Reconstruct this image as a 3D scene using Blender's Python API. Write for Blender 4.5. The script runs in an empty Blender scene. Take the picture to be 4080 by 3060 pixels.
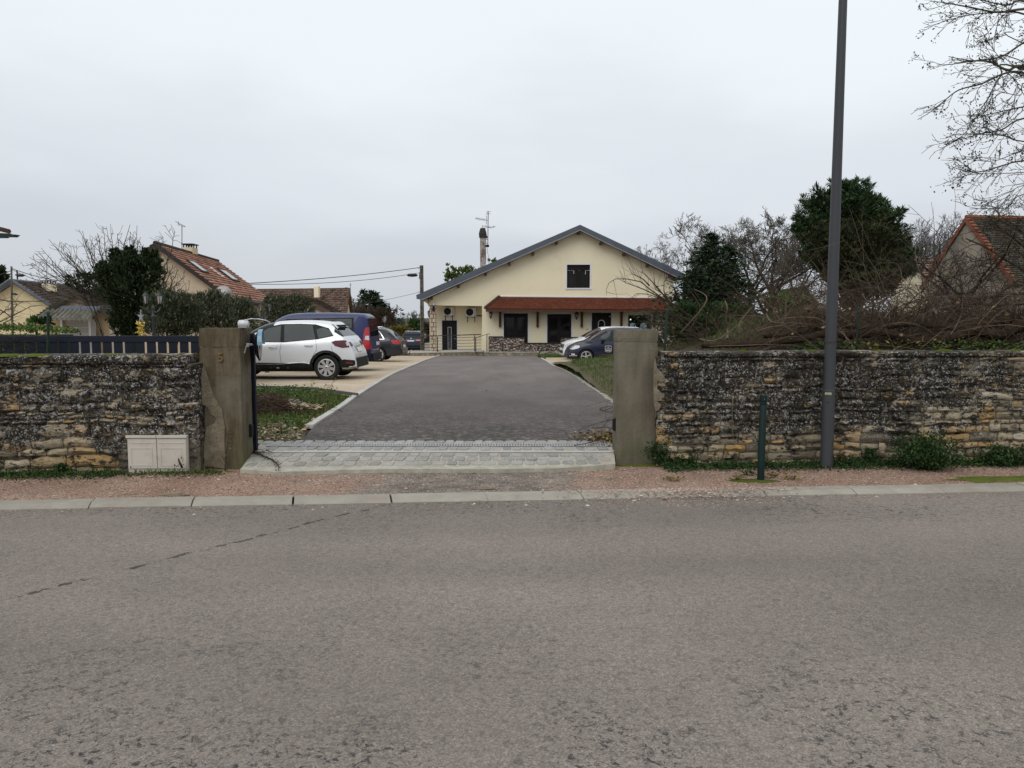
import bpy, bmesh, math, random
import numpy as np
from mathutils import Vector, Matrix, noise as mnoise

rnd = random.Random(7)
C = bpy.context.scene.collection
scene = bpy.context.scene
PI = math.pi
# ------------------------------------------------------------------ camera
FPX = 3065.6                      # focal length in photograph pixels (4080 wide)
EYE = 1.62
PITCH = math.atan((1530 - 1263.5) / FPX)
cam_d = bpy.data.cameras.new('camera')
cam_d.sensor_width = 36.0
cam_d.lens = 36.0 * FPX / 4080
cam_d.clip_end = 5000
cam_d.clip_start = 0.05
cam = bpy.data.objects.new('camera', cam_d)
C.objects.link(cam)
cam.location = (0, 0, EYE)
cam.rotation_euler = (PI / 2 - PITCH, 0, 0)
scene.camera = cam
# ------------------------------------------------------------------ sky
SUN_EL, SUN_AZ = math.radians(48), math.radians(205)   # azimuth clockwise from +Y (behind the viewer)
world = bpy.data.worlds.new('World')
scene.world = world
world.use_nodes = True
wn = world.node_tree
wn.nodes.clear()
w_out = wn.nodes.new('ShaderNodeOutputWorld')
w_bg = wn.nodes.new('ShaderNodeBackground')
w_bg.inputs['Strength'].default_value = 0.1
w_sky = wn.nodes.new('ShaderNodeTexSky')
w_sky.sky_type = 'NISHITA'
w_sky.sun_disc = False
w_sky.sun_elevation = SUN_EL
w_sky.sun_rotation = SUN_AZ
w_tc = wn.nodes.new('ShaderNodeTexCoord')
w_sep = wn.nodes.new('ShaderNodeSeparateXYZ')
wn.links.new(w_tc.outputs['Generated'], w_sep.inputs[0])
w_map = wn.nodes.new('ShaderNodeMapping')
w_map.inputs['Scale'].default_value = (1.6, 1.6, 5.0)
wn.links.new(w_tc.outputs['Generated'], w_map.inputs[0])
w_noi = wn.nodes.new('ShaderNodeTexNoise')
w_noi.inputs['Scale'].default_value = 0.9
w_noi.inputs['Detail'].default_value = 4
w_noi.inputs['Roughness'].default_value = 0.5
wn.links.new(w_map.outputs[0], w_noi.inputs['Vector'])
w_mr = wn.nodes.new('ShaderNodeMath'); w_mr.operation = 'MULTIPLY_ADD'      # elevation + cloud noise
w_mr.inputs[1].default_value = 0.40
wn.links.new(w_noi.outputs[0], w_mr.inputs[0])
w_add = wn.nodes.new('ShaderNodeMath'); w_add.operation = 'SUBTRACT'
w_add.inputs[1].default_value = 0.185
wn.links.new(w_sep.outputs['Z'], w_add.inputs[0])
wn.links.new(w_add.outputs[0], w_mr.inputs[2])
w_ramp = wn.nodes.new('ShaderNodeValToRGB')
cr = w_ramp.color_ramp
cr.interpolation = 'EASE'
SK = [(0.0, (0.565, 0.60, 0.645)), (0.12, (0.615, 0.65, 0.70)), (0.22, (0.73, 0.77, 0.82)), (0.36, (0.86, 0.915, 0.96)),
      (0.6, (0.90, 0.95, 1.0)), (1.0, (0.97, 0.99, 1.0))]
cr.elements[0].position, cr.elements[0].color = SK[0][0], (*SK[0][1], 1)
cr.elements[1].position, cr.elements[1].color = SK[-1][0], (*SK[-1][1], 1)
for p_, c_ in SK[1:-1]:
    e = cr.elements.new(p_); e.color = (*c_, 1)
wn.links.new(w_mr.outputs[0], w_ramp.inputs[0])
w_sc = wn.nodes.new('ShaderNodeVectorMath'); w_sc.operation = 'SCALE'
w_sc.inputs['Scale'].default_value = 10.3
wn.links.new(w_ramp.outputs[0], w_sc.inputs[0])
w_mix = wn.nodes.new('ShaderNodeMix'); w_mix.data_type = 'RGBA'               # closed cloud deck over the clear sky
w_mix.inputs['Factor'].default_value = 0.97
wn.links.new(w_sky.outputs[0], w_mix.inputs['A'])
wn.links.new(w_sc.outputs[0], w_mix.inputs['B'])
wn.links.new(w_mix.outputs['Result'], w_bg.inputs['Color'])
wn.links.new(w_bg.outputs[0], w_out.inputs[0])
sun_d = bpy.data.lights.new('sun', 'SUN')
sun_d.energy = 1.25
sun_d.angle = math.radians(40)
sun_d.color = (1.0, 0.97, 0.92)
sun = bpy.data.objects.new('sun', sun_d)
C.objects.link(sun)
sdir = Vector((math.sin(SUN_AZ) * math.cos(SUN_EL), math.cos(SUN_AZ) * math.cos(SUN_EL), math.sin(SUN_EL)))
sun.rotation_euler = (-sdir).to_track_quat('-Z', 'Y').to_euler()
sun.location = (0, -20, 30)
scene.view_settings.view_transform = 'Standard'
scene.view_settings.look = 'None'
scene.view_settings.gamma = 1
scene.view_settings.exposure = 0.0
scene.view_settings.use_curve_mapping = False

# ------------------------------------------------------------------ pixel -> place
_c, _s = math.cos(PITCH), math.sin(PITCH)
def at(px, py, Y):
    a = (px - 2040) / FPX; b = (1530 - py) / FPX
    dy = _c + b * _s; dz = -_s + b * _c
    t = Y / dy
    return Vector((a * t, Y, EYE + dz * t))
def crop(x0, y0, s):
    return lambda x, y, Y: at(x0 + x / s, y0 + y / s, Y)
cA = crop(0, 850, 2.1067); cB = crop(950, 1150, 2.765); cC = crop(1600, 800, 1.9235)
cD = crop(2500, 700, 2.2125); cE = crop(3200, 700, 2.2125)
cL1 = crop(0, 1300, 2.1067); cL2 = crop(950, 1400, 2.0109); cL3 = crop(1700, 1300, 2.1067)
cL4 = crop(2400, 1250, 2.2122); cL5 = crop(3200, 1250, 2.2125); cT = crop(3400, 0, 1.9515)
cP = crop(780, 1280, 7.9); cH1 = crop(1680, 1180, 5.267); cH2 = crop(2000, 1180, 4.8087)
cG = crop(1000, 1540, 4.424); cN = crop(2200, 1280, 5.027)

_prof = [(-60, -.20), (2, -.16), (7.6, -.14), (8.6, -.09), (9.2, 0.0), (14, 0.0), (20.6, -.03), (26, -.12), (33, -.28), (40, -.50),
         (48, -.77), (57, -1.02), (80, -1.5), (140, -2.2), (400, -3), (4000, -3)]
def gz(Y):
    for (a, za), (b, zb) in zip(_prof, _prof[1:]):
        if Y <= b:
            t = (Y - a) / (b - a)
            return za + (zb - za) * t
    return -3.0
def ground_at(px, py, off=0.0):
    Y = 9.0
    lo, hi = 1.0, 300.0
    for _ in range(50):
        Y = (lo + hi) / 2
        z = at(px, py, Y).z
        if z > gz(Y) + off: lo = Y
        else: hi = Y
    return at(px, py, Y)

# ------------------------------------------------------------------ objects
def tag(o, label=None, cat=None, group=None, kind=None):
    if label: o['label'] = label
    if cat: o['category'] = cat
    if group: o['group'] = group
    if kind: o['kind'] = kind
    return o
def empty(name, loc=(0, 0, 0), rz=0, label=None, cat=None, group=None, kind=None):
    o = bpy.data.objects.new(name, None); C.objects.link(o)
    o.empty_display_size = 0.2
    o.location = loc; o.rotation_euler = (0, 0, rz)
    return tag(o, label, cat, group, kind)
def world_loc(o):
    v = Vector((0, 0, 0))
    while o is not None:
        v += Vector(o.location); o = o.parent
    return v
def link_mesh(name, verts, faces, mat, parent=None, smooth=False, local=False, mi=None):
    """verts are in world space (local=False) for a thing without rotation, or in the parent's own space (local=True)."""
    off = Vector((0, 0, 0)) if (local or parent is None) else world_loc(parent)
    me = bpy.data.meshes.new(name)
    V = np.asarray(verts, dtype=np.float64).reshape(-1, 3) - np.array(off)
    me.from_pydata(V.tolist() if len(V) < 3000 else V, [], faces)
    mats = mat if isinstance(mat, (list, tuple)) else [mat]
    for m in mats: me.materials.append(m)
    if mi is not None:
        me.polygons.foreach_set('material_index', mi)
    if smooth:
        me.polygons.foreach_set('use_smooth', [True] * len(me.polygons))
        if smooth is not True:
            me.set_sharp_from_angle(angle=math.radians(smooth))
    me.update()
    o = bpy.data.objects.new(name, me); C.objects.link(o)
    if parent is not None: o.parent = parent
    return o
def copy_tree(o, parent=None):
    c = o.copy(); C.objects.link(c); c.parent = parent
    for ch in list(o.children): copy_tree(ch, c)
    return c

class MB:
    def __init__(s): s.v = []; s.f = []; s.m = []
    def add(s, vs, fs, m=0):
        b = len(s.v); s.v += [tuple(v) for v in vs]
        for f in fs: s.f.append(tuple(b + i for i in f)); s.m.append(m)
        return s
    def box(s, lo, hi, m=0, M=None):
        x0, y0, z0 = lo; x1, y1, z1 = hi
        v = [(x0, y0, z0), (x1, y0, z0), (x1, y1, z0), (x0, y1, z0), (x0, y0, z1), (x1, y0, z1), (x1, y1, z1), (x0, y1, z1)]
        if M is not None: v = [tuple(M @ Vector(p)) for p in v]
        return s.add(v, [(0, 3, 2, 1), (4, 5, 6, 7), (0, 1, 5, 4), (1, 2, 6, 5), (2, 3, 7, 6), (3, 0, 4, 7)], m)
    def cbox(s, c, d, m=0, M=None):
        return s.box((c[0] - d[0] / 2, c[1] - d[1] / 2, c[2] - d[2] / 2), (c[0] + d[0] / 2, c[1] + d[1] / 2, c[2] + d[2] / 2), m, M)
    def bbox(s, lo, hi, b=0.01, m=0, M=None):
        """box with chamfered edges"""
        bm = bmesh.new()
        bmesh.ops.create_cube(bm, size=1)
        for v in bm.verts:
            v.co = Vector([lo[i] + (v.co[i] + .5) * (hi[i] - lo[i]) for i in range(3)])
        bmesh.ops.bevel(bm, geom=bm.edges[:], offset=b, segments=1, affect='EDGES')
        s.addbm(bm, m, M); bm.free()
        return s
    def addbm(s, bm, m=0, M=None):
        bm.verts.index_update()
        vs = [(M @ v.co if M is not None else v.co)[:] for v in bm.verts]
        return s.add(vs, [tuple(v.index for v in f.verts) for f in bm.faces], m)
    def prism(s, poly, dvec, m=0):
        """poly = list of 3D points, extruded by dvec"""
        n = len(poly); d = Vector(dvec)
        P = [Vector(p) for p in poly]
        nrm = Vector((0, 0, 0))
        for i in range(n): nrm += P[i].cross(P[(i + 1) % n])
        if nrm.dot(d) > 0: P = P[::-1]
        v = P + [p + d for p in P]
        f = [tuple(range(n)), tuple(range(2 * n - 1, n - 1, -1))]
        for i in range(n):
            j = (i + 1) % n; f.append((j, i, n + i, n + j))
        return s.add(v, f, m)
    def tube(s, pts, r, n=6, m=0, cap=True):
        pts = [Vector(p) for p in pts]
        k = len(pts)
        if not hasattr(r, '__len__'): r = [r] * k
        b = len(s.v)
        ref = None
        for i, p in enumerate(pts):
            t = (pts[min(i + 1, k - 1)] - pts[max(i - 1, 0)])
            if t.length < 1e-9: t = Vector((0, 0, 1))
            t.normalize()
            if ref is None: ref = Vector((0, 0, 1)) if abs(t.z) < .9 else Vector((1, 0, 0))
            u = t.cross(ref)
            if u.length < 1e-4: u = t.cross(Vector((.3, .9, .1)))
            u.normalize(); w = t.cross(u)
            ref = w.cross(t)
            for j in range(n):
                a = 2 * PI * j / n
                s.v.append(tuple(p + (u * math.cos(a) + w * math.sin(a)) * r[i]))
        for i in range(k - 1):
            for j in range(n):
                a0 = b + i * n + j; a1 = b + i * n + (j + 1) % n
                s.f.append((a0, a0 + n, a1 + n, a1)); s.m.append(m)
        if cap:
            s.f.append(tuple(b + j for j in range(n))); s.m.append(m)
            s.f.append(tuple(b + (k - 1) * n + n - 1 - j for j in range(n))); s.m.append(m)
        return s
    def lathe(s, prof, c, n=16, axis='z', m=0, M=None):
        """prof = [(r, h)...] around axis through c"""
        b = len(s.v)
        for (r, h) in prof:
            for j in range(n):
                a = 2 * PI * j / n
                ca, sa = r * math.cos(a), r * math.sin(a)
                p = {'z': (ca, sa, h), 'y': (ca, h, -sa), 'x': (h, ca, sa)}[axis]
                p = Vector((p[0] + c[0], p[1] + c[1], p[2] + c[2]))
                s.v.append(tuple(M @ p if M is not None else p))
        for i in range(len(prof) - 1):
            for j in range(n):
                a0 = b + i * n + j; a1 = b + i * n + (j + 1) % n
                s.f.append((a0, a1, a1 + n, a0 + n)); s.m.append(m)
        s.f.append(tuple(b + n - 1 - j for j in range(n))); s.m.append(m)
        s.f.append(tuple(b + (len(prof) - 1) * n + j for j in range(n))); s.m.append(m)
        return s
    def quad(s, a, b, c, d, m=0): return s.add([a, b, c, d], [(0, 1, 2, 3)], m)
    def build(s, name, mat, parent=None, smooth=False, local=False):
        return link_mesh(name, s.v, s.f, mat, parent, smooth, local, mi=s.m if isinstance(mat, (list, tuple)) else None)

# ------------------------------------------------------------------ materials
class Mat:
    def __init__(s, name, rough=0.8, spec=0.3):
        s.mat = bpy.data.materials.new(name); s.mat.use_nodes = True
        s.nt = s.mat.node_tree
        s.b = s.nt.nodes['Principled BSDF']
        s.b.inputs['Roughness'].default_value = rough
        s.b.inputs['Specular IOR Level'].default_value = spec
        s._pos = None; s._geo = None
    def N(s, t, **kw):
        n = s.nt.nodes.new(t)
        for k, v in kw.items(): setattr(n, k, v)
        return n
    def L(s, a, b): s.nt.links.new(a, b)
    def setin(s, n, i, v):
        if hasattr(v, 'links') or isinstance(v, bpy.types.NodeSocket): s.L(v, n.inputs[i])
        elif isinstance(v, (tuple, list)) and len(v) == 3 and n.inputs[i].type == 'RGBA': n.inputs[i].default_value = (*v, 1)
        else: n.inputs[i].default_value = v
    @property
    def geo(s):
        if s._geo is None: s._geo = s.N('ShaderNodeNewGeometry')
        return s._geo
    @property
    def pos(s):
        return s.geo.outputs['Position']
    @property
    def isl(s): return s.geo.outputs['Random Per Island']
    @property
    def objrnd(s): return s.N('ShaderNodeObjectInfo').outputs['Random']
    def xyz(s):
        n = s.N('ShaderNodeSeparateXYZ'); s.L(s.pos, n.inputs[0]); return n.outputs
    def scl(s, vec, sc):
        n = s.N('ShaderNodeMapping'); s.L(vec, n.inputs[0]); n.inputs['Scale'].default_value = sc; return n.outputs[0]
    def noise(s, scale, detail=4, rough=.55, dist=0, vec=None):
        n = s.N('ShaderNodeTexNoise'); s.L(vec if vec is not None else s.pos, n.inputs['Vector'])
        n.inputs['Scale'].default_value = scale; n.inputs['Detail'].default_value = detail
        n.inputs['Roughness'].default_value = rough; n.inputs['Distortion'].default_value = dist
        return n.outputs[0]
    def voro(s, scale, out='Distance', vec=None, feature='F1', rnd_=1.0):
        n = s.N('ShaderNodeTexVoronoi', feature=feature); s.L(vec if vec is not None else s.pos, n.inputs['Vector'])
        n.inputs['Scale'].default_value = scale; n.inputs['Randomness'].default_value = rnd_
        return n.outputs[out]
    def ramp(s, fac, stops, mode='LINEAR'):
        n = s.N('ShaderNodeValToRGB'); c = n.color_ramp; c.interpolation = mode
        def col(x): return (x, x, x, 1) if not hasattr(x, '__len__') else (*x, 1)
        c.elements[0].position = stops[0][0]; c.elements[0].color = col(stops[0][1])
        c.elements[1].position = stops[-1][0]; c.elements[1].color = col(stops[-1][1])
        for p, v in stops[1:-1]:
            e = c.elements.new(p); e.color = col(v)
        s.L(fac, n.inputs[0]); return n.outputs[0]
    def mix(s, fac, a, b, mode='MIX'):
        n = s.N('ShaderNodeMix', data_type='RGBA', blend_type=mode, clamp_factor=True)
        s.setin(n, 0, fac); s.setin(n, 6, a); s.setin(n, 7, b); return n.outputs[2]
    def math(s, op, a, b=0.0, clamp=False):
        n = s.N('ShaderNodeMath', operation=op, use_clamp=clamp); s.setin(n, 0, a); s.setin(n, 1, b); return n.outputs[0]
    def col(s, c): s.setin(s.b, 'Base Color', c); return s
    def rough(s, v): s.setin(s.b, 'Roughness', v); return s
    def bump(s, h, strength=.5, dist=.01, normal=None):
        n = s.N('ShaderNodeBump'); n.inputs['Strength'].default_value = strength; n.inputs['Distance'].default_value = dist
        s.L(h, n.inputs['Height'])
        if normal is not None: s.L(normal, n.inputs['Normal'])
        s.L(n.outputs[0], s.b.inputs['Normal']); return n.outputs[0]

def plain(name, c, rough=.6, spec=.4, metal=0, var=.12, vs=3.0, bump=0, bs=60):
    m = Mat(name, rough, spec)
    m.b.inputs['Metallic'].default_value = metal
    d = tuple(x * (1 - var) for x in c); l = tuple(min(1, x * (1 + var)) for x in c)
    m.col(m.ramp(m.noise(vs, 5, .6), [(.3, d), (.7, l)]))
    if bump: m.bump(m.noise(bs, 3), bump, .005)
    return m.mat
# ------------------------------------------------------------------ the materials of this place
_a = (at(330, 2310, 1.0), at(1260, 2080, 1.0))
_q = [Vector((p.x, 1, 0)) * ((-.142 - EYE) / (p.z - EYE)) for p in _a]
_d = (_q[1] - _q[0]).normalized(); RLA, RLB = -_d.y, _d.x; RLC = RLA * _q[0].x + RLB * _q[0].y
def m_road():
    m = Mat('road_asphalt', .9, .1)
    big = m.noise(.35, 3, .5)
    base = m.ramp(big, [(.3, (.202, .175, .152)), (.5, (.232, .201, .175)), (.7, (.252, .220, .192))])
    agg = m.voro(150, 'Color')
    sp = m.N('ShaderNodeSeparateColor'); m.L(agg, sp.inputs[0])
    c = m.mix(1.0, base, m.ramp(sp.outputs[0], [(0, .66), (.35, .90), (.7, 1.07), (.94, 1.2), (1, 1.5)]), 'MULTIPLY')
    c = m.mix(1.0, c, m.ramp(m.noise(.5, 3, .5, 0, m.scl(m.pos, (.25, 1.6, 1))), [(.35, .88), (.6, 1.08)]), 'MULTIPLY')
    c = m.mix(m.ramp(m.noise(38, 4, .7), [(.47, 0), (.62, .38)]), c, (.09, .083, .078))
    # worn dark pits gathered in drifts
    dr = m.ramp(m.noise(.9, 3, .6), [(.38, 0), (.58, 1)])
    yy = m.xyz()[1]
    near = m.math('ADD', m.math('MULTIPLY', m.ramp(m.math('MULTIPLY', yy, .1), [(.30, 1), (.42, .4), (.62, .3), (.70, 1)]), 1), 0)
    pit = m.math('MAXIMUM', m.ramp(m.noise(24, 6, .8, .5), [(.545, 0), (.575, 1)]), m.math('MULTIPLY', m.ramp(m.noise(42, 5, .75, .4), [(.56, 0), (.61, .9)]), m.ramp(m.noise(1.7, 3), [(.45, 0), (.6, 1)])))
    c = m.mix(m.math('MULTIPLY', m.math('MULTIPLY', pit, m.math('ADD', m.math('MULTIPLY', dr, .8), .25)), near), c, (.05, .048, .047))
    ln = m.math('SUBTRACT', m.math('ADD', m.math('MULTIPLY', m.xyz()[0], RLA), m.math('MULTIPLY', yy, RLB)), RLC)
    lm = m.math('MULTIPLY', m.ramp(m.math('ABSOLUTE', m.math('ADD', ln, m.math('MULTIPLY', m.math('SUBTRACT', m.noise(3, 4), .5), .16))), [(.016, 1), (.034, 0)]), m.ramp(m.noise(7, 5, .75), [(.50, 0), (.53, 1)]))
    lm = m.math('MULTIPLY', lm, m.ramp(m.xyz()[0], [(0, 1), (.02, 0)]))
    c = m.mix(m.math('MULTIPLY', lm, .9), c, (.05, .047, .044))
    m.col(c)
    h = m.math('ADD', m.voro(150), m.math('MULTIPLY', m.noise(45, 3), .8))
    m.bump(h, .55, .006)
    return m.mat
def m_drive():
    m = Mat('drive_tarmac', .9, .12)
    yy = m.xyz()[1]
    patch = m.noise(.8, 4, .6)
    base = m.ramp(patch, [(.35, (.062, .055, .053)), (.65, (.095, .084, .079))])
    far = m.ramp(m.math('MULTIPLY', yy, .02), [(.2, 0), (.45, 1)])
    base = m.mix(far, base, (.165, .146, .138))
    st = m.noise(9, 5, .7, .8, m.scl(m.pos, (1, 1.0, 1)))
    wear = m.math('MULTIPLY', m.ramp(st, [(.5, 0), (.6, 1)]), m.ramp(m.math('MULTIPLY', yy, .05), [(.48, .75), (.62, .3), (.78, 0)]))
    base = m.mix(wear, base, (.22, .20, .18))
    dark = m.math('MULTIPLY', m.ramp(m.noise(14, 6, .8, .5), [(.50, 0), (.57, 1)]), m.ramp(m.math('MULTIPLY', yy, .05), [(.49, .8), (.62, .4), (.8, 0)]))
    base = m.mix(dark, base, (.036, .033, .034))
    base = m.mix(1, base, m.ramp(m.noise(1.1, 5, .6, 0, m.scl(m.pos, (1, .35, 1))), [(.32, .84), (.68, 1.16)]), 'MULTIPLY')
    agg = m.voro(120, 'Color')
    sp = m.N('ShaderNodeSeparateColor'); m.L(agg, sp.inputs[0])
    m.col(m.mix(1, base, m.ramp(sp.outputs[0], [(0, .75), (.7, 1.05), (1, 1.35)]), 'MULTIPLY'))
    m.bump(m.voro(120), .25, .004)
    return m.mat
def m_kerb():
    m = Mat('kerb_concrete', .85, .25)
    c = m.ramp(m.noise(5, 5, .65), [(.3, (.24, .222, .188)), (.7, (.32, .298, .252))])
    c = m.mix(m.ramp(m.noise(60, 3, .6), [(.6, 0), (.72, .5)]), c, (.18, .165, .15))
    c = m.mix(m.math('MULTIPLY', m.ramp(m.noise(2.3, 5, .7), [(.55, 0), (.68, .6)]), 1), c, (.27, .21, .17))
    c = m.mix(1, c, m.ramp(m.objrnd, [(0, .9), (1, 1.08)]), 'MULTIPLY')
    m.col(c); m.bump(m.noise(120, 3), .3, .004)
    return m.mat
def m_pinkgravel():
    m = Mat('pink_gravel', .9, .2)
    x, y, z = m.xyz()
    v = m.voro(85, 'Color'); sp = m.N('ShaderNodeSeparateColor'); m.L(v, sp.inputs[0])
    pink = m.ramp(m.noise(1.3, 4, .6), [(.35, (.25, .160, .118)), (.65, (.34, .238, .182))])
    grey = m.ramp(m.noise(3.5, 5, .65), [(.3, (.10, .088, .08)), (.5, (.19, .165, .14)), (.7, (.27, .23, .19))])
    # muddy grey crossing in front of the gate
    cx = m.math('SUBTRACT', 1.0, m.math('ABSOLUTE', m.math('MULTIPLY', m.math('ADD', x, .45), .62)))
    nn = m.math('ADD', cx, m.math('MULTIPLY', m.math('SUBTRACT', m.noise(1.6, 5, .7), .5), 2.0))
    fac = m.ramp(nn, [(.08, 0), (.4, .95)])
    c = m.mix(fac, pink, grey)
    c = m.mix(m.ramp(m.noise(2.6, 5, .7), [(.56, 0), (.72, .75)]), c, (.135, .105, .09))
    c = m.mix(1, c, m.ramp(sp.outputs[0], [(0, .5), (.5, .95), (.85, 1.25), (1, 1.9)]), 'MULTIPLY')
    m.col(c); m.bump(m.math('ADD', m.voro(85), m.noise(30, 3)), .8, .012)
    return m.mat
def m_pebble(name, stops):
    m = Mat(name, .85, .25); m.col(m.ramp(m.isl, stops)); return m.mat
def m_cobble():
    m = Mat('sett_stone', .7, .35)
    c = m.ramp(m.objrnd, [(0, (.20, .185, .165)), (.5, (.25, .235, .212)), (.85, (.30, .288, .265)), (1, (.30, .255, .22))])
    c = m.mix(m.ramp(m.noise(11, 5, .7), [(.45, 0), (.7, .55)]), c, (.36, .355, .33))
    m.col(m.mix(1, c, m.ramp(m.noise(70, 3), [(.3, .82), (.7, 1.14)]), 'MULTIPLY')); m.bump(m.noise(45, 4), .35, .006)
    return m.mat
def m_joint():
    m = Mat('cement_joint', .9, .2)
    c = m.ramp(m.noise(6, 6, .7), [(.3, (.26, .24, .19)), (.7, (.44, .42, .355))])
    m.col(c); m.bump(m.noise(50, 4), .6, .01); return m.mat
def m_concrete():
    m = Mat('pillar_concrete', .88, .2)
    x, y, z = m.xyz()
    streak = m.noise(3.2, 5, .65, .3, m.scl(m.pos, (4, 4, .55)))
    c = m.ramp(streak, [(.28, (.060, .046, .026)), (.5, (.098, .078, .048)), (.72, (.155, .130, .090))])
    # darker damp cap poured on top, paler right pillar
    cap = m.ramp(m.math('ADD', z, m.math('MULTIPLY', m.noise(9, 3), .03)), [(.30, 0), (1.30, 0), (1.312, 1)])
    c = m.mix(m.math('MULTIPLY', cap, .35), c, (.075, .06, .038))
    c = m.mix(m.math('MULTIPLY', m.ramp(x, [(0, 0), (.5, 1)]), .55), c, m.ramp(m.noise(2.2, 5, .6, .2, m.scl(m.pos, (3, 3, .7))), [(.3, (.11, .098, .075)), (.7, (.21, .19, .15))]))
    pale = m.ramp(m.noise(1.9, 4, .6), [(.52, 0), (.7, .5)])
    c = m.mix(pale, c, (.19, .17, .13))
    mossy = m.math('MULTIPLY', m.ramp(z, [(0, 1), (.35, 0)]), m.ramp(m.noise(5, 4), [(.4, 0), (.6, .6)]))
    c = m.mix(mossy, c, (.09, .10, .045))
    c = m.mix(m.ramp(m.noise(85, 4, .7), [(.58, 0), (.7, .6)]), c, (.05, .042, .03))
    m.col(c)
    g = m.math('ADD', m.noise(26, 5, .7), m.math('MULTIPLY', m.noise(4, 3, .5, 0, m.scl(m.pos, (9, 9, .4))), .6))
    m.bump(g, .7, .012); return m.mat
def crust(m, c, bottom=(.30, .80)):
    """black crust and white lichen that cover the upper part of the rubble walls"""
    x, y, z = m.xyz()
    hgt = m.ramp(z, [(bottom[0] - .35, .30), (bottom[0] + .2, .66), (bottom[1] + .2, .78), (1.25, .85)])
    n1 = m.noise(2.3, 6, .68, .5, m.scl(m.pos, (1, 1, 1.5)))
    f = m.math('ADD', m.math('SUBTRACT', n1, .5), m.math('MULTIPLY', m.math('SUBTRACT', hgt, .5), .42))
    f = m.math('ADD', f, m.math('MULTIPLY', m.math('SUBTRACT', m.noise(.75, 3, .6), .5), .55))
    f = m.math('ADD', f, m.math('MULTIPLY', m.math('SUBTRACT', m.noise(11, 6, .76, .3, m.scl(m.pos, (1, 1, 2))), .475), 1.15))
    dark = m.ramp(f, [(0, 0), (.08, .97)])
    dk = m.ramp(m.noise(24, 6, .78), [(.3, (.007, .006, .005)), (.5, (.024, .021, .018)), (.60, (.085, .072, .052)), (.74, (.21, .175, .125))])
    c = m.mix(dark, c, dk)
    # lichen: round flecks gathered in drifts
    v = m.voro(44, 'Distance', m.pos)
    dots = m.ramp(v, [(.30, 1), (.42, 0)])
    drift = m.ramp(m.noise(3.6, 4, .7, .3), [(.42, 0), (.54, 1)])
    pick = m.ramp(m.noise(23, 3, .6), [(.44, 0), (.54, 1)])
    big = m.math('MULTIPLY', m.ramp(m.noise(17, 5, .75, .4), [(.56, 0), (.60, 1)]), m.ramp(m.noise(2.8, 3, .6), [(.40, 0), (.52, 1)]))
    li = m.math('MULTIPLY', m.math('MULTIPLY', dots, drift), pick)
    li = m.math('MAXIMUM', li, m.math('MULTIPLY', big, .85))
    li = m.math('MULTIPLY', li, m.ramp(z, [(.05, .1), (.35, 1)]))
    return m.mix(m.math('MULTIPLY', li, .9), c, m.ramp(m.noise(40, 2), [(.3, (.30, .30, .29)), (.7, (.60, .60, .59))]))
def m_wallstone():
    m = Mat('rubble_stone', .9, .15)
    r = m.objrnd
    c = m.ramp(r, [(0, (.15, .125, .09)), (.3, (.28, .235, .165)), (.55, (.42, .345, .225)), (.78, (.42, .26, .095)), (1, (.50, .445, .34))])
    c = m.mix(1, c, m.ramp(m.noise(13, 6, .72, .3, m.scl(m.pos, (1, 1, 2.6))), [(.25, .4), (.5, .95), (.75, 1.35)]), 'MULTIPLY')
    c = m.mix(m.ramp(m.noise(9, 6, .8, .8, m.scl(m.pos, (1, 1, 3.6))), [(.30, .85), (.43, 0)]), c, (.05, .038, .024))
    m.col(crust(m, c))
    m.bump(m.math('ADD', m.noise(16, 6, .75, .4, m.scl(m.pos, (1, 1, 2.2))), m.math('MULTIPLY', m.noise(80, 3), .3)), 1.0, .034)
    return m.mat
def m_smear():
    m = Mat('sandy_mortar', .95, .05)
    c = m.ramp(m.noise(5, 6, .75), [(.3, (.12, .10, .068)), (.55, (.225, .19, .135)), (.75, (.32, .28, .21))])
    c = m.mix(m.ramp(m.noise(45, 4, .8), [(.55, 0), (.66, .7)]), c, (.06, .048, .03))
    m.col(c); m.bump(m.noise(30, 6, .8), 1, .02); return m.mat
def m_mortar():
    m = Mat('old_mortar', .95, .05)
    c = m.ramp(m.noise(6, 5, .7), [(.3, (.07, .058, .042)), (.7, (.15, .128, .095))])
    m.col(crust(m, c, (.35, .9))); m.bump(m.noise(35, 5, .75), .9, .02); return m.mat
def m_render(name, a, b, stain=None, sscale=1.0, st=(.5, .7), bs=.15):
    m = Mat(name, .9, .15)
    c = m.ramp(m.noise(.6, 4, .6), [(.3, a), (.7, b)])
    if stain:
        c = m.mix(m.ramp(m.noise(sscale, 6, .7, .3), [(st[0], 0), (st[1], .85)]), c, stain)
    m.col(c); m.bump(m.noise(70, 3), bs, .006); return m.mat
def m_tile(name, stops, moss=None, mt=(.5, .65)):
    m = Mat(name, .85, .2)
    c = m.ramp(m.isl, stops)
    c = m.mix(1, c, m.ramp(m.noise(2.2, 5, .65), [(.3, .72), (.7, 1.2)]), 'MULTIPLY')
    if moss: c = m.mix(m.ramp(m.noise(3.1, 5, .7), [(mt[0], 0), (mt[1], .8)]), c, moss)
    m.col(c); return m.mat
def m_wood(name, a, b):
    m = Mat(name, .6, .3)
    m.col(m.ramp(m.noise(8, 4, .6, .5, m.scl(m.pos, (3, 3, .6))), [(.3, a), (.7, b)])); return m.mat
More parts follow.
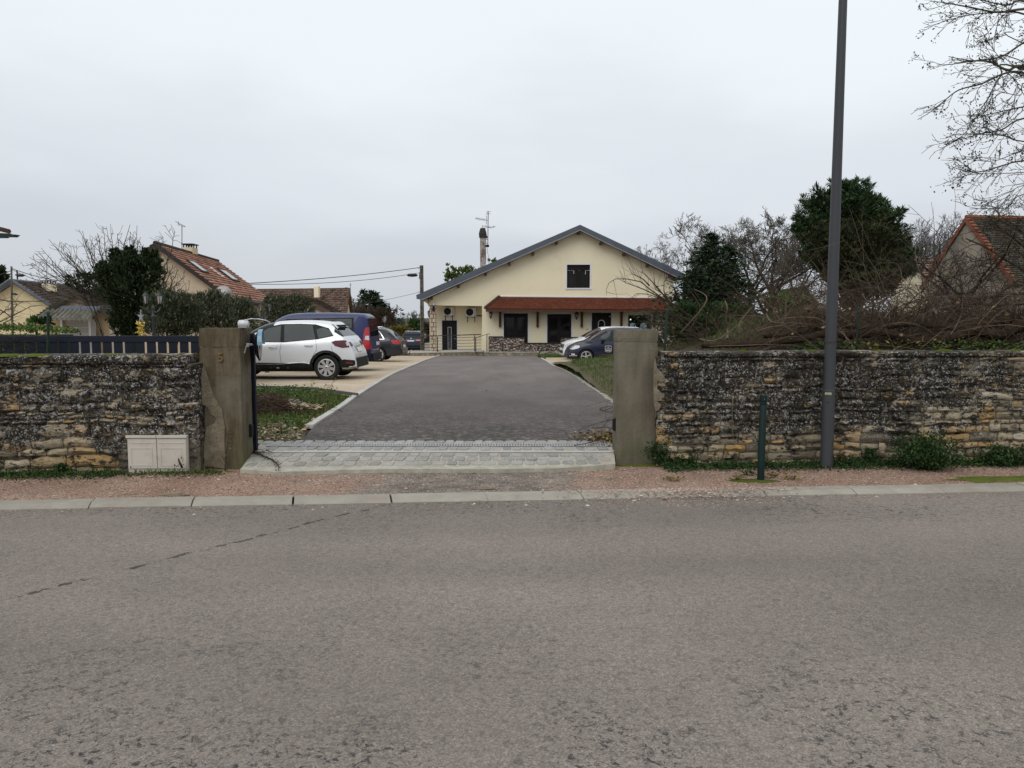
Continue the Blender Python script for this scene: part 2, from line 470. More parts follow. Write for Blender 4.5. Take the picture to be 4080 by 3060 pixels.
def m_bark(name, a, b, s=14, bump=.6, moss=None):
    m = Mat(name, .92, .12)
    c = m.ramp(m.noise(s, 5, .7), [(.3, a), (.7, b)])
    if moss: c = m.mix(m.ramp(m.noise(6, 4, .6), [(.5, 0), (.62, .8)]), c, moss)
    m.col(c)
    if bump: m.bump(m.noise(s * 2, 5, .7, .5), bump, .02)
    return m.mat
def m_leaf(name, stops, rough=.7, trans=0.0):
    m = Mat(name, rough, .12)
    m.col(m.ramp(m.isl, stops)); return m.mat
def m_glass(name, c=(.012, .014, .016), rough=.04, spec=.6):
    m = Mat(name, rough, spec)
    m.col(m.ramp(m.noise(1.4, 3), [(.35, tuple(x * .7 for x in c)), (.65, tuple(x * 1.3 for x in c))])); return m.mat
def m_paint(name, c, coat=1.0, metal=0.0, rough=.35):
    m = Mat(name, rough, .25); coat *= .45
    m.b.inputs['Metallic'].default_value = metal
    m.b.inputs['Coat Weight'].default_value = coat
    m.b.inputs['Coat Roughness'].default_value = .04
    tc = m.N('ShaderNodeTexCoord'); sp_ = m.N('ShaderNodeSeparateXYZ'); m.L(tc.outputs['Object'], sp_.inputs[0]); z = sp_.outputs[2]
    dirt = m.math('MULTIPLY', m.ramp(z, [(.15, .7), (.6, 0)]), m.ramp(m.noise(6, 5, .7), [(.35, .1), (.7, .55)]))
    if max(c) < .3: dirt = m.math('MULTIPLY', dirt, .22)
    m.col(m.mix(dirt, c, (.17, .15, .12)))
    return m.mat

MT = dict(
    road=m_road(), drive=m_drive(), kerb=m_kerb(), pink=m_pinkgravel(), cobble=m_cobble(), joint=m_joint(),
    concrete=m_concrete(), wstone=m_wallstone(), mortar=m_mortar(), smear=m_smear(),
    pebpink=m_pebble('pink_pebble', [(0, (.17, .105, .08)), (.4, (.31, .20, .155)), (.75, (.40, .30, .24)), (1, (.55, .49, .42))]),
    pebbeige=m_pebble('pale_pebble', [(0, (.14, .09, .05)), (.5, (.30, .23, .15)), (.9, (.42, .35, .26)), (1, (.55, .50, .42))]),
    gabstone=m_pebble('gabion_stone', [(0, (.10, .085, .075)), (.3, (.25, .21, .185)), (.7, (.42, .36, .32)), (1, (.58, .53, .49))]),
    earth=m_render('bare_earth', (.075, .055, .038), (.13, .10, .07), (.20, .15, .10), 5, (.5, .7), .8),
    gdark=m_render('dark_turf_soil', (.055, .055, .026), (.085, .075, .04), (.11, .08, .05), 2.2, (.5, .68), .8),
    beige=m_render('beige_gravel', (.41, .335, .245), (.50, .43, .335), (.33, .235, .14), .55, (.45, .68), .9),
    strip=m_render('pale_concrete_strip', (.38, .365, .34), (.50, .485, .455), (.28, .26, .23), 3, (.5, .7), .3),
    stripdark=m_render('grey_edging', (.085, .09, .092), (.12, .125, .125), None),
    cabinet=m_render('beige_plastic', (.48, .44, .38), (.54, .50, .44), (.38, .34, .28), 3, (.52, .75), .05),
    navy=plain('navy_lacquered_aluminium', (.007, .010, .019), .5, .25),
    black=plain('black_plastic', (.010, .010, .011), .6, .2),
    blackiron=plain('black_ironwork', (.012, .011, .011), .45, .4),
    green=plain('green_painted_steel', (.002, .015, .012), .5, .25, var=.2),
    greenpost=plain('green_coated_post', (.012, .03, .022), .5, .3),
    lampgrey=plain('grey_painted_steel', (.046, .048, .053), .45, .3, var=.06, vs=1.5),
    galv=plain('galvanised_steel', (.45, .46, .48), .35, .5, 1.0),
    sticker=plain('cream_sticker', (.50, .50, .34), .5, .3),
    gold=plain('aged_brass', (.20, .13, .045), .45, .5, .6),
    goldleaf=plain('gold_tinsel', (.75, .55, .12), .35, .5, .3),
    white=plain('white_paint', (.72, .73, .75), .5, .3, var=.04),
    whitetrim=plain('white_window_surround', (.66, .66, .68), .7, .2, var=.05),
    cream=m_render('cream_render', (.745, .665, .480), (.785, .705, .52), (.68, .60, .43), .8, (.52, .8), .2),
    fascia=plain('grey_blue_zinc', (.075, .088, .108), .45, .4, var=.15, vs=1.5),
    fascialt=plain('pale_zinc_edge', (.25, .26, .29), .4, .4),
    soffit=m_wood('brown_soffit', (.16, .115, .06), (.22, .16, .09)),
    beam=m_wood('stained_beam', (.050, .018, .008), (.10, .038, .018)),
    awn=m_tile('red_flat_tile', [(0, (.135, .042, .025)), (.5, (.155, .048, .028)), (.95, (.175, .056, .033)), (1, (.22, .09, .055))]),
    ridge=plain('brown_ridge_tile', (.09, .058, .04), .8, .2, var=.4, vs=6),
    pvc=plain('dark_brown_frame', (.010, .006, .006), .5, .2),
    pane=m_glass('dark_window_glass', (.010, .009, .009), .05, .25),
    quoin=m_render('buff_stone_block', (.46, .37, .28), (.56, .47, .37), (.36, .27, .2), 6, (.5, .7), .4),
    qmortar=plain('brown_pointing', (.10, .06, .04), .9, .1),
    plinth=m_render('weathered_plinth', (.13, .11, .08), (.24, .21, .15), (.40, .36, .26), 1.6, (.52, .6), .5),
    chim=m_render('flaking_chimney_render', (.26, .25, .235), (.50, .48, .45), (.12, .075, .05), 2.8, (.46, .56), .5),
    dark=plain('dark_terracotta', (.035, .028, .025), .7, .2),
    alu=plain('aerial_aluminium', (.12, .12, .13), .5, .4),
    pole=m_render('utility_pole_concrete', (.10, .092, .075), (.17, .155, .13), (.07, .062, .05), 2, (.5, .6), .3),
    oldbeige=m_render('stained_beige_render', (.44, .355, .26), (.52, .43, .325), (.28, .225, .165), .55, (.47, .72), .2),
    shedwall=m_render('mossy_shed_render', (.33, .25, .165), (.40, .31, .21), (.15, .125, .075), .9, (.46, .62), .3),
    shedpale=m_render('pale_shed_render', (.43, .38, .30), (.50, .45, .37), (.30, .25, .19), .9, (.5, .7), .2),
    yellow=m_render('yellow_render', (.58, .49, .31), (.66, .56, .37), (.50, .42, .27), .6, (.5, .7), .1),
    barn=m_render('old_barn_render', (.27, .235, .185), (.36, .315, .25), (.13, .125, .115), .9, (.46, .62), .5),
    tilepink=m_tile('salmon_roof_tile', [(0, (.30, .15, .10)), (.5, (.36, .185, .13)), (1, (.42, .235, .17))]),
    tilebrown=m_tile('brown_roof_tile', [(0, (.060, .038, .028)), (.5, (.105, .068, .048)), (1, (.17, .12, .09))]),
    tiledark=m_tile('dark_roof_tile', [(0, (.045, .028, .022)), (1, (.09, .058, .046))]),
    tilemoss=m_tile('mossy_flat_tile', [(0, (.030, .026, .022)), (.6, (.058, .05, .042)), (1, (.12, .105, .09))], (.045, .05, .022), (.45, .6)),
    tilegrey=m_tile('weathered_brown_tile', [(0, (.13, .085, .065)), (.5, (.18, .125, .10)), (1, (.24, .17, .14))]),
    verge=m_tile('orange_verge_tile', [(0, (.14, .048, .028)), (1, (.25, .095, .055))]),
    corr=m_render('mossy_corrugated_sheet', (.14, .135, .11), (.24, .235, .20), (.07, .07, .05), 3, (.5, .62), .3),
    fadedtrim=plain('blue_grey_flashing', (.16, .18, .24), .6, .3),
    garage=m_render('grey_garage_door', (.33, .325, .32), (.38, .375, .37), (.28, .27, .25), 2, (.5, .7), .02),
    skyl=m_glass('skylight_glass', (.05, .06, .075), .06, .6),
    bark=m_bark('dark_bark', (.020, .016, .012), (.055, .045, .034)),
    barkvine=m_bark('old_vine_bark', (.018, .013, .009), (.060, .042, .027), 9, .9),
    barkgrey=m_bark('grey_brown_bark', (.055, .047, .038), (.12, .105, .085), 10, .3),
    barklich=m_bark('lichened_twig_bark', (.045, .040, .033), (.10, .09, .07), 5, 0, (.11, .11, .05)),
    twig=m_bark('pale_twig', (.075, .055, .040), (.17, .13, .095), 5, 0),
    twigdark=m_bark('brown_twig', (.026, .019, .014), (.070, .050, .036), 5, 0),
    twigred=m_bark('reddish_twig', (.038, .024, .018), (.09, .058, .042), 5, 0),
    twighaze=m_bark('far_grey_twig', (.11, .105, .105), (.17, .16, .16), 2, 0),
    seed=plain('dry_seed_cluster', (.025, .024, .028), .9, .1),
    leafdark=m_leaf('dark_evergreen_leaf', [(0, (.010, .017, .008)), (.6, (.028, .044, .018)), (1, (.065, .088, .038))]),
    leafolive=m_leaf('olive_leaf', [(0, (.035, .042, .022)), (.6, (.075, .085, .048)), (.9, (.12, .13, .08)), (1, (.22, .22, .16))]),
    leafcon=m_leaf('conifer_spray', [(0, (.008, .017, .009)), (.6, (.021, .040, .018)), (1, (.05, .078, .032))], .7),
    leafcyp=m_leaf('cypress_spray', [(0, (.014, .030, .013)), (.6, (.036, .066, .026)), (1, (.078, .118, .046))], .7),
    leafcyp2=m_leaf('brownish_cypress_spray', [(0, (.018, .024, .010)), (.6, (.034, .042, .017)), (.92, (.055, .06, .026)), (1, (.11, .065, .03))], .7),
    leafgreen=m_leaf('green_leaf', [(0, (.020, .045, .012)), (.6, (.048, .092, .022)), (1, (.10, .16, .045))]),
    leafweed=m_leaf('dark_weed_leaf', [(0, (.010, .024, .008)), (.6, (.024, .052, .015)), (1, (.055, .095, .028))]),
    leafhedge=m_leaf('hedge_leaf', [(0, (.045, .075, .018)), (.6, (.085, .125, .028)), (1, (.16, .19, .05))]),
    leafyel=m_leaf('yellowed_leaf', [(0, (.07, .065, .018)), (.6, (.15, .13, .035)), (1, (.26, .20, .06))]),
    leafdead=m_leaf('dead_leaf', [(0, (.05, .03, .015)), (.5, (.13, .08, .04)), (.85, (.24, .17, .09)), (1, (.38, .29, .18))]),
    leafshade=m_leaf('depth_shade_leaf', [(0, (.010, .007, .005)), (.7, (.030, .020, .013)), (1, (.075, .05, .032))]),  # near-black brown: the shade deep in the tangle is put into this colour
    grass=m_leaf('grass_blade', [(0, (.032, .055, .012)), (.6, (.070, .115, .024)), (.9, (.12, .16, .04)), (1, (.22, .19, .09))]),
    moss=m_render('green_moss', (.045, .07, .008), (.10, .125, .018), (.07, .055, .022), 8, (.5, .65), .8),
    silver=m_paint('silver_paint', (.66, .67, .69), 1.0, .15, .3),
    blue=m_paint('blue_paint', (.008, .016, .085), .8, .0),
    wagonpaint=m_paint('anthracite_paint', (.022, .025, .032), 1.0, .2),
    suvpaint=m_paint('midnight_blue_paint', (.008, .014, .040), 1.0, .2),
    whitepaint=m_paint('white_car_paint', (.66, .67, .69), 1.0, 0),
    navypaint=m_paint('navy_car_paint', (.008, .011, .032), .8, .0),
    tyre=plain('tyre_rubber', (.018, .018, .018), .8, .2),
    rim=plain('alloy_rim', (.55, .55, .56), .3, .5, .7),
    rimdark=plain('dark_rim_well', (.02, .02, .02), .6, .3),
    carglass=m_glass('tinted_car_glass', (.020, .030, .032), .03, .2),
    carglassdark=m_glass('dark_tinted_car_glass', (.012, .014, .017), .03, .3),
    redlamp=plain('red_tail_lens', (.40, .015, .018), .15, .6),
    darkred=plain('smoked_red_lens', (.085, .006, .010), .12, .6),
    clear=plain('clear_lamp_lens', (.55, .56, .58), .12, .7),
    chrome=plain('chrome_trim', (.75, .76, .78), .15, .5, 1.0),
    plate=plain('number_plate_white', (.62, .63, .64), .4, .4),
    platetxt=plain('number_plate_black', (.02, .02, .02), .5, .3),
    seat=plain('car_seat_fabric', (.05, .05, .05), .9, .1),
    mirrorblue=plain('pale_blue_mirror_rim', (.15, .28, .36), .3, .5),
    wire=plain('black_cable', (.02, .02, .022), .6, .3),
    badge=plain('blue_sticker_print', (.09, .25, .48), .5, .3),
    palebadge=plain('pale_blue_sticker', (.52, .64, .72), .5, .3),
)
def m_lampglass():
    m = Mat('lantern_glass', .1, .5); m.col((.5, .5, .5)); m.b.inputs['Transmission Weight'].default_value = .85
    return m.mat
MT['lampglass'] = m_lampglass()
def m_litbulb():
    m = Mat('lit_bulb', .5, .3); m.col((.8, .7, .5)); m.b.inputs['Emission Color'].default_value = (1, .85, .6, 1)
    m.b.inputs['Emission Strength'].default_value = 1.6
    return m.mat
MT['bulb'] = m_litbulb()
# ------------------------------------------------------------------ ground sheets
def plane_at(px, py, z):
    a = at(px, py, 1.0)
    t = (z - EYE) / (a.z - EYE)
    return Vector((a.x * t, t, z))
def sheet(name, poly, off, mat, kind='structure', label=None, parent=None, res=None, bumpy=0.0, zf=None):
    bm = bmesh.new()
    vs = [bm.verts.new((p[0], p[1], 0)) for p in poly]
    bm.faces.new(vs); bm.normal_update()
    bmesh.ops.triangulate(bm, faces=bm.faces[:], ngon_method='EAR_CLIP')
    ys = [p[1] for p in poly]; xs = [p[0] for p in poly]
    cuts = [k[0] for k in _prof if min(ys) < k[0] < max(ys)]
    if res:
        n = int((max(ys) - min(ys)) / res); cuts += [min(ys) + res * (i + .5) for i in range(n)]
    for y in cuts:
        bmesh.ops.bisect_plane(bm, geom=bm.verts[:] + bm.edges[:] + bm.faces[:], plane_co=(0, y, 0), plane_no=(0, 1, 0))
    if res:
        n = int((max(xs) - min(xs)) / res)
        for i in range(n):
            bmesh.ops.bisect_plane(bm, geom=bm.verts[:] + bm.edges[:] + bm.faces[:], plane_co=(min(xs) + res * (i + .5), 0, 0), plane_no=(1, 0, 0))
    for v in bm.verts:
        z = (zf(v.co.x, v.co.y) if zf else gz(v.co.y)) + off
        if bumpy: z += bumpy * (mnoise.noise(Vector((v.co.x * 1.3, v.co.y * 1.3, 3))) + .4 * mnoise.noise(Vector((v.co.x * 4, v.co.y * 4, 9))))
        v.co.z = z
    bm.normal_update()
    for f in bm.faces:
        if f.normal.z < 0: f.normal_flip()
    mb = MB().addbm(bm); bm.free()
    o = mb.build(name, mat, parent, smooth=bool(res))
    if kind and parent is None: tag(o, kind=kind)
    if label: o['label'] = label
    return o

W_L = plane_at(0, 1885, -.10); W_R = plane_at(4080, 1834, -.10)        # front foot line of the roadside walls
def wallY(x): return W_L.y + (W_R.y - W_L.y) * (x - W_L.x) / (W_R.x - W_L.x)
K_L = plane_at(0, 1998, -.115); K_R = plane_at(4080, 1927, -.115)      # back edge of the kerb
def kerbY(x): return K_L.y + (K_R.y - K_L.y) * (x - K_L.x) / (K_R.x - K_L.x)
KW = .25
# ground to the horizon
sheet('ground', [(-2500, -60), (2500, -60), (2500, 3500), (-2500, 3500)], -.30, MT['gdark'])
sheet('road', [(-60, kerbY(-12) - KW - 2.5), (-12, kerbY(-12) - KW + .05), (12, kerbY(12) - KW + .05), (60, kerbY(12) - KW + 2), (60, -40), (-60, -40)], 0,
      MT['road'], zf=lambda x, y: -.142)
fp = sheet('footpath', [(-14, kerbY(-14) - .02), (14, kerbY(14) - .02), (14, wallY(14) + .3), (-14, wallY(-14) + .3)], 0, MT['pink'], res=.22,
           bumpy=.006, zf=lambda x, y: -.118)
# kerb: one object per cast stone
kerb = empty('kerb', (0, kerbY(0), -.14), kind='structure')
kd = Vector((1, (K_R.y - K_L.y) / (K_R.x - K_L.x), 0)).normalized(); kn = Vector((-kd.y, kd.x, 0))
k0 = Vector((-.28, kerbY(-.28), 0))
for i in range(-12, 13):
    a = k0 + kd * (i * .925 + .005 + rnd.uniform(-.01, .01)); b = k0 + kd * ((i + 1) * .925 - .006)
    dz = rnd.uniform(-.004, .004); sk = -.03
    # cross-section from back to front: flat top, then a worn splay down to the carriageway
    sec = [(0, -.30), (0, -.106), (-.012, -.100), (-.15, -.104), (-.17, -.112), (-KW + .01, -.134), (-KW, -.30)]
    v = []
    for P, s_ in ((a, 0), (b, 0)):
        for (o_, z_) in sec: v.append(P + kn * o_ + kd * (-.16 * o_ if True else 0) * (1 if -6 < i < 2 else .2) + Vector((0, 0, z_ + dz)))
    n = len(sec)
    fs = [tuple(range(n)), tuple(range(2 * n - 1, n - 1, -1))] + [(j + 1, j, n + j, n + j + 1) for j in range(n - 1)]
    link_mesh('kerb_stone', v, fs, MT['kerb'], kerb)

# ---------------------------------------------------------- sprinkled stones
OCT_V = np.array([(1, 0, 0), (0, 1, 0), (-1, 0, 0), (0, -1, 0), (0, 0, 1), (0, 0, -1)], float)
OCT_F = np.array([(0, 1, 4), (1, 2, 4), (2, 3, 4), (3, 0, 4), (1, 0, 5), (2, 1, 5), (3, 2, 5), (0, 3, 5)])
def pebbles(name, pts, size, mat, label=None, parent=None, kind='stuff', flat=.6, cat=None):
    rs = np.random.RandomState(len(pts) + 3)
    P = np.array([tuple(p) for p in pts]); n = len(P)
    if np.isscalar(size): size = np.full(n, size)
    S = np.array(size) * np.exp(rs.normal(0, .35, n))
    V = OCT_V[None] * np.stack([S * rs.uniform(.7, 1.3, n), S * rs.uniform(.7, 1.2, n), S * flat * rs.uniform(.6, 1.1, n)], 1)[:, None, :]
    V = V * (1 + rs.uniform(-.25, .25, (n, 6, 1)))
    a = rs.uniform(0, 2 * PI, n); ca, sa = np.cos(a)[:, None], np.sin(a)[:, None]
    X = V[..., 0] * ca - V[..., 1] * sa; Y = V[..., 0] * sa + V[..., 1] * ca
    V = np.stack([X, Y, V[..., 2]], -1) + P[:, None, :]
    F = (OCT_F[None] + 6 * np.arange(n)[:, None, None]).reshape(-1, 3)
    o = link_mesh(name, V.reshape(-1, 3), F.tolist(), mat, parent)
    return tag(o, label, cat, kind=kind)
pts = []
for _ in range(7500):
    x = rnd.uniform(-8, 8); t = rnd.random()
    y = kerbY(x) + .02 + t * (wallY(x) - kerbY(x) - .05)
    if rnd.random() < .35: t = rnd.random() ** 2; y = (kerbY(x) + .05 * t) if rnd.random() < .3 else wallY(x) - .05 - .5 * t
    pts.append((x, y, -.113))
for _ in range(1700):                                   # spilled over the kerb east of the gate
    x = rnd.gauss(1.75, .55); y = kerbY(x) - abs(rnd.gauss(0, .22))
    d = kerbY(x) - y
    pts.append((x, y, (-.099 if d < .2 else max(-.14, -.104 - (d - .2) * .22))))
for _ in range(500):
    x = rnd.uniform(-8, 8); pts.append((x, kerbY(x) - KW - abs(rnd.gauss(0, .12)), -.14))
pebbles('loose_gravel', pts, .0075, MT['pebpink'], 'loose pink and grey gravel strewn over the footpath', cat='gravel')

# ---------------------------------------------------------- cobbled gate apron
AP = .022
def gq(px, py): return ground_at(px, py, AP)
ap_px = [(957, 1869), (1100, 1881), (1330, 1873), (1560, 1868), (1900, 1869), (2200, 1866), (2452, 1849), (2445, 1788), (2443, 1758), (1044, 1761), (1020, 1785)]
ap_xy = [gq(*p) for p in ap_px]
ap_top = [p.copy() for p in ap_xy]
bm = bmesh.new()
vs = [bm.verts.new((p.x, p.y, 0)) for p in ap_top]; bm.faces.new(vs)
for y in [9.2] + [8.5 + .08 * i for i in range(20)]:
    bmesh.ops.bisect_plane(bm, geom=bm.verts[:] + bm.edges[:] + bm.faces[:], plane_co=(0, y, 0), plane_no=(0, 1, 0))
for i in range(44):
    bmesh.ops.bisect_plane(bm, geom=bm.verts[:] + bm.edges[:] + bm.faces[:], plane_co=(-3.2 + .11 * i, 0, 0), plane_no=(1, 0, 0))
ext = bmesh.ops.extrude_face_region(bm, geom=bm.faces[:])
low = [g for g in ext['geom'] if isinstance(g, bmesh.types.BMVert)]
lows = set(low)
for v in bm.verts:
    yy = v.co.y + (.018 * mnoise.noise(Vector((v.co.x * 3, 0, 0))) if v.co.y < 8.85 else 0)
    v.co.z = (gz(v.co.y) + AP + .004 * mnoise.noise(Vector((v.co.x * 5, v.co.y * 5, 0)))) if v in lows else -.2
    v.co.y = yy
bmesh.ops.recalc_face_normals(bm, faces=bm.faces[:])
apron = empty('gate_apron', (-.7, 9.2, -.1), kind='structure')
MB().addbm(bm).build('cement_bed', MT['joint'], apron); bm.free()
rows = [(1757.5, 1770, 0), (1782, 1794, 22), (1805, 1821, 5), (1823.5, 1840, 30), (1842.5, 1860, 12)]
rows_r = [(1757.5, 1770), (1783, 1795), (1806, 1820), (1821.5, 1834.5), (1836.5, 1850)]
for ri, ((y0, y1, ph), (r0, r1)) in enumerate(zip(rows, rows_r)):
    pitch = 41.5 + (y0 - 1757) * .10
    px = 1010 - (y0 - 1757) * .45 + ph
    while px < 2445:
        w = pitch * rnd.uniform(.86, 1.1); g = 6.5
        t = (px - 1000) / 1445
        ya = y0 + (r0 - y0) * t + rnd.uniform(-.6, .6); yb = y1 + (r1 - y1) * t + rnd.uniform(-.8, .8)
        slant = (2040 - px - w / 2) * .0105                          # joints follow the ground, not the picture
        q = [gq(px + slant * -1.0 + rnd.uniform(-1, 1), yb), gq(px + w - g - slant + rnd.uniform(-1, 1), yb),
             gq(px + w - g + slant + rnd.uniform(-1, 1), ya), gq(px + slant + rnd.uniform(-1, 1), ya)]
        if px + w < 2447:
            cen = sum(q, Vector()) / 4
            ring = []
            for j in range(4):
                a, b, c_ = q[j - 1], q[j], q[(j + 1) % 4]
                k = rnd.uniform(.08, .2)
                ring += [b + (a - b) * k, b + (c_ - b) * k]
            h = rnd.uniform(.006, .014); tilt = Vector((rnd.uniform(-.03, .03), rnd.uniform(-.03, .03), 0))
            top = [cen + (p - cen) * .93 + Vector((0, 0, h + (p - cen).dot(tilt))) for p in ring]
            bot = [p + Vector((0, 0, -.012)) for p in ring]
            fs = [tuple(range(8)), tuple()] ; fs = [tuple(range(8))] + [(j, 8 + j, 8 + (j + 1) % 8, (j + 1) % 8) for j in range(8)]
            link_mesh('sett', top + [cen + (p - cen) * 1.0 + Vector((0, 0, .001)) for p in ring] , fs, MT['cobble'], apron)
        px += w
# gate track strip and its groove
def strip3(name, pa, pb, half_px, off, mat, parent, th=.01):
    a0, a1 = ground_at(pa[0], pa[1] - half_px, off), ground_at(pa[0], pa[1] + half_px, off)
    b0, b1 = ground_at(pb[0], pb[1] - half_px, off), ground_at(pb[0], pb[1] + half_px, off)
    return MB().prism([a1, b1, b0, a0], (0, 0, -th)).build(name, mat, parent)
strip3('track_strip', (1021, 1800), (2444, 1800.5), 4.2, AP + .012, MT['strip'], apron, .02)
strip3('track_rail', (1021, 1799.5), (2444, 1800), .8, AP + .022, MT['galv'], apron, .008)
dr = empty('drain_channel', tuple(gq(1750, 1777)), label='galvanised slotted drain channel set across the cobbled gate entrance', cat='drain')
ga, gb = ground_at(1068, 1776, AP), ground_at(2444, 1777.5, AP)
gy0 = ground_at(1750, 1772.5, AP).y; gy1 = ground_at(1750, 1780.5, AP).y
zt = AP + .016
MB().box((ga.x, gy1, zt - .05), (gb.x, gy0, zt - .012)).build('channel', MT['dark'], dr)
m = MB()
m.box((ga.x, gy1, zt - .012), (gb.x, gy1 + .022, zt)).box((ga.x, gy0 - .022, zt - .012), (gb.x, gy0, zt))
n = 128; pw = (gb.x - ga.x) / n
for i in range(n):
    x = ga.x + i * pw
    m.box((x, gy1 + .0225, zt - .012), (x + pw * .55, gy0 - .0225, zt - .001))
m.build('grating', MT['galv'], dr)

# ---------------------------------------------------------- drive, strips, lot, gardens
def g_(cf, x, y, off=.012):
    p = cf(x, y, 1.0)                      # any depth: only its pixel matters
    d = p - Vector((0, 0, EYE))
    lo, hi = 1.0, 400.0
    for _ in range(50):
        t = (lo + hi) / 2
        if EYE + d.z * t > gz(t) + off: lo = t
        else: hi = t
    return Vector((d.x * t, t, gz(t) + off))
dl = [g_(cL2, *p) for p in [(495, 722), (600, 605), (860, 437), (945, 370), (1255, 180), (1400, 118), (1620, 35)]]
drr = [g_(cL3, *p) for p in [(955, 268), (1060, 335), (1155, 378), (1320, 480), (1570, 655)]] + [Vector((2.25, 10.3, 0)), Vector((2.3, ap_xy[8].y - .1, 0))]
HB = 47.6
dl2 = [Vector((dl[0].x - .0, ap_xy[9].y - .1, 0))] + dl
drv = dl2 + [Vector((dl[-1].x + .05, HB, 0)), Vector((drr[0].x, HB, 0))] + drr
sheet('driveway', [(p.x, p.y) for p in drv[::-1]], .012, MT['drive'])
# pale concrete edging on the left of the drive, laid in lengths
edg = empty('drive_edging', tuple(dl[1]), kind='structure')
path = dl[1:]
def lay(path, w, length, mat, parent, name, off, side=-1, gap=.008, jitter=.0):
    L = 0; segs = []
    for a, b in zip(path, path[1:]):
        d = (b - a); d.z = 0; dd = d.normalized(); nn = Vector((-dd.y, dd.x, 0)) * -side
        k = max(1, round(d.length / length))
        for i in range(k):
            p = a + (b - a) * (i / k); q = a + (b - a) * ((i + 1) / k) - dd * gap
            j = nn * rnd.uniform(-jitter, jitter)
            P = [p + j, q + j, q + nn * w + j, p + nn * w + j]
            for v in P: v.z = gz(v.y) + off + rnd.uniform(0, .003)
            MB().prism(P, (0, 0, -.06)).build(name, mat, parent)
lay(path, .115, 1.6, MT['strip'], edg, 'edging_stone', .045, side=-1)
lay([drr[4], drr[3], drr[2], drr[1]], .10, .42, MT['kerb'], edg, 'edging_stone', .03, side=1, gap=.03, jitter=.02)
lay([drr[1], drr[0]], .10, 1.2, MT['strip'], edg, 'edging_stone', .03, side=1, gap=.01)
# car park left of the drive
lot_b = [g_(cL2, *p) for p in [(945, 366), (590, 316), (190, 303)]]
lotpoly = [(p.x - .13, p.y) for p in dl[3:]] + [(dl[-1].x - .3, HB), (-9.6, 61), (-40, 61), (-40, lot_b[2].y + .2)] + [(p.x, p.y) for p in lot_b[::-1]]
sheet('gravel_car_park', lotpoly[::-1], .004, MT['beige'])
fr = empty('lot_edging', tuple(lot_b[1]), kind='structure')
lay([lot_b[0], lot_b[1], lot_b[2], Vector((-14, lot_b[2].y + .1, 0))], .05, 1.0, MT['stripdark'], fr, 'edging_board', .09, side=1, gap=.004)
def xe(Y):
    P = sorted([(p.y, p.x) for p in drr])
    return interp0(P, Y)
def interp0(P, y):
    for (a, xa), (b, xb) in zip(P, P[1:]):
        if y <= b: return xa + (xb - xa) * (y - a) / (b - a)
    return P[-1][1]
sheet('gravel_bay', [(xe(36) + .06, 36), (xe(33) + .06, 33), (xe(30.3) + .05, 30.3), (14, 30.3), (14, 41), (drr[0].x + .25, 41), (xe(41) + .06, 41)], .003, MT['beige'])
sheet('garden_soil', [(-14, 9.0), (dl[0].x, 9.9), (dl[0].x, dl[0].y)] + [(p.x - .05, p.y) for p in dl[1:4]] + [(p.x, p.y) for p in lot_b] + [(-14, lot_b[2].y + .1)], -.01,
      MT['gdark'], res=.25, bumpy=.05)
def mound_z(x, y):
    g = gz(y)
    h = 1.45 * math.exp(-(((x - 9.6) / 5.8) ** 2 + ((y - 24) / 6.5) ** 2))
    e = 2.35 + max(0, y - 9.2) * .22
    t = min(1, max(0, (x - e) / 1.3)); t = t * t * (3 - 2 * t)
    bank = (.35 + .82 * math.exp(-max(0, y - 10.5) / 5)) * t * min(1, max(0, (30 - y) / 6))
    return g + h + bank + .07 * mnoise.noise(Vector((x, y, 5))) - .02
sheet('garden_bank', [(2.1, wallY(2) + .35), (30, wallY(20) + .35), (30, 52), (14.1, 52), (14.1, 30.3), (xe(30.3) + .06, 30.3)] + [(p.x + .07, p.y) for p in drr if 10.4 < p.y < 30.2] + [(2.30, 10.3)],
      0, MT['gdark'], res=.7, zf=mound_z)
sheet('verge_soil', [(xe(y) + .05, y) for y in (12, 16, 20, 24, 28, 30.2)] + [(7, 30.2), (7, 12)], -.012, MT['gdark'])
sheet('house_lawn', [(drr[0].x + .12, 36.1), (drr[0].x + .26, 41.1), (14, 41.1), (14, HB), (drr[0].x + .1, HB)], -.01, MT['gdark'])

# ---------------------------------------------------------- grass, leaves
def blades(name, pts, h, mat, label=None, cat=None, parent=None, kind='stuff', w=.006, lean=.5, seed=1):
    rs = np.random.RandomState(seed)
    P = np.array([tuple(p) for p in pts]); n = len(P)
    H = np.asarray(h) * rs.uniform(.5, 1.3, n)
    a = rs.uniform(0, 2 * PI, n); W = w * rs.uniform(.6, 1.4, n)
    dx, dy = np.cos(a), np.sin(a)
    l = rs.uniform(0, lean, n) * H; b = rs.uniform(0, 2 * PI, n)
    tip = P + np.stack([l * np.cos(b), l * np.sin(b), H], 1)
    mid = P + np.stack([.35 * l * np.cos(b), .35 * l * np.sin(b), .55 * H], 1)
    D = np.stack([dx * W, dy * W, 0 * W], 1)
    V = np.stack([P - D, P + D, mid + D * .8, mid - D * .8, tip], 1)
    F = []
    for i in range(n):
        k = 5 * i; F.append((k, k + 1, k + 2, k + 3)); F.append((k + 3, k + 2, k + 4))
    return tag(link_mesh(name, V.reshape(-1, 3), F, mat, parent), label, cat, kind=kind)
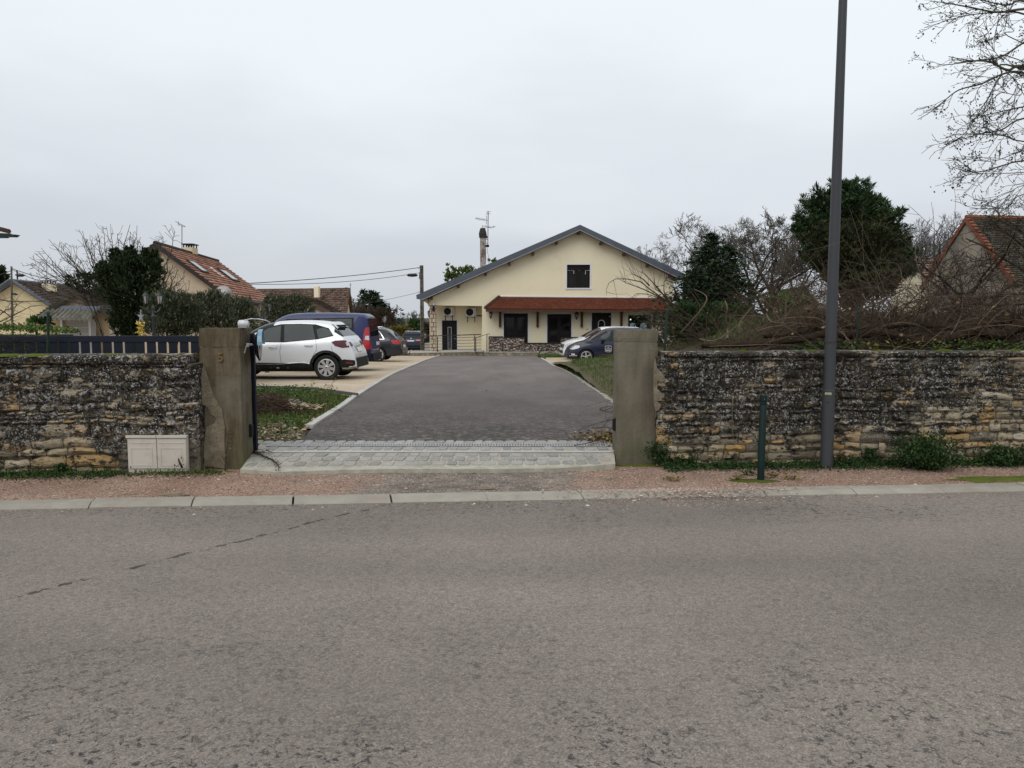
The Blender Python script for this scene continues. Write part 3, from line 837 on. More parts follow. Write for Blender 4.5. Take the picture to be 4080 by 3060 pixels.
def leaves(name, P, size, mat, parent=None, label=None, cat=None, kind=None, flat=.3, ratio=.55, seed=1, dirs=None, droop=0.0):
    """leaf-sized folded quads at points P; dirs = preferred axis of each leaf"""
    rs = np.random.RandomState(seed)
    P = np.asarray(P, float); n = len(P)
    if n == 0: P = np.zeros((1, 3)); n = 1
    S = np.asarray(size) * rs.uniform(.6, 1.35, n)
    ax = rs.normal(0, 1, (n, 3))
    if dirs is not None: ax = np.asarray(dirs) + ax * .35
    ax[:, 2] = ax[:, 2] * (1 - flat) - droop
    ax /= np.linalg.norm(ax, axis=1)[:, None] + 1e-9
    up = rs.normal(0, 1, (n, 3)); up[:, 2] += 1.2
    sd = np.cross(ax, up); sd /= np.linalg.norm(sd, axis=1)[:, None] + 1e-9
    A = ax * S[:, None]; B = sd * (S * ratio * .5)[:, None]
    V = np.stack([P, P + A * .5 + B, P + A, P + A * .5 - B], 1)
    F = np.arange(4 * n).reshape(n, 4).tolist()
    return tag(link_mesh(name, V.reshape(-1, 3), F, mat, parent), label, cat, kind=kind)
def polyscatter(poly, n, seed=2):
    rr = random.Random(seed); xs = [p[0] for p in poly]; ys = [p[1] for p in poly]; out = []
    while len(out) < n:
        x, y = rr.uniform(min(xs), max(xs)), rr.uniform(min(ys), max(ys)); ins = False
        for (x1, y1), (x2, y2) in zip(poly, poly[1:] + poly[:1]):
            if (y1 > y) != (y2 > y) and x < (x2 - x1) * (y - y1) / (y2 - y1) + x1: ins = not ins
        if ins: out.append((x, y))
    return out
# left garden
gpoly = [(-7, 9.5), (dl[0].x - .1, 9.9)] + [(p.x - .1, p.y) for p in dl[1:4]] + [(p.x, p.y - .1) for p in lot_b] + [(-8, 14)]
P = [(x, y, gz(y) - .02) for x, y in polyscatter(gpoly, 22000) if mnoise.noise(Vector((x * .9, y * .9, 1))) + (y - 11.6) * .25 > -.1]
blades('lawn_grass', P, .11, MT['grass'], 'patchy green grass growing in the bed left of the drive', 'grass', w=.006, seed=2)
P = [(x, y, gz(y) + rnd.uniform(-.02, .06)) for x, y in polyscatter(gpoly, 7000, 5)]
leaves('dry_ground_leaves', P, .035, MT['leafdead'], label='brown dead stems and leaves littering the left bed', cat='leaf litter', kind='stuff', flat=.7)
P = [(x, y, gz(y) + rnd.uniform(0, .16)) for x, y in polyscatter(gpoly, 16000, 6)
     if (mnoise.noise(Vector((x * 1.2, y * 1.2, 7))) > .12 or (y > 13.2 and x < -3.6) or (y < 10.6 and x < -2.75))]
leaves('ground_weeds', P, .045, MT['leafgreen'], label='low leafy green weeds in the left bed behind the gate pillar', cat='weeds', kind='stuff', flat=.5)
spill = polyscatter([(dl[0].x - .05, 9.95), (dl[1].x - .05, dl[1].y), (dl[1].x - .15, dl[1].y + .8), (dl[1].x - .75, dl[1].y + .3), (dl[0].x - 1.15, 10.1)], 420, 8)
pebbles('rubble_stones', [(x, y, gz(y) + rnd.uniform(0, .03)) for x, y in spill], .02, MT['pebbeige'], 'beige stones heaped at the near corner of the left bed', cat='rubble')
# right garden bank
bpoly = [(drr[4].x + .2, drr[4].y - 2.5), (9, 11), (14, 15), (14, 29.5), (drr[1].x + .9, 29.9), (drr[2].x + .2, drr[2].y), (drr[3].x + .2, drr[3].y), (drr[4].x + .2, drr[4].y)]
P = [(x, y, mound_z(x, y) - .02) for x, y in polyscatter(bpoly, 46000, 11)]
P += [(x, y, gz(y) - .02) for x, y in polyscatter([(xe(y) + .12, y) for y in (12, 16, 20, 24, 28, 30.2)] + [(6, 30.2), (4.5, 20), (3.5, 12)], 15000, 15)]
blades('bank_grass', P, .10, MT['grass'], 'rough green grass on the garden bank beyond the right pillar', 'grass', w=.0055, seed=3)
P = [(x, y, mound_z(x, y) - .02) for x, y in polyscatter([(5, 18), (14, 18), (16, 30), (6, 30)], 15000, 12)]
blades('mound_grass', P, .16, MT['leafgreen'], 'long grass covering the mound behind the tangled vines', 'grass', w=.014, seed=4)
P = [(x, y, gz(y) - .02) for x, y in polyscatter([(drr[0].x + .15, 36.2), (drr[0].x + .3, 41), (5, 41), (5, 47.3), (drr[0].x + .1, 47.3)], 6000, 13)]
blades('verge_grass', P, .14, MT['grass'], 'small green grass patch at the far end of the drive', 'grass', w=.012, seed=5)
P = [(x, y, gz(y) + .01) for x, y in polyscatter([(1.2, 9.6), (2.2, 9.6), (2.2, 11.6), (1.9, 11.2)], 1500, 14)]
P += [(rnd.gauss(1.55, .35), rnd.gauss(9.95, .22), rnd.uniform(.02, .10)) for _ in range(1400)]
leaves('swept_leaves', P, .05, MT['leafdead'], label='drift of dead leaves behind the right gate pillar', cat='dead leaves', kind='stuff', flat=.6)
P = [(rnd.gauss(1.5, .22), rnd.gauss(9.85, .12), rnd.uniform(.03, .11)) for _ in range(260)]
leaves('swept_green_leaves', P, .05, MT['leafyel'], label='yellow-green leaves lying on the leaf drift beside the right pillar', cat='dead leaves', kind='stuff', flat=.6)
P = [(rnd.uniform(-2, 2), rnd.uniform(10, 24), .016) for _ in range(70)]
P = [(x, y, gz(y) + .018) for x, y, z in P]
leaves('stray_leaves', P, .035, MT['leafdead'], label='few stray dead leaves scattered over the tarmac drive', cat='dead leaves', kind='stuff', flat=.98)
# ------------------------------------------------------------------ rubble walls, pillars
PILL = dict(L=(-3.535, -3.075), R=(1.225, 1.70))
def wall_stone(parent, x0, x1, z0, z1, proud, mat, name='stone', rounding=.09, fY=wallY):
    w, h = x1 - x0, z1 - z0
    nx, nz = (5 if w > .16 else 4), (4 if h > .07 else 3)
    off = Vector((x0 * 7.7, z0 * 9.1, 2.2))
    V = []; F = []
    for j in range(nz):
        for i in range(nx):
            u, v = i / (nx - 1) * 2 - 1, j / (nz - 1) * 2 - 1
            ed = max(abs(u), abs(v))
            cu, cv = u, v
            if abs(u) == 1 and abs(v) == 1: cu *= 1 - rounding * rnd.uniform(.2, 1); cv *= 1 - rounding * rnd.uniform(.3, 1.2)
            x = (x0 + x1) / 2 + cu * w / 2; z = (z0 + z1) / 2 + cv * h / 2
            nn = mnoise.noise(Vector((x * 9, z * 16, 1)) + off)
            x += .16 * h * mnoise.noise(Vector((x * 14, z * 14, 5))) ; z += .30 * h * mnoise.noise(Vector((x * 11, z * 11, 8)) + off)
            d = proud * (1 - .75 * ed ** 5) + .012 * nn
            z += .045 * min(1, max(0, (1.15 - z) * 3)) * mnoise.noise(Vector((x * 1.15, z * 2.1, 4))) * min(1, max(.0, (z + .1) * 6))
            V.append((x, fY(x) - max(.002, d), z))
    for j in range(nz - 1):
        for i in range(nx - 1):
            a = j * nx + i; F.append((a, a + 1, a + nx + 1, a + nx))
    ring = [i for i in range(nx)] + [j * nx + nx - 1 for j in range(1, nz)] + [(nz - 1) * nx + i for i in range(nx - 2, -1, -1)] + [j * nx for j in range(nz - 2, 0, -1)]
    b = len(V)
    for r in ring:
        x, y, z = V[r]; V.append((x, fY(x) + .03, z))
    n = len(ring)
    for k in range(n):
        F.append((ring[(k + 1) % n], ring[k], b + k, b + (k + 1) % n))
    return link_mesh(name, V, F, mat, parent, smooth=40)
def rubble_wall(root, xa, xb, ztop_a, ztop_b, holes, limit, seed):
    rr = random.Random(seed)
    zt = lambda x: ztop_a + (ztop_b - ztop_a) * (x - xa) / (xb - xa)
    # core
    m = MB()
    n = int((xb - xa) / .35)
    V = []; F = []
    nz = 8
    for i in range(n + 1):
        x = xa + (xb - xa) * i / n
        for j in range(nz):
            z = -.3 + (zt(x) + .3) * j / (nz - 1)
            V.append((x, wallY(x) + .006 * mnoise.noise(Vector((x * 4, 0, z * 4))), z))
        V.append((x, wallY(x) + .40, zt(x))); V.append((x, wallY(x) + .40, -.3))
    k = nz + 2
    for i in range(n):
        for j in range(k - 1): F.append((i * k + j, (i + 1) * k + j, (i + 1) * k + j + 1, i * k + j + 1))
    F += [tuple(range(k))[::-1], tuple(n * k + j for j in range(k))]
    link_mesh('mortar_core', V, F, MT['mortar'], root)
    z = -.115; cand = []
    while z < max(ztop_a, ztop_b) - .02:
        h = rr.choice([.05, .06, .085, .095, .12, .15]) if z > .12 else rr.choice([.07, .09, .12])
        x = xa + rr.uniform(-.2, 0)
        while x < xb:
            w = h * rr.uniform(1.2, 3.6)
            w = max(.08, min(.5, w)) * (1.5 if rr.random() < .12 else 1)
            x0, x1 = max(x, xa) + .006, min(x + w, xb) - .006
            z0 = z + rr.uniform(-.006, .01); z1 = min(z + h - .008 + rr.uniform(-.012, .006), zt(x) - .004)
            if x1 - x0 > .05 and z1 - z0 > .03 and not any(x1 > a and x0 < c and z1 > b and z0 < d for a, b, c, d in holes):
                if h > .1 and rr.random() < .3 and w < .3:
                    zm = z0 + (z1 - z0) * rr.uniform(.4, .6); cand += [(x0, x1, z0, zm - .004), (x0, x1, zm + .004, z1)]
                else: cand.append((x0, x1, z0, z1))
            x += w
        z += h
    # the largest stay single stones, small fillers are joined
    cand.sort(key=lambda c: -(c[1] - c[0]) * (c[3] - c[2]) * (1 if -5.3 < (c[0] + c[1]) / 2 < 6.2 else .2))
    for c in cand[:limit]: wall_stone(root, *c, rr.uniform(.016, .055), MT['wstone'])
    if cand[limit:]:
        m = MB()
        for (x0, x1, z0, z1) in cand[limit:]:
            d = rr.uniform(.008, .02); xm = (x0 + x1) / 2
            y = wallY(xm)
            m.add([(x0, y, z0), (x1, y, z0), (x1, y, z1), (x0, y, z1), (x0 + .012, y - d, z0 + .01), (x1 - .012, y - d, z0 + .012), (x1 - .01, y - d, z1 - .012), (x0 + .012, y - d, z1 - .01)],
                  [(4, 5, 6, 7), (0, 1, 5, 4), (1, 2, 6, 5), (2, 3, 7, 6), (3, 0, 4, 7)])
        tag(m.build('filler_stones', MT['wstone'], root), kind='stuff')
def coping(root, xa, xb, zlow_a, zlow_b, th, cuts):
    zl = lambda x: zlow_a + (zlow_b - zlow_a) * (x - xa) / (xb - xa)
    xs = [xa] + [c for c in cuts if xa < c < xb] + [xb]
    for a, b in zip(xs, xs[1:]):
        a_, b_ = a + .006, b - .006
        n = max(3, int((b_ - a_) / .12)); V = []; F = []
        t_ = th * rnd.uniform(.9, 1.1); ov = rnd.uniform(.03, .06)
        for i in range(n + 1):
            x = a_ + (b_ - a_) * i / n
            nn = lambda q, s=.012: s * mnoise.noise(Vector((x * 6, q * 5.1, a)))
            y = wallY(x)
            sec = [(y + .44, zl(x)), (y - ov + .02 + nn(1), zl(x) + .002 + nn(2)), (y - ov + nn(3), zl(x) + t_ * .25 + nn(4)), (y - ov - .004 + nn(5), zl(x) + t_ * .75 + nn(6)),
                   (y - ov + .025 + nn(7), zl(x) + t_ + nn(8)), (y + .2, zl(x) + t_ + .008 + nn(9)), (y + .44, zl(x) + t_)]
            V += [(x, p, q) for p, q in sec]
        k = 7
        for i in range(n):
            for j in range(k):
                j2 = (j + 1) % k; F.append((i * k + j2, i * k + j, (i + 1) * k + j, (i + 1) * k + j2))
        F += [tuple(range(k)), tuple(n * k + k - 1 - j for j in range(k))]
        link_mesh('coping_stone', V, F, MT['wstone'], root, smooth=50)
lw = empty('rubble_wall', (-5, wallY(-5), -.12), label='long lichen-covered rubble stone wall left of the gate, with a meter box in it', cat='stone wall')
rw = empty('rubble_wall', (4, wallY(4), -.12), label='long lichen-covered rubble stone wall right of the gate, under the tangled vines', cat='stone wall')
zL = at(0, 1452, wallY(-4.6) - .03).z; zL2 = at(780, 1450, wallY(-3.5) - .03).z
zR = at(2700, 1424, wallY(1.8) - .03).z; zR2 = at(4000, 1424, wallY(5.5) - .03).z
bx0, bx1 = at(507, 1800, wallY(-4.4)).x, at(752, 1800, wallY(-3.7)).x
bz1, bz0 = at(600, 1736, wallY(-4) - .03).z, at(600, 1871, wallY(-4) - .03).z
rubble_wall(lw, -9.5, -3.50, zL, zL2, [(bx0 - .02, bz0, bx1 + .02, bz1 + .02)], 298, 3)
rubble_wall(rw, 1.68, 9.5, zR, zR2, [], 298, 4)
coping(lw, -9.5, -3.60, zL, zL2, .095, [-8.3, -7.2, -6.1, at(115, 1430, 8.5).x, at(640, 1430, 8.6).x, at(300, 1430, 8.6).x])
coping(rw, 1.74, 9.5, zR, zR2, .06, [at(2730, 1400, 8.9).x, at(3100, 1400, 8.9).x, at(3500, 1400, 9).x, at(3790, 1400, 9).x, 5.9, 6.8, 7.9, 8.8])
# cream mortar smears where the pillars meet the wall
def smear(cf, poly, Yf, depth, name, parent, mat=MT['smear']):
    P = []
    for (x, y) in poly:
        p = cf(x, y, 1.0); d = p - Vector((0, 0, EYE))
        t = Yf(d.x * 8.7); P.append(Vector((d.x * t, t, EYE + d.z * t)))
    bm = bmesh.new(); bm.faces.new([bm.verts.new(p) for p in P])
    for k in range(30):
        xx = min(p.x for p in P) + .02 * k
        bmesh.ops.bisect_plane(bm, geom=bm.verts[:] + bm.edges[:] + bm.faces[:], plane_co=(xx, 0, 0), plane_no=(1, 0, 0))
    for k in range(14):
        bmesh.ops.bisect_plane(bm, geom=bm.verts[:] + bm.edges[:] + bm.faces[:], plane_co=(0, 0, -.1 + .1 * k), plane_no=(0, 0, 1))
    for v in bm.verts:
        t = Yf(v.co.x) + .008 * mnoise.noise(v.co * 9); v.co *= 1; v.co.y = t
    ext = bmesh.ops.extrude_face_region(bm, geom=bm.faces[:])
    for v in [g for g in ext['geom'] if isinstance(g, bmesh.types.BMVert)]: v.co.y += depth
    bmesh.ops.recalc_face_normals(bm, faces=bm.faces[:])
    bmesh.ops.triangulate(bm, faces=bm.faces[:])
    o = MB().addbm(bm).build(name, mat, parent); bm.free(); return o
pl = empty('gate_pillar', (-3.3, 8.75, -.1), label='square brown concrete gate pillar carrying a brass number 5, left of the drive', cat='pillar')
pr = empty('gate_pillar', (1.46, 8.97, -.1), label='grey-brown concrete gate pillar right of the drive, ending the right wall', cat='pillar')
def pillar(root, x0, x1, yf, dep, zt, zc, seed):
    """board-marked concrete: chipped shaft and a cap cast on top of it"""
    for (za, zb, nm, gr) in ((-.3, zc - .001, 'shaft', 0), (zc + .0015, zt, 'cap', .003)):
        nx, nz = 9, max(3, int((zb - za) / .09)); ny = 6
        V = []; F = []; idx = {}
        ring = [(i, 0) for i in range(nx)] + [(nx - 1, j) for j in range(1, ny)] + [(i, ny - 1) for i in range(nx - 2, -1, -1)] + [(0, j) for j in range(ny - 2, 0, -1)]
        for k in range(nz + 1):
            z = za + (zb - za) * k / nz
            for (i, j) in ring:
                x = x0 - gr + (x1 - x0 + 2 * gr) * i / (nx - 1); y = yf - gr + (dep + 2 * gr) * j / (ny - 1)
                q = Vector((x * 9, y * 9, z * 5 + seed)); r = .0035
                chip = .010 if (k in (0, nz)) else 0
                corner = (i in (0, nx - 1)) and (j in (0, ny - 1))
                s = 1 if not corner else 2.6
                V.append((x + s * r * mnoise.noise(q) + (chip if i == 0 else -chip if i == nx - 1 else 0) * rnd.random(), y + s * r * mnoise.noise(q + Vector((7, 3, 1))) + (chip if j == 0 else 0) * rnd.random(), z + (.004 * mnoise.noise(q * 2) if nm == 'cap' or k == nz else 0)))
        n = len(ring)
        for k in range(nz):
            for a in range(n):
                b = (a + 1) % n; F.append((k * n + a, k * n + b, (k + 1) * n + b, (k + 1) * n + a))
        F.append(tuple(nz * n + a for a in range(n)))
        link_mesh(nm, V, F, MT['concrete'], root)
yl, yr = 8.70, 8.98
pillar(pl, PILL['L'][0], PILL['L'][1], yl, .34, at(900, 1308, yl).z, at(900, 1383, yl).z, 1)
pillar(pr, PILL['R'][0], PILL['R'][1], yr, .30, at(2550, 1315, yr).z, at(2550, 1362, yr).z, 5)
smear(cL1, [(1690, 330), (1668, 380), (1660, 470), (1632, 540), (1612, 590), (1606, 655), (1700, 668), (1748, 690), (1768, 735), (1815, 770), (1800, 815), (1720, 850), (1706, 905), (1688, 1000), (1692, 1080), (1660, 1150), (1700, 1190), (1900, 1195), (1882, 1000), (1886, 850), (1862, 700), (1800, 600), (1770, 520), (1722, 370)],
      lambda x: (wallY(x) - .042) * (1 - min(1, max(0, (x + 3.60) / .13))) + (8.70 - .016) * min(1, max(0, (x + 3.60) / .13)), .06, 'mortar_fillet', pl)
smear(cL4, [(470, 400), (482, 480), (530, 520), (548, 560), (555, 590), (520, 600), (486, 590), (485, 660), (565, 740), (545, 770), (480, 770), (520, 800), (500, 850), (470, 860), (455, 800), (455, 400)],
      lambda x: wallY(x) - .042, .06, 'mortar_fillet', pr)
# house number
def text_mesh(body, size, ext, mat, name, parent=None, M=None, bevel=0, align='CENTER', local=False):
    cu = bpy.data.curves.new('lettering', 'FONT'); cu.body = body; cu.size = size; cu.extrude = ext; cu.bevel_depth = bevel
    cu.align_x = align; cu.align_y = 'CENTER'; cu.resolution_u = 3
    to = bpy.data.objects.new('lettering', cu); C.objects.link(to)
    dg = bpy.context.evaluated_depsgraph_get()
    me = bpy.data.meshes.new_from_object(to.evaluated_get(dg))
    bpy.data.objects.remove(to); bpy.data.curves.remove(cu)
    V = [(M @ v.co if M is not None else v.co)[:] for v in me.vertices]; F = [tuple(p.vertices) for p in me.polygons]
    bpy.data.meshes.remove(me)
    return link_mesh(name, V, F, mat, parent, local=local)
RX = Matrix.Rotation(PI / 2, 4, 'X')
p5 = cP(778, 1155, yl - .012)
text_mesh('5', .142, .006, MT['gold'], 'house_number', pl, Matrix.Translation(p5) @ RX, bevel=.0012)
# photocells on the inner faces, hinge plates
for root, X, px, py in ((pl, PILL['L'][1] + .012, 0, 0), (pr, PILL['R'][0] - .012, 0, 0)):
    yc = (yl if root is pl else yr) + (.25 if root is pl else .06)
    zc_ = .22 if root is pl else .28
    MB().bbox((X - .022, yc - .035, zc_), (X + .022, yc + .035, zc_ + .15), .012).build('photocell', MT['black'], root)
# small white-and-blue flashing lamp on top of the pillar
zt = at(900, 1308, yl).z
bl = cP(1510, 220, yl + .12); bl.z = zt + .003
be = empty('gate_beacon', tuple(bl), label='small white gate warning lamp with looped cable on top of the left pillar', cat='warning lamp')
m = MB(); r = .0475
prof = [(.0, -.055), (.036, -.055), (.044, -.045), (.046, 0), (.042, .04), (.028, .058), (0.0, .062)]
m.lathe(prof, (0, 0, .046), 14, 'x')
m.build('lamp_body', MT['clear'], be, smooth=40, local=True)
MB().bbox((-.05, -.04, 0), (.05, .04, .012), .003).build('base', MT['galv'], be, local=True)
MB().tube([Vector((-.02, -.02, .0)), Vector((-.01, -.03, .05)), Vector((.02, -.02, .09)), Vector((.09, 0, .105)), Vector((.17, .03, .10)), Vector((.24, .06, .085)), Vector((.25, .16, .06))], .0055, 6).build('cable', MT['white'], be, smooth=True, local=True)
# meter box
mb_ = empty('meter_box', ((bx0 + bx1) / 2, wallY((bx0 + bx1) / 2) - .02, bz0), label='low beige twin-door utility cabinet set into the left rubble wall', cat='utility box')
yb = wallY((bx0 + bx1) / 2) - .035; xm = (bx0 + bx1) / 2; hh = bz1 - bz0
MB().bbox((bx0, yb + .012, bz0 - .05), (bx1, yb + .3, bz1), .006).build('casing', MT['cabinet'], mb_)
MB().bbox((bx0 - .006, yb - .012, bz1 - .028), (xm - .003, yb + .011, bz1 + .004), .004).bbox((xm + .003, yb - .012, bz1 - .028), (bx1 + .006, yb + .011, bz1 + .004), .004).build('lid', MT['cabinet'], mb_)
for a, b in ((bx0 + .008, xm - .004), (xm + .004, bx1 - .008)):
    d = MB().bbox((a, yb, bz0 + .01), (b, yb + .011, bz1 - .034), .003).build('door', MT['cabinet'], mb_)
    m = MB()
    for (u0, u1, v0, v1) in ((.06, .94, .86, .89), (.12, .86, .10, .13), (.12, .86, .68, .70), (.12, .14, .131, .679), (.84, .86, .131, .679)):
        w = b - a; h2 = hh - .05
        m.box((a + w * u0, yb - .004, bz0 + .01 + h2 * v0), (a + w * u1, yb + .001, bz0 + .01 + h2 * v1))
    m.build('door_rib', MT['cabinet'], d)
MB().lathe([(.008, 0), (.008, .006)], (bx0 + .035, yb - .006, bz0 + .03), 8, 'y').build('lock', MT['black'], mb_)

# sliding gate, open behind the left wall
gY = 9.16
gt = at(400, 1338, gY).z
gate = empty('sliding_gate', (-6, gY, .02), label='open navy blue aluminium sliding gate resting behind the left wall', cat='gate')
gxr = at(1018, 1500, gY).x; gxl = -8.2
tr = at(400, 1363, gY).z
MB().bbox((gxl, gY - .022, tr), (gxr - .07, gY + .022, gt), .003).build('top_rail', MT['navy'], gate)
MB().bbox((gxl, gY - .022, .03), (gxr - .07, gY + .022, .15), .003).build('bottom_rail', MT['navy'], gate)
MB().bbox((gxr - .047, gY - .028, .012), (gxr, gY + .028, at(1010, 1328, gY).z), .004).build('end_stile', MT['navy'], gate)
MB().box((gxr - .0695, gY - .02, .012), (gxr - .0475, gY + .02, gt)).build('end_post', MT['black'], gate)
x = at(0 + 500 / 2.1067, 1400, gY).x
pit = 43.75 / FPX * gY; gap = 11.5 / FPX * gY
xs = [x + pit * i for i in range(-26, 18)]
for a in xs:
    if a + pit - gap < gxr - .07 and a > gxl:
        MB().box((a + .001, gY - .012, .1505), (a + pit - gap, gY + .012, tr - .001)).build('board', MT['navy'], gate)
# convex mirror on the pillar, seen from behind
mc = cP(1990, 762, 9.02)
mir = empty('convex_mirror', tuple(mc), rz=math.radians(-78), label='round convex traffic mirror with pale blue rim, clamped to the left pillar and seen edge-on', cat='mirror')
R_ = 61.5 / FPX * 9.02
MB().lathe([(0.0, -.055), (R_ * .35, -.050), (R_ * .7, -.032), (R_ * .93, -.008), (R_, 0), (R_ * .99, .012)], (0, 0, 0), 28, 'y').build('back_shell', MT['navy'], mir, smooth=True, local=True)
MB().lathe([(R_ * .985, .0125), (R_ * .8, .022), (R_ * .4, .034), (0.0, .038)], (0, 0, 0), 28, 'y').build('mirror_face', MT['chrome'], mir, smooth=True, local=True)
m = MB()
for i in range(15):
    a0, a1 = PI * (.02 + .96 * i / 15), PI * (.02 + .96 * (i + 1) / 15)
    q = lambda a, r, y: (r * math.cos(a), y, r * math.sin(a))
    P = [q(a0, R_ * 1.01, 0), q(a1, R_ * 1.01, 0), q(a1, R_ * 1.03, .05), q(a0, R_ * 1.03, .05)]
    P2 = [q(a0, R_ * 1.03, 0), q(a1, R_ * 1.03, 0), q(a1, R_ * 1.055, .05), q(a0, R_ * 1.055, .05)]
    m.add(P + P2, [(0, 1, 2, 3), (7, 6, 5, 4), (3, 2, 6, 7), (1, 0, 4, 5)])
m.build('visor', MT['mirrorblue'], mir, local=True)
brk = MB()
wl = mir.location
br = [cP(1640, 745, yl - .02), cP(1760, 735, yl + .03), cP(1860, 745, 8.96), mc + Vector((-.02, .0, 0))]
brk.tube(br, [.016, .012, .006, .008], 6)
brk.tube([cP(1590, 790, yl - .02), cP(1560, 900, yl - .02), cP(1530, 1000, yl - .02)], .008, 5)
brk.cbox(cP(1640, 745, yl - .008), (.03, .012, .04))
b_o = brk.build('bracket', MT['galv'])
b_o.parent = mir; b_o.matrix_parent_inverse = (Matrix.Translation(wl) @ Matrix.Rotation(math.radians(-78), 4, 'Z')).inverted()

# ---------------------------------------------------------- lamp post and bollard
lpY = 8.62
lb = plane_at(3292, 1862, -.115)
lp = empty('lamp_post', (lb.x, lb.y, -.115), label='tall tapered grey steel lamp post standing before the right wall', cat='lamp post')
r0 = 24.5 / FPX * lb.y
MB().lathe([(r0 + .004, -.2), (r0 + .002, .03), (r0, .05), (r0 * .985, .9), (r0 * .93, .905), (r0 * .62, 5.6), (r0 * .45, 8.0), (.02, 8.02)], (0, 0, 0), 28).build('shaft', MT['lampgrey'], lp, smooth=30, local=True)
MB().tube([(0, 0, 7.9), (0, -.3, 8.15), (0, -1.2, 8.3)], .03, 8).build('arm', MT['lampgrey'], lp, smooth=True, local=True)
MB().bbox((-.14, -1.75, 8.25), (.14, -1.15, 8.33), .03).build('lamp_head', MT['lampgrey'], lp, local=True)
def on_post(z0, z1, a0, a1, off, mat, name, n=8):
    V = []; F = []
    for i in range(n + 1):
        a = a0 + (a1 - a0) * i / n
        for z in (z0, z1): V.append(((r0 * .99 + off) * math.sin(a), -(r0 * .99 + off) * math.cos(a), z))
        for z in (z1, z0): V.append(((r0 * .9) * math.sin(a), -(r0 * .9) * math.cos(a), z))
    for i in range(n):
        for j in range(4): F.append((4 * i + j, 4 * i + (j + 1) % 4, 4 * i + 4 + (j + 1) % 4, 4 * i + 4 + j)[::-1])
    F += [(0, 1, 2, 3), (4 * n + 3, 4 * n + 2, 4 * n + 1, 4 * n)]
    return link_mesh(name, V, F, mat, lp, local=True)
zz = lambda py: at(3290, py, lb.y).z + .115
MBm = on_post(zz(1740), zz(1594), -.95, .15, .0035, MT['lampgrey'], 'access_door')
on_post(zz(1571.5), zz(1562.5), -.98, -.0, .003, MT['sticker'], 'sticker')
for za, zb in ((1566, 1565), (1569.6, 1569.0)): on_post(zz(za + .9), zz(za - .2), -.86, -.06, .0045, MT['platetxt'], 'sticker_print')
sc_ = zz(1601)
MB().lathe([(.008, 0), (.008, .008)], (r0 * math.sin(-.5), -r0 * math.cos(-.5) - .006, sc_), 8, 'y').build('lock', MT['black'], lp, local=True)
cr_ = r0 * 1.005 * .90
bt = zz(1250 + 30 / 1)
m = MB()
m.tube([(r0 * .92 * math.sin(a), -r0 * .92 * math.cos(a), zz(1362) + .012 * math.sin(a)) for a in [i * PI / 8 for i in range(17)]], .004, 5)
m.build('wire_tie', MT['wire'], lp, local=True)
bb = plane_at(3030.6, 1914, -.115)
bo = empty('bollard', tuple(bb), label='dark green cylindrical steel bollard on the pink footpath before the right wall', cat='bollard')
rb = 14.2 / FPX * bb.y; H = at(3038, 1573, bb.y).z + .115
Mt = Matrix.Rotation(math.radians(.4), 4, 'Y')
MB().lathe([(rb, -.15), (rb, H - .115), (rb * .93, H - .11), (rb * .93, H - .10), (rb, H - .097), (rb, H - .085), (rb * .93, H - .082), (rb * .93, H - .072), (rb, H - .068), (rb * 1.01, H - .02), (rb * .97, H - .006), (rb * .85, H)], (0, 0, 0), 24, M=Mt).build('post', MT['green'], bo, smooth=30, local=True)
MB().box((-.002, -rb * 1.02, H - .05), (.002, -rb * .98, H - .035), M=Mt).build('rivet', MT['galv'], bo, local=True)

# ---------------------------------------------------------- moss, weeds and plants at the wall foot
P = []
for _ in range(1300):
    x = rnd.uniform(-6.5, -3.3) if rnd.random() < .5 else rnd.uniform(1.7, 7)
    P.append((x, wallY(x) - abs(rnd.gauss(0, .10)) - .03, -.115 + rnd.random() * .02))
blades('wall_foot_grass', P, .05, MT['grass'], 'thin fringe of grass along the foot of the rubble walls', 'grass', w=.004, seed=7)
def strip_weeds(x0, x1, n, hmax, mat, name, label, spread=.14, seed=1, size=.03, dens=None):
    rr = random.Random(seed); P = []
    while len(P) < n:
        x = rr.uniform(x0, x1)
        k = .5 + .5 * mnoise.noise(Vector((x * 2.4, seed, 0)))
        if rr.random() > k * 1.3: continue
        d = abs(rr.gauss(0, spread)); h = max(.0, (1 - d / (spread * 3))) * hmax * k * rr.random()
        P.append((x, wallY(x) - .035 - d, -.112 + h))
    leaves(name, P, size, mat, label=label, cat='weeds', kind='stuff', flat=.45, seed=seed)
strip_weeds(-7.5, -4.35, 5200, .10, MT['leafweed'], 'wall_foot_weeds', 'low green weeds along the foot of the left wall', seed=3, size=.028)
strip_weeds(-4.5, -3.2, 900, .05, MT['leafweed'], 'box_foot_weeds', 'sparse weeds and moss under the utility cabinet', seed=4, size=.022)
strip_weeds(1.75, 7.5, 13000, .13, MT['leafweed'], 'wall_foot_weeds', 'green creeping weeds along the foot of the right wall', seed=5, size=.03, spread=.15)
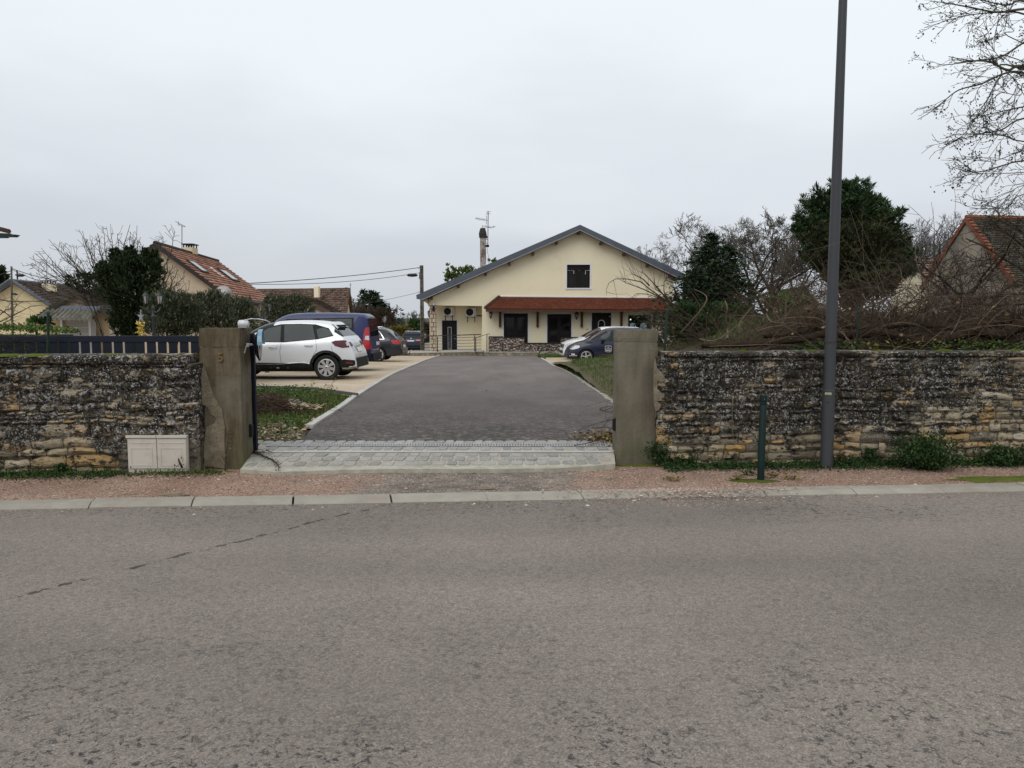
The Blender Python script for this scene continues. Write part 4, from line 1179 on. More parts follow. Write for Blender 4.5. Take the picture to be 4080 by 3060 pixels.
def patch(name, pts, th, label, n=10, mat=MT['moss']):
    """thin moss cushion with an uneven rim"""
    cx = sum(p[0] for p in pts) / len(pts); cy = sum(p[1] for p in pts) / len(pts)
    z = pts[0][2]
    V = [(cx, cy, z + th)]; k = len(pts) * 3
    ring = []
    for i in range(k):
        a = pts[i // 3]; b = pts[(i // 3 + 1) % len(pts)]; t = (i % 3) / 3
        ring.append((a[0] + (b[0] - a[0]) * t, a[1] + (b[1] - a[1]) * t))
    for s, zz_ in ((.55, z + th * .9), (.85, z + th * .5), (1, z)):
        for i, (x, y) in enumerate(ring):
            q = s * (1 + .5 * mnoise.noise(Vector((x * 16, y * 16, 0))) + .3 * mnoise.noise(Vector((x * 37, y * 37, 2))))
            V.append((cx + (x - cx) * q, cy + (y - cy) * q, zz_ + .003 * rnd.random()))
    F = [(0, 1 + i, 1 + (i + 1) % k) for i in range(k)]
    for r in range(2):
        for i in range(k):
            a = 1 + r * k + i; b = 1 + r * k + (i + 1) % k; F.append((a, a + k, b + k, b))
    o = link_mesh(name, V, F, mat, None, smooth=True)
    return tag(o, label, 'moss', kind='stuff')
def ell(cx, cy, rx, ry, z, n=8): return [(cx + rx * math.cos(2 * PI * i / n), cy + ry * math.sin(2 * PI * i / n), z) for i in range(n)]
patch('moss_patch', ell(bb.x - .08, bb.y - .03, .28, .10, -.116), .012, 'bright green moss round the foot of the bollard')
p = plane_at(4000, 1908, -.115); patch('moss_patch', ell(p.x + .1, p.y, .75, .16, -.116), .014, 'green moss strip at the far right of the footpath')
p = plane_at(640, 1880, -.11); patch('moss_patch', ell(p.x, p.y + .02, .85, .07, -.114), .014, 'moss strip before the utility cabinet')
p = plane_at(2560, 1853, -.11); patch('moss_patch', ell(p.x, p.y, .35, .05, -.114), .012, 'moss at the foot of the right gate pillar')
for (cf, x0, x1, y, yw, w) in ((cL1, 0, 430, 243, -4.6, .10), (cL1, 850, 1060, 240, -3.9, .05), (cL4, 1200, 1280, 325, 3, .03), (cL4, 1800, 1900, 330, 3.6, .05), (cL5, 1200, 1330, 300, 4.9, .04), (cL5, 1840, 1947, 300, 5.6, .05), (cL5, 640, 700, 310, 4.2, .04)):
    a, b = cf(x0, y, wallY(yw)), cf(x1, y, wallY(yw))
    for t in (.25, .75) if b.x - a.x > .5 else (.5,):
        cx = a.x + (b.x - a.x) * t
        patch('moss_patch', ell(cx, wallY(cx) + .03, (b.x - a.x) / (4 if b.x - a.x > .5 else 2) * 1.1, w, (zL + .088 if cx < 0 else zR + .052)), .03, 'cushion of moss on the coping of the %s wall, %s' % (('left', 'right')[cx > 0], 'nearest to X'.replace('nearest to X', {0: 'at the far left end', 1: 'left of the green post', 2: 'towards the pillar', 3: 'left of the cabinet', 4: 'right of the gate', 5: 'beside the lamp post', 6: 'right of the lamp post', 7: 'near the right edge', 8: 'at the right edge', 9: 'right of the lamp post'}[min(9, int(abs(cx)) + (0 if cx < 0 else 2))])))
for (px, py, rx_, t_) in ((1925, 1946, .11, 'beside the kerb before the gate'), (690, 1972, .14, 'beside the kerb below the utility cabinet')):
    p = plane_at(px, py, -.113); o = patch('mortar_patch', ell(p.x, p.y, rx_, .05, -.114), .010, 'small pale dried mortar patch on the footpath, ' + t_, mat=MT['smear']); o['category'] = 'mortar patch'
for (px, py) in ((2680, 1928), (2980, 1905), (3070, 1915), (3150, 1922), (2940, 1925)):
    p = plane_at(px, py - 12, -.115)
    leaves('weed_tuft', [(p.x + rnd.gauss(0, .05), p.y + rnd.gauss(0, .03), -.112 + rnd.random() * .035) for _ in range(90)], .03, MT['leafyel'] if px != 2980 else MT['leafweed'], label='small flattened weed tuft on the pink gravel, ' + {2680: 'left of the bollard near the kerb', 2980: 'just left of the bollard foot', 3070: 'just right of the bollard foot', 3150: 'right of the bollard beside the kerb', 2940: 'between kerb and bollard'}[px], cat='weed', kind='stuff')
def plant(name, base, h, w, n, leaf, mat, label, cat='plant', stems=7, seed=1, up=.6, stemmat=None, group=None):
    rr = random.Random(seed)
    root = empty(name, tuple(base), label=label, cat=cat, group=group)
    m = MB(); P = []; D = []
    for s in range(stems):
        a = rr.uniform(0, 2 * PI); r = rr.random() ** .6 * w; hh_ = h * (1 - .55 * (r / w) ** 1.5) * rr.uniform(.75, 1.05)
        tip = Vector((r * math.cos(a), r * math.sin(a) * .7, hh_)); mid = Vector((tip.x * .35, tip.y * .35, hh_ * .55))
        m.tube([Vector((0, 0, -.03)), mid, tip], [.006, .004, .0015], 4)
        for k in range(n // stems):
            t = rr.uniform(.12, 1)
            p = mid * (2 * t * (1 - t)) + tip * t * t
            d = Vector((rr.gauss(0, 1), rr.gauss(0, 1), up + rr.random()))
            P.append(p + Vector((rr.gauss(0, 1), rr.gauss(0, 1), rr.gauss(0, .6))) * w * .12); D.append(d)
    m.build('stem', stemmat or MT['twigdark'], root, local=True)
    leaves('foliage', [p + Vector(base) for p in P], leaf, mat, root, seed=seed, dirs=D, flat=.1); return root
for (px, py, top, w, n, lab) in ((2635, 1850, 1735, .23, 900, 'dark green bushy weed against the right gate pillar, left of two small ones'),
                                  (2730, 1850, 1790, .20, 600, 'lower dark weed growing beside the tall one near the right pillar'),
                                  (2915, 1845, 1770, .14, 160, 'straggly half-dead plant at the right wall, left of the bollard'),
                                  (3480, 1845, 1770, .14, 420, 'small upright weed right of the lamp post, left of the big weed clump'),
                                  (3690, 1862, 1720, .48, 2600, 'largest dark green weed clump, sprawling before the right wall'),
                                  (3980, 1845, 1775, .4, 1100, 'weed clump at the right edge of the picture, by the wall'),
                                  (245, 1880, 1845, .16, 500, 'leafy weed cushion at the foot of the left wall'),
                                  (3350, 1845, 1790, .10, 90, 'dry brown weed just right of the lamp post')):
    b = plane_at(px, py + 8, -.115); hh_ = at(px, top, b.y).z + .115
    plant('wall_weed', b, hh_, w, int(n * 1.7), .036 if w > .3 else .03, MT['leafweed'] if '-dead' not in lab and 'dry' not in lab else MT['leafdead'], lab, 'weed', stems=max(5, n // 60), seed=px)
# withered stalks by the cabinet and pillar, vine trailing over the apron
def vine(name, pts, r, mat, label, leaf=None, n=0, cat='twig', size=.03):
    root = empty(name, tuple(pts[0]), label=label, cat=cat)
    MB().tube(pts, r, 5).build('stem', mat, root, smooth=True)
    if leaf:
        P = []
        for _ in range(n):
            i = rnd.randrange(len(pts) - 1); t = rnd.random(); p = pts[i].lerp(pts[i + 1], t)
            P.append(p + Vector((rnd.gauss(0, 1), rnd.gauss(0, 1), rnd.gauss(0, 1))) * size * .8)
        leaves('foliage', P, size, leaf, root)
    return root
yv = wallY(-3.9) - .12
vine('withered_stalk', [cL1(1530, 1190, yv), cL1(1510, 1150, yv), cL1(1497, 1110, yv)], [.013, .012, .008], MT['twigdark'], 'short black withered stalk before the utility cabinet', MT['leafdead'], 25)
vine('dry_weed_stalk', [cL1(1888, 1210, 8.62), cL1(1890, 1120, 8.64), cL1(1910, 1010, 8.66), cL1(1925, 900, 8.67), cL1(1930, 870, 8.68)], [.006, .006, .005, .004, .002], MT['twigred'], 'tall thin reddish dry weed stalk against the left pillar', MT['leafdead'], 110, size=.02)
def gz2(cf, pts, off): 
    out = []
    for x, y in pts:
        p = cf(x, y, 1.0); d = p - Vector((0, 0, EYE)); lo, hi = 3, 60
        for _ in range(40):
            t = (lo + hi) / 2
            if EYE + d.z * t > gz(t) + off: lo = t
            else: hi = t
        out.append(Vector((d.x * t, t, EYE + d.z * t)))
    return out
vine('trailing_vine', gz2(cL2, [(95, 800), (150, 815), (200, 838), (260, 862), (300, 890), (325, 925), (322, 955)], .05), [.012, .011, .010, .010, .009, .007, .005], MT['twigdark'], 'thick cut vine stem trailing over the cobbles at the left pillar', MT['leafdead'], 60)
vine('curled_vine', gz2(cL2, [(110, 800), (180, 806), (230, 795), (270, 805)], .06), [.008, .006, .005, .003], MT['twigdark'], 'small curled vine shoot beside the thick one at the left pillar', MT['leafdead'], 20)
for k, q in enumerate(([(1570, 672), (1510, 670), (1455, 690), (1480, 712), (1565, 722)], [(1565, 680), (1500, 705), (1450, 700)], [(1565, 860), (1500, 845), (1410, 855), (1390, 850)], [(1560, 900), (1430, 960), (1330, 985), (1240, 1000)], [(1560, 930), (1450, 950), (1350, 960)])):
    vine('fallen_twig', gz2(cL3, q, .03 + .01 * k), .005, MT['twigdark'], ['looped brown twig on the tarmac beside the right pillar, farthest of those there', 'twig crossing the looped one beside the right pillar', 'twig sticking out of the leaf drift behind the right pillar', 'long twig reaching over the drain from the right pillar', 'straight twig lying on the leaf drift by the right pillar'][k])
# brush heap in the left bed
hp = ground_at(1095, 1648, .0)
m = MB()
for _ in range(260):
    a = rnd.uniform(0, PI); c0 = hp + Vector((rnd.gauss(-.1, .33), rnd.gauss(0, .25), 0)); hgt = max(.02, .34 - .55 * abs(c0.x - hp.x + .1)) * rnd.random()
    L_ = rnd.uniform(.15, .45); d = Vector((math.cos(a), math.sin(a) * .6, rnd.uniform(-.25, .25)))
    p0 = c0 - d * L_ + Vector((0, 0, hgt)); p1 = c0 + Vector((0, 0, hgt + .05)); p2 = c0 + d * L_ + Vector((0, 0, hgt * .8))
    m.tube([p0, p1, p2], [.006, .006, .004], 4, cap=False)
tag(m.build('brush_heap', MT['twigred']), 'heap of cut reddish-brown twigs in the left bed behind the gate pillar', 'brush heap', kind='stuff')
rk = [(hp.x + .42 + rnd.gauss(0, .16), hp.y + .15 + rnd.gauss(0, .12), gz(hp.y) + .05 + rnd.random() * .1) for _ in range(130)]
pebbles('broken_rubble', rk, .028, MT['pebbeige'], 'whitish broken rubble spilling out of the twig heap', cat='rubble')
sl = ground_at(1180, 1625, .0); q = MB()
for k in range(5): q.cbox((sl.x + .07 * k - .1, sl.y + .1 - .02 * k, .14 - .022 * k), (.09, .16, .02), M=None)
tag(q.build('tile_scrap', MT['kerb']), 'grey broken tile scraps lying on the twig heap', 'rubble')
b0_ = ground_at(1270, 1612)
dw = empty('dry_weed', tuple(b0_), label='dry seeding weed with several thin stalks in the left bed before the silver car', cat='weed')
DW = MB(); DWL = []
for i in range(11):
    b = b0_ + Vector((rnd.gauss(0, .10), rnd.gauss(0, .06), -.02)); h = rnd.uniform(.3, .62)
    tp = b + Vector((rnd.uniform(-.3, .3), rnd.uniform(-.1, .1), h))
    DW.tube([b, b.lerp(tp, .5) + Vector((rnd.uniform(-.03, .03), 0, .04)), tp], [.004, .003, .0015], 4)
    for _ in range(26): DWL.append(tp.lerp(b, rnd.random() ** 1.8 * .7) + Vector((rnd.gauss(0, .03), rnd.gauss(0, .03), rnd.gauss(0, .02))))
DW.build('stem', MT['twig'], dw); leaves('seed_head', DWL, .025, MT['leafyel'], dw, kind='stuff')
# ------------------------------------------------------------------ the main house
YH = 48.0
def hx(x): return cC(x, 900, YH).x
def hz(y, Y=YH): return cC(1100, y, Y).z
house = empty('house', (hx(1100), YH, gz(47.5)), label='cream gabled house with red tiled awning at the far end of the drive', cat='house')
def cut(o, boxes):
    """openings cut through a wall"""
    m = MB()
    for lo, hi in boxes: m.box(lo, hi)
    c = link_mesh('cutter', m.v, m.f, MT['cream'])
    c.location = -world_loc(o.parent) if o.parent else (0, 0, 0)
    # both in o's local frame
    c.location = Vector(c.location)
    oc = o.parent; 
    o.parent = None
    md = o.modifiers.new('b', 'BOOLEAN'); md.operation = 'DIFFERENCE'; md.object = c; md.solver = 'EXACT'
    bpy.context.view_layer.update()
    dg = bpy.context.evaluated_depsgraph_get()
    me = bpy.data.meshes.new_from_object(o.evaluated_get(dg))
    o.modifiers.clear(); o.data = me; o.parent = oc
    bpy.data.objects.remove(c)
def cpoly(pts, Y): return [cC(x, y, Y) for x, y in pts]
# front wall
W = [(200, 752), (1368, 226), (2085, 590), (2083, 1170), (617, 1180), (617, 806), (200, 800)]
fw = MB().prism(cpoly(W, YH), (0, .32, 0)).build('front_wall', MT['cream'], house)
OPEN = {'w1': (783, 968, 863, 1088), 'w2': (1117, 1302, 868, 1090), 'door': (1458, 1607, 858, 1158), 'w4': (1737, 1913, 875, 1010), 'up': (1268, 1445, 490, 668)}
boxes = []
for k, (a, b, t, u) in OPEN.items():
    boxes.append(((cC(a, t, YH).x, YH - .5, cC(a, u, YH).z), (cC(b, t, YH).x, YH + .6, cC(a, t, YH).z)))
cut(fw, boxes)
xl, xr = hx(262), hx(2083)
zb = gz(48) - .3
ztop = hz(806)
YB = YH + 12.5
zR_ = lambda x: 0
# recess: back wall, cheek, ceiling, far-side walls
RY = YH + 1.7
MB().box((cC(262, 900, RY).x - .4, RY, zb), (hx(617) - .001 + .2, RY + .25, ztop + .1)).build('porch_wall', MT['cream'], house)
MB().box((hx(617) + .001, YH + .321, zb), (hx(617) + .25, RY - .001, ztop + .1)).build('porch_wall', MT['cream'], house)
MB().box((hx(200), YH + .321, ztop + .001), (hx(617), RY + .2, ztop + .08)).build('porch_ceiling', MT['cream'], house)
MB().box((xr - .3, YH + .321, zb), (xr, YB, hz(620))).build('side_wall', MT['cream'], house)
MB().box((hx(240), RY + .251, zb), (hx(240) + .3, YB, ztop)).build('side_wall', MT['cream'], house)
MB().prism([p + Vector((0, 12.5, 0)) for p in [cC(250, 790, YH), cC(1368, 240, YH), cC(2070, 600, YH), cC(2070, 1180, YH), cC(250, 1180, YH)]], (0, .3, 0)).build('back_wall', MT['cream'], house)
# roof
YF = YH - .62
top = cpoly([(112, 722), (1368, 183), (2174, 560)], YF)
apex_b = cC(1368, 224, YF)
out = cpoly([(112, 722), (1368, 183), (2174, 560), (2172, 590), (2128, 590), (1368, 219), (150, 757), (115, 753)], YF)
MB().prism(out, (0, .07, 0)).build('fascia', MT['fascia'], house)
edge = cpoly([(150, 758), (1368, 221), (2128, 591), (2128, 597), (1368, 228), (152, 764)], YF)
MB().prism([p + Vector((0, -.012, 0)) for p in edge], (0, .03, 0)).build('drip_edge', MT['fascialt'], house)
slab = cpoly([(116, 726), (1368, 187), (2170, 563), (2168, 582), (1368, 212), (122, 748)], YF)
MB().prism([p + Vector((0, .071, 0)) for p in slab], (0, 13.6, 0)).build('roof', MT['tilebrown'], house)
sof = cpoly([(150, 752), (1368, 214), (2128, 586), (2128, 592), (1368, 221), (150, 758)], YF)
MB().prism([p + Vector((0, .072, 0)) for p in sof], (0, .54, 0)).build('soffit', MT['soffit'], house)
MB().prism([cC(150, 757, YF) + Vector((0, .08, 0)), cC(200, 757, YF) + Vector((0, .08, 0)), cC(200, 790, YF) + Vector((0, .08, 0))], (0, 12, 0)).build('eave_box', MT['soffit'], house)
MB().box((hx(2086), YF + .08, hz(596, YF)), (hx(2170), YF + 12, hz(590, YF))).build('eave_box', MT['soffit'], house)
MB().tube([cC(2178, 588, YF), cC(2178, 588, YF) + Vector((0, 13, 0))], .06, 8).build('gutter', MT['fascia'], house)
for (x, y) in ((222, 742), (432, 652), (642, 558), (825, 480), (1007, 401), (1188, 319), (1360, 240), (1530, 320), (1708, 406), (1890, 493), (2066, 574)):
    a = cC(x - 10, y - 8, YF + .12); b = cC(x + 10, y + 14, YF + .12)
    MB().bbox((a.x, YF + .10, b.z), (b.x, YH + .02, a.z), .02).build('purlin_end', MT['beam'], house)
# chimney
YC = YH + 4
ch = empty('chimney', tuple(cC(623, 520, YC)))
ch.parent = house; ch.location = Vector(ch.location) - Vector(house.location)
def bx(cf, x0, x1, y0, y1, Y, d, name, mat, parent, b=0):
    p, q = cf(x0, y1, Y), cf(x1, y0, Y)
    m = MB()
    (m.bbox((p.x, Y, p.z), (q.x, Y + d, q.z), b) if b else m.box((p.x, Y, p.z), (q.x, Y + d, q.z)))
    return m.build(name, mat, parent)
def cbx(*a, **k): return bx(cC, *a, **k)
cbx(602, 645, 279, 560, YC, .62, 'stack', MT['chim'], ch, .015)
cbx(593, 655, 263, 279, YC - .12, .86, 'crown', MT['dark'], ch, .03)
p = cC(622, 262, YC + .3)
MB().lathe([(.27, 0), (.24, .2), (.17, .42), (.15, .45)], tuple(p), 12).build('pot', MT['dark'], ch, smooth=40)
ant = empty('tv_aerial', tuple(cC(662, 330, YC + .3))); ant.parent = house; ant.location = Vector(ant.location) - Vector(house.location)
ya = YC + .4
m = MB(); m.tube([cC(661, 345, ya), cC(664, 80, ya)], .028, 6).tube([cC(640, 300, ya), cC(662, 296, ya)], .02, 5).tube([cC(640, 322, ya), cC(662, 326, ya)], .02, 5)
m.build('mast', MT['alu'], ant)
m = MB(); m.tube([cC(565, 134, ya), cC(663, 150, ya)], .018, 5)
for i in range(8): q = cC(570 + i * 9.5, 135 + i * 1.6, ya); m.tube([q + Vector((0, 0, -.10)), q + Vector((0, 0, .10))], .009, 4)
for s in (-1, 1): m.tube([cC(650, 148, ya) + Vector((.0, .1 * s, -.28)), cC(650, 148, ya) + Vector((0, .1 * s, .28))], .012, 4)
m.build('yagi', MT['alu'], ant)
m = MB()
for (a, b) in (((613, 192), (708, 204)), ((602, 212), (722, 197)), ((640, 190), (690, 212)), ((650, 84), (684, 84)), ((645, 108), (664, 84)), ((650, 100), (680, 100)), ((620, 190), (622, 212)), ((706, 192), (708, 206))):
    MB().tube([cC(*a, ya), cC(*b, ya + .2)], .013, 4).build('crossbar', MT['alu'], ant)
MB().tube([cC(655, 350, ya), cC(660, 400, ya), cC(668, 430, ya), cC(669, 485, ya + .1)], .012, 4).build('cable', MT['wire'], ant)
MB().cbox(cC(659, 346, ya - .1), (.2, .15, .15)).build('amplifier', MT['black'], ant)

# windows and doors
def surround(a, b, t, u, w=11, Y=YH, sill=False, cf=cC):
    m = MB(); P = lambda x, y: cf(x, y, Y)
    o = .012
    A, B = P(a - w, t - w), P(b + w, u)
    i0, i1 = P(a, t), P(b, u)
    m.box((A.x, Y - o, i0.z + .001), (B.x, Y + .02, A.z)).box((A.x, Y - o, B.z), (i0.x - .001, Y + .02, i0.z)).box((i1.x + .001, Y - o, B.z), (B.x, Y + .02, i0.z))
    if sill: m.box((A.x, Y - o - .03, P(a, u + w).z), (B.x, Y + .02, B.z - .001))
    return m.build('surround', MT['whitetrim'], house)
def window(a, b, t, u, leaves=2, Y=YH, shut=26, frames=10, deep=.14):
    p, q = cC(a, u, Y), cC(b, t, Y)
    x0, x1, z0, z1 = p.x, q.x, p.z, q.z
    y = Y + deep; k = abs(cC(0, 0, Y).z - cC(0, 10, Y).z) / 10
    fr = frames * k
    m = MB()
    w = empty('window', (x0, y, z0)); w.parent = house; w.location = Vector(w.location) - Vector(house.location)
    m.box((x0, y, z0), (x0 + fr, y + .07, z1)).box((x1 - fr, y, z0), (x1, y + .07, z1)).box((x0 + fr, y, z0), (x1 - fr, y + .07, z0 + fr * .8))
    if shut: m.box((x0 + fr, y - .03, z1 - shut * k), (x1 - fr, y + .07, z1))
    else: m.box((x0 + fr, y, z1 - fr * .8), (x1 - fr, y + .07, z1))
    xm = (x0 + x1) / 2
    if leaves == 2: m.box((xm - fr * .8, y - .005, z0 + fr * .8), (xm + fr * .8, y + .07, z1 - max(shut * k, fr * .8)))
    m.build('frame', MT['pvc'], w)
    zt_ = z1 - max(shut * k, fr * .8)
    for (u0, u1) in (((x0 + fr, xm - fr * .8), (xm + fr * .8, x1 - fr)) if leaves == 2 else ((x0 + fr, x1 - fr),)):
        s = k * 6
        m = MB(); m.box((u0, y + .012, z0 + fr * .8), (u0 + s, y + .05, zt_)).box((u1 - s, y + .012, z0 + fr * .8), (u1, y + .05, zt_)).box((u0 + s, y + .012, z0 + fr * .8), (u1 - s, y + .05, z0 + fr * .8 + s)).box((u0 + s, y + .012, zt_ - s), (u1 - s, y + .05, zt_))
        m.build('sash', MT['pvc'], w)
        MB().box((u0 + s, y + .03, z0 + fr * .8 + s), (u1 - s, y + .04, zt_ - s)).build('pane', MT['pane'], w)
    return w, (x0, x1, z0, z1, y, k)
for k in ('w1', 'w2'):
    surround(*OPEN[k]); window(*OPEN[k])
surround(*OPEN['w4']); w4, (x0, x1, z0, z1, y4, kk) = window(*OPEN['w4'], leaves=1, shut=0)
surround(*OPEN['up'], sill=True); wu, (ux0, ux1, uz0, uz1, uy, uk) = window(*OPEN['up'], shut=42)
m = MB()                                              # pale curtain edges seen in the upstairs panes
for (a, b, c_, d_) in ((1275, 1322, 530, 534), (1320, 1323, 534, 560), (1410, 1442, 530, 534), (1409, 1412, 534, 562), (1356, 1374, 530, 533)):
    p, q = cC(a, d_, YH), cC(b, c_, YH); m.box((p.x, uy - .006, p.z), (q.x, uy + .002, q.z))
m.build('curtain_edge', MT['white'], wu)
p, q = cC(1300, 585, YH), cC(1318, 545, YH)
# round stickers on the glass
for cx in (1775, 1858):
    c0 = cC(cx, 960, YH); s = empty('window_sticker', (c0.x, y4 + .02, c0.z), label='round pale blue sticker with a blue figure, %s of two on the right ground-floor window' % ('left' if cx < 1800 else 'right'), cat='sticker', group='round window stickers')
    R = 25 * kk
    MB().lathe([(R, -.004), (R, .004)], (0, 0, 0), 24, 'y').build('disc', MT['palebadge'], s, local=True)
    MB().lathe([(R * .86, -.0035), (R * .86, .0005)], (0, -.0038, 0), 24, 'y').build('disc_ring', MT['palebadge'], s, local=True)
    m = MB()
    for (ax, az, bx_, bz_, r_) in ((.0, .35, .02, .30, .17), (.05, .2, -.15, -.35, .16), (-.0, .1, -.5, .0, .09), (.1, .1, .5, .3, .08), (-.15, -.3, -.4, -.7, .10), (-.1, -.3, .25, -.7, .10)):
        m.tube([(ax * R, -.009, az * R), (bx_ * R, -.009, bz_ * R)], r_ * R, 6)
    o = m.build('figure', MT['badge'], s, local=True)
    for v in o.data.vertices: v.co.y = -.009 + (v.co.y + .009) * .02
lc = cC(1758, 910, YH)
lo = MB().lathe([(0.0, -.05), (.05, 0), (0.0, .05)], (lc.x, y4 + .022, lc.z), 10).build('lit_lamp', MT['bulb'])
tag(lo, 'small warm lit lamp shining in the right ground-floor window', 'lamp')
# entrance door (right) with arched light
def door(a, b, t, u, Y, name='door', cf=cC):
    p, q = cf(a, u, Y), cf(b, t, Y); d = empty(name, (p.x, Y, p.z)); d.parent = house; d.location = Vector(d.location) - Vector(house.location)
    MB().box((p.x + .002, Y + .10, p.z), (q.x - .002, Y + .17, q.z - .002)).build('panel', MT['pvc'], d)
    m = MB(); m.box((p.x + .003, Y + .06, p.z), (p.x + .09, Y + .099, q.z - .003)).box((q.x - .09, Y + .06, p.z), (q.x - .003, Y + .099, q.z - .003)).box((p.x + .091, Y + .06, q.z - .09), (q.x - .091, Y + .099, q.z - .003))
    m.build('door_frame', MT['pvc'], d)
    return d
surround(*OPEN['door'])
de = door(*OPEN['door'], YH)
def arch(x0, x1, ytop, ybot, Y, inset=0, cf=cC):
    c_ = (x0 + x1) / 2; r = (x1 - x0) / 2 - inset; P = []
    for i in range(13):
        a = PI * i / 12; P.append(cf(c_ + r * math.cos(a), ytop + (x1 - x0) / 2 - r * math.sin(a), Y))
    return P + [cf(c_ - r, ybot - inset, Y), cf(c_ + r, ybot - inset, Y)]
MB().prism(arch(1505, 1559, 912, 1060, YH + .085), (0, .014, 0)).build('light_frame', MT['galv'], de)
MB().prism(arch(1505, 1559, 912, 1060, YH + .078, 6), (0, .006, 0)).build('pane', MT['pane'], de)
MB().tube([cC(1485, 980, YH + .03), cC(1485, 1050, YH + .03)], .018, 6).build('handle', MT['galv'], de)
m = MB()
for yy in (945, 972, 1000): m.tube([cC(1512, yy, YH + .07), cC(1532, yy - 6, YH + .07), cC(1552, yy, YH + .07)], .008, 4)
m.build('leading', MT['galv'], de)
cbx(1590, 1602, 884, 890, YH + .05, .008, 'name_plate', MT['whitetrim'], de)
cbx(1420, 1427, 1020, 1032, YH - .05, .05, 'bell_push', MT['dark'], house)
cbx(1415, 1434, 983, 986, YH - .02, .02, 'bell_bracket', MT['dark'], house)
# porch door (left)
surround(312, 424, 917, 1162, Y=RY)
dp, dq = cC(312, 1162, RY), cC(424, 917, RY)
dd = empty('door', (dp.x, RY, dp.z)); dd.parent = house; dd.location = Vector(dd.location) - Vector(house.location)
MB().box((dp.x, RY - .02, dp.z), (dq.x, RY - .0, dq.z)).build('panel', MT['pvc'], dd)
cbx(354, 383, 967, 1138, RY - .03, .009, 'light_frame', MT['galv'], dd)
cbx(358, 379, 971, 1134, RY - .037, .006, 'pane', MT['skyl'], dd)
cbx(402, 414, 1056, 1059, RY - .08, .03, 'handle', MT['galv'], dd)
# stone pier at the corner of the porch, one object per block
pm = empty('porch_pier', tuple(cC(240, 1165, YH))); pm.parent = house; pm.location = Vector(pm.location) - Vector(house.location)
p0, p1 = cC(219, 1170, YH - .02), cC(262, 806, YH - .02)
MB().box((p0.x + .02, YH - .0, p0.z), (p1.x - .02, YH + .38, ztop)).build('core', MT['qmortar'], pm)
zc_ = p0.z; i = 0
hs = []
while zc_ < ztop - .05:
    h = rnd.choice([.27, .27, .33, .25]); h = min(h, ztop - zc_)
    sp = p0.x + (p1.x - p0.x) * (.36 if i % 2 else .62)
    for a, b in ((p0.x, sp - .012), (sp + .012, p1.x)):
        MB().bbox((a + rnd.uniform(0, .012), YH - .035 - rnd.uniform(0, .02), zc_ + .016), (b - rnd.uniform(0, .012), YH + .39, zc_ + h - .012), .022).build('stone_block', MT['quoin'], pm)
    zc_ += h; i += 1
# awning
A_l, A_r, B_l, B_r = cC(752, 737, YH - .03), cC(1960, 748, YH - .03), cC(640, 826, YH - 1.15), cC(2072, 836, YH - 1.15)
aw = empty('awning', tuple(B_l)); aw.parent = house; aw.location = Vector(aw.location) - Vector(house.location)
def tile_roof(a, b, c, d, rows, cols, mat, parent, name='tile', th=.02, lift=.03, wave=0.0, jit=.25, kind='stuff', stagger=True):
    """overlapping tiles on the slope a-b (top edge) .. d-c (bottom edge); every tile is a small raised slab"""
    V = []; F = []
    nrm = (d - a).cross(b - a).normalized()
    if nrm.z < 0: nrm = -nrm
    for r in range(rows):
        v0, v1 = r / rows, min(1.0, (r + 1.12) / rows)
        ph = (.5 if (r % 2 and stagger) else 0)
        for k in range(cols + (1 if ph else 0)):
            u0, u1 = max(0, (k - ph) / cols), min(1, (k + 1 - ph) / cols)
            if u1 - u0 < 1e-4: continue
            e = .04 / cols
            def Pt(u, v): return (a.lerp(b, u)).lerp(d.lerp(c, u), v)
            j = rnd.uniform(-jit, jit) * lift
            tl, tr = Pt(u0 + e, v0) + nrm * 0.004, Pt(u1 - e, v0) + nrm * 0.004
            bl_, br_ = Pt(u0 + e, v1) + nrm * (lift + j), Pt(u1 - e, v1) + nrm * (lift + j * .5)
            n = len(V)
            if wave:
                m1, m0 = (bl_ + br_) / 2 + nrm * wave, (tl + tr) / 2 + nrm * wave
                V += [tl, m0, tr, br_, m1, bl_, br_ - nrm * lift, bl_ - nrm * lift]
                F += [(n, n + 5, n + 4, n + 1), (n + 1, n + 4, n + 3, n + 2), (n + 5, n + 7, n + 6, n + 3, n + 4)]
            else:
                V += [tl, tr, br_, bl_, br_ - nrm * lift, bl_ - nrm * lift]
                F += [(n, n + 3, n + 2, n + 1), (n + 3, n + 5, n + 4, n + 2)]
    return tag(link_mesh(name, V, F, mat, parent), kind=kind)
def slope_board(a, b, c, d, th, mat, parent, name='roof_deck'):
    nrm = (d - a).cross(b - a).normalized()
    if nrm.z < 0: nrm = -nrm
    return MB().prism([a, b, c, d], -nrm * th).build(name, mat, parent)
slope_board(A_l, A_r, B_r, B_l, .05, MT['beam'], aw)
tile_roof(A_l, A_r, B_r, B_l, 13, 120, MT['awn'], aw, lift=.035)
for S, (A, B) in (('l', (A_l, B_l)), ('r', (A_r, B_r))):
    cw = Vector((B.x, YH - .03, B.z))
    if S == 'l': slope_board(A, cw, B, (A + B) / 2, .05, MT['awn'], aw, 'hip_slope')
    else: slope_board(A, cw, B, (A + B) / 2, .05, MT['awn'], aw, 'hip_slope')
    for i in range(13):
        p, q = A.lerp(B, i / 13), A.lerp(B, (i + 1.1) / 13)
        MB().tube([p + Vector((0, 0, .03)), q + Vector((0, 0, .06))], [.07, .10], 7).build('ridge_tile', MT['ridge'], aw)
MB().tube([A_l + Vector((0, 0, .04)), A_r + Vector((0, 0, .04))], .045, 6).build('flashing', MT['whitetrim'], aw)
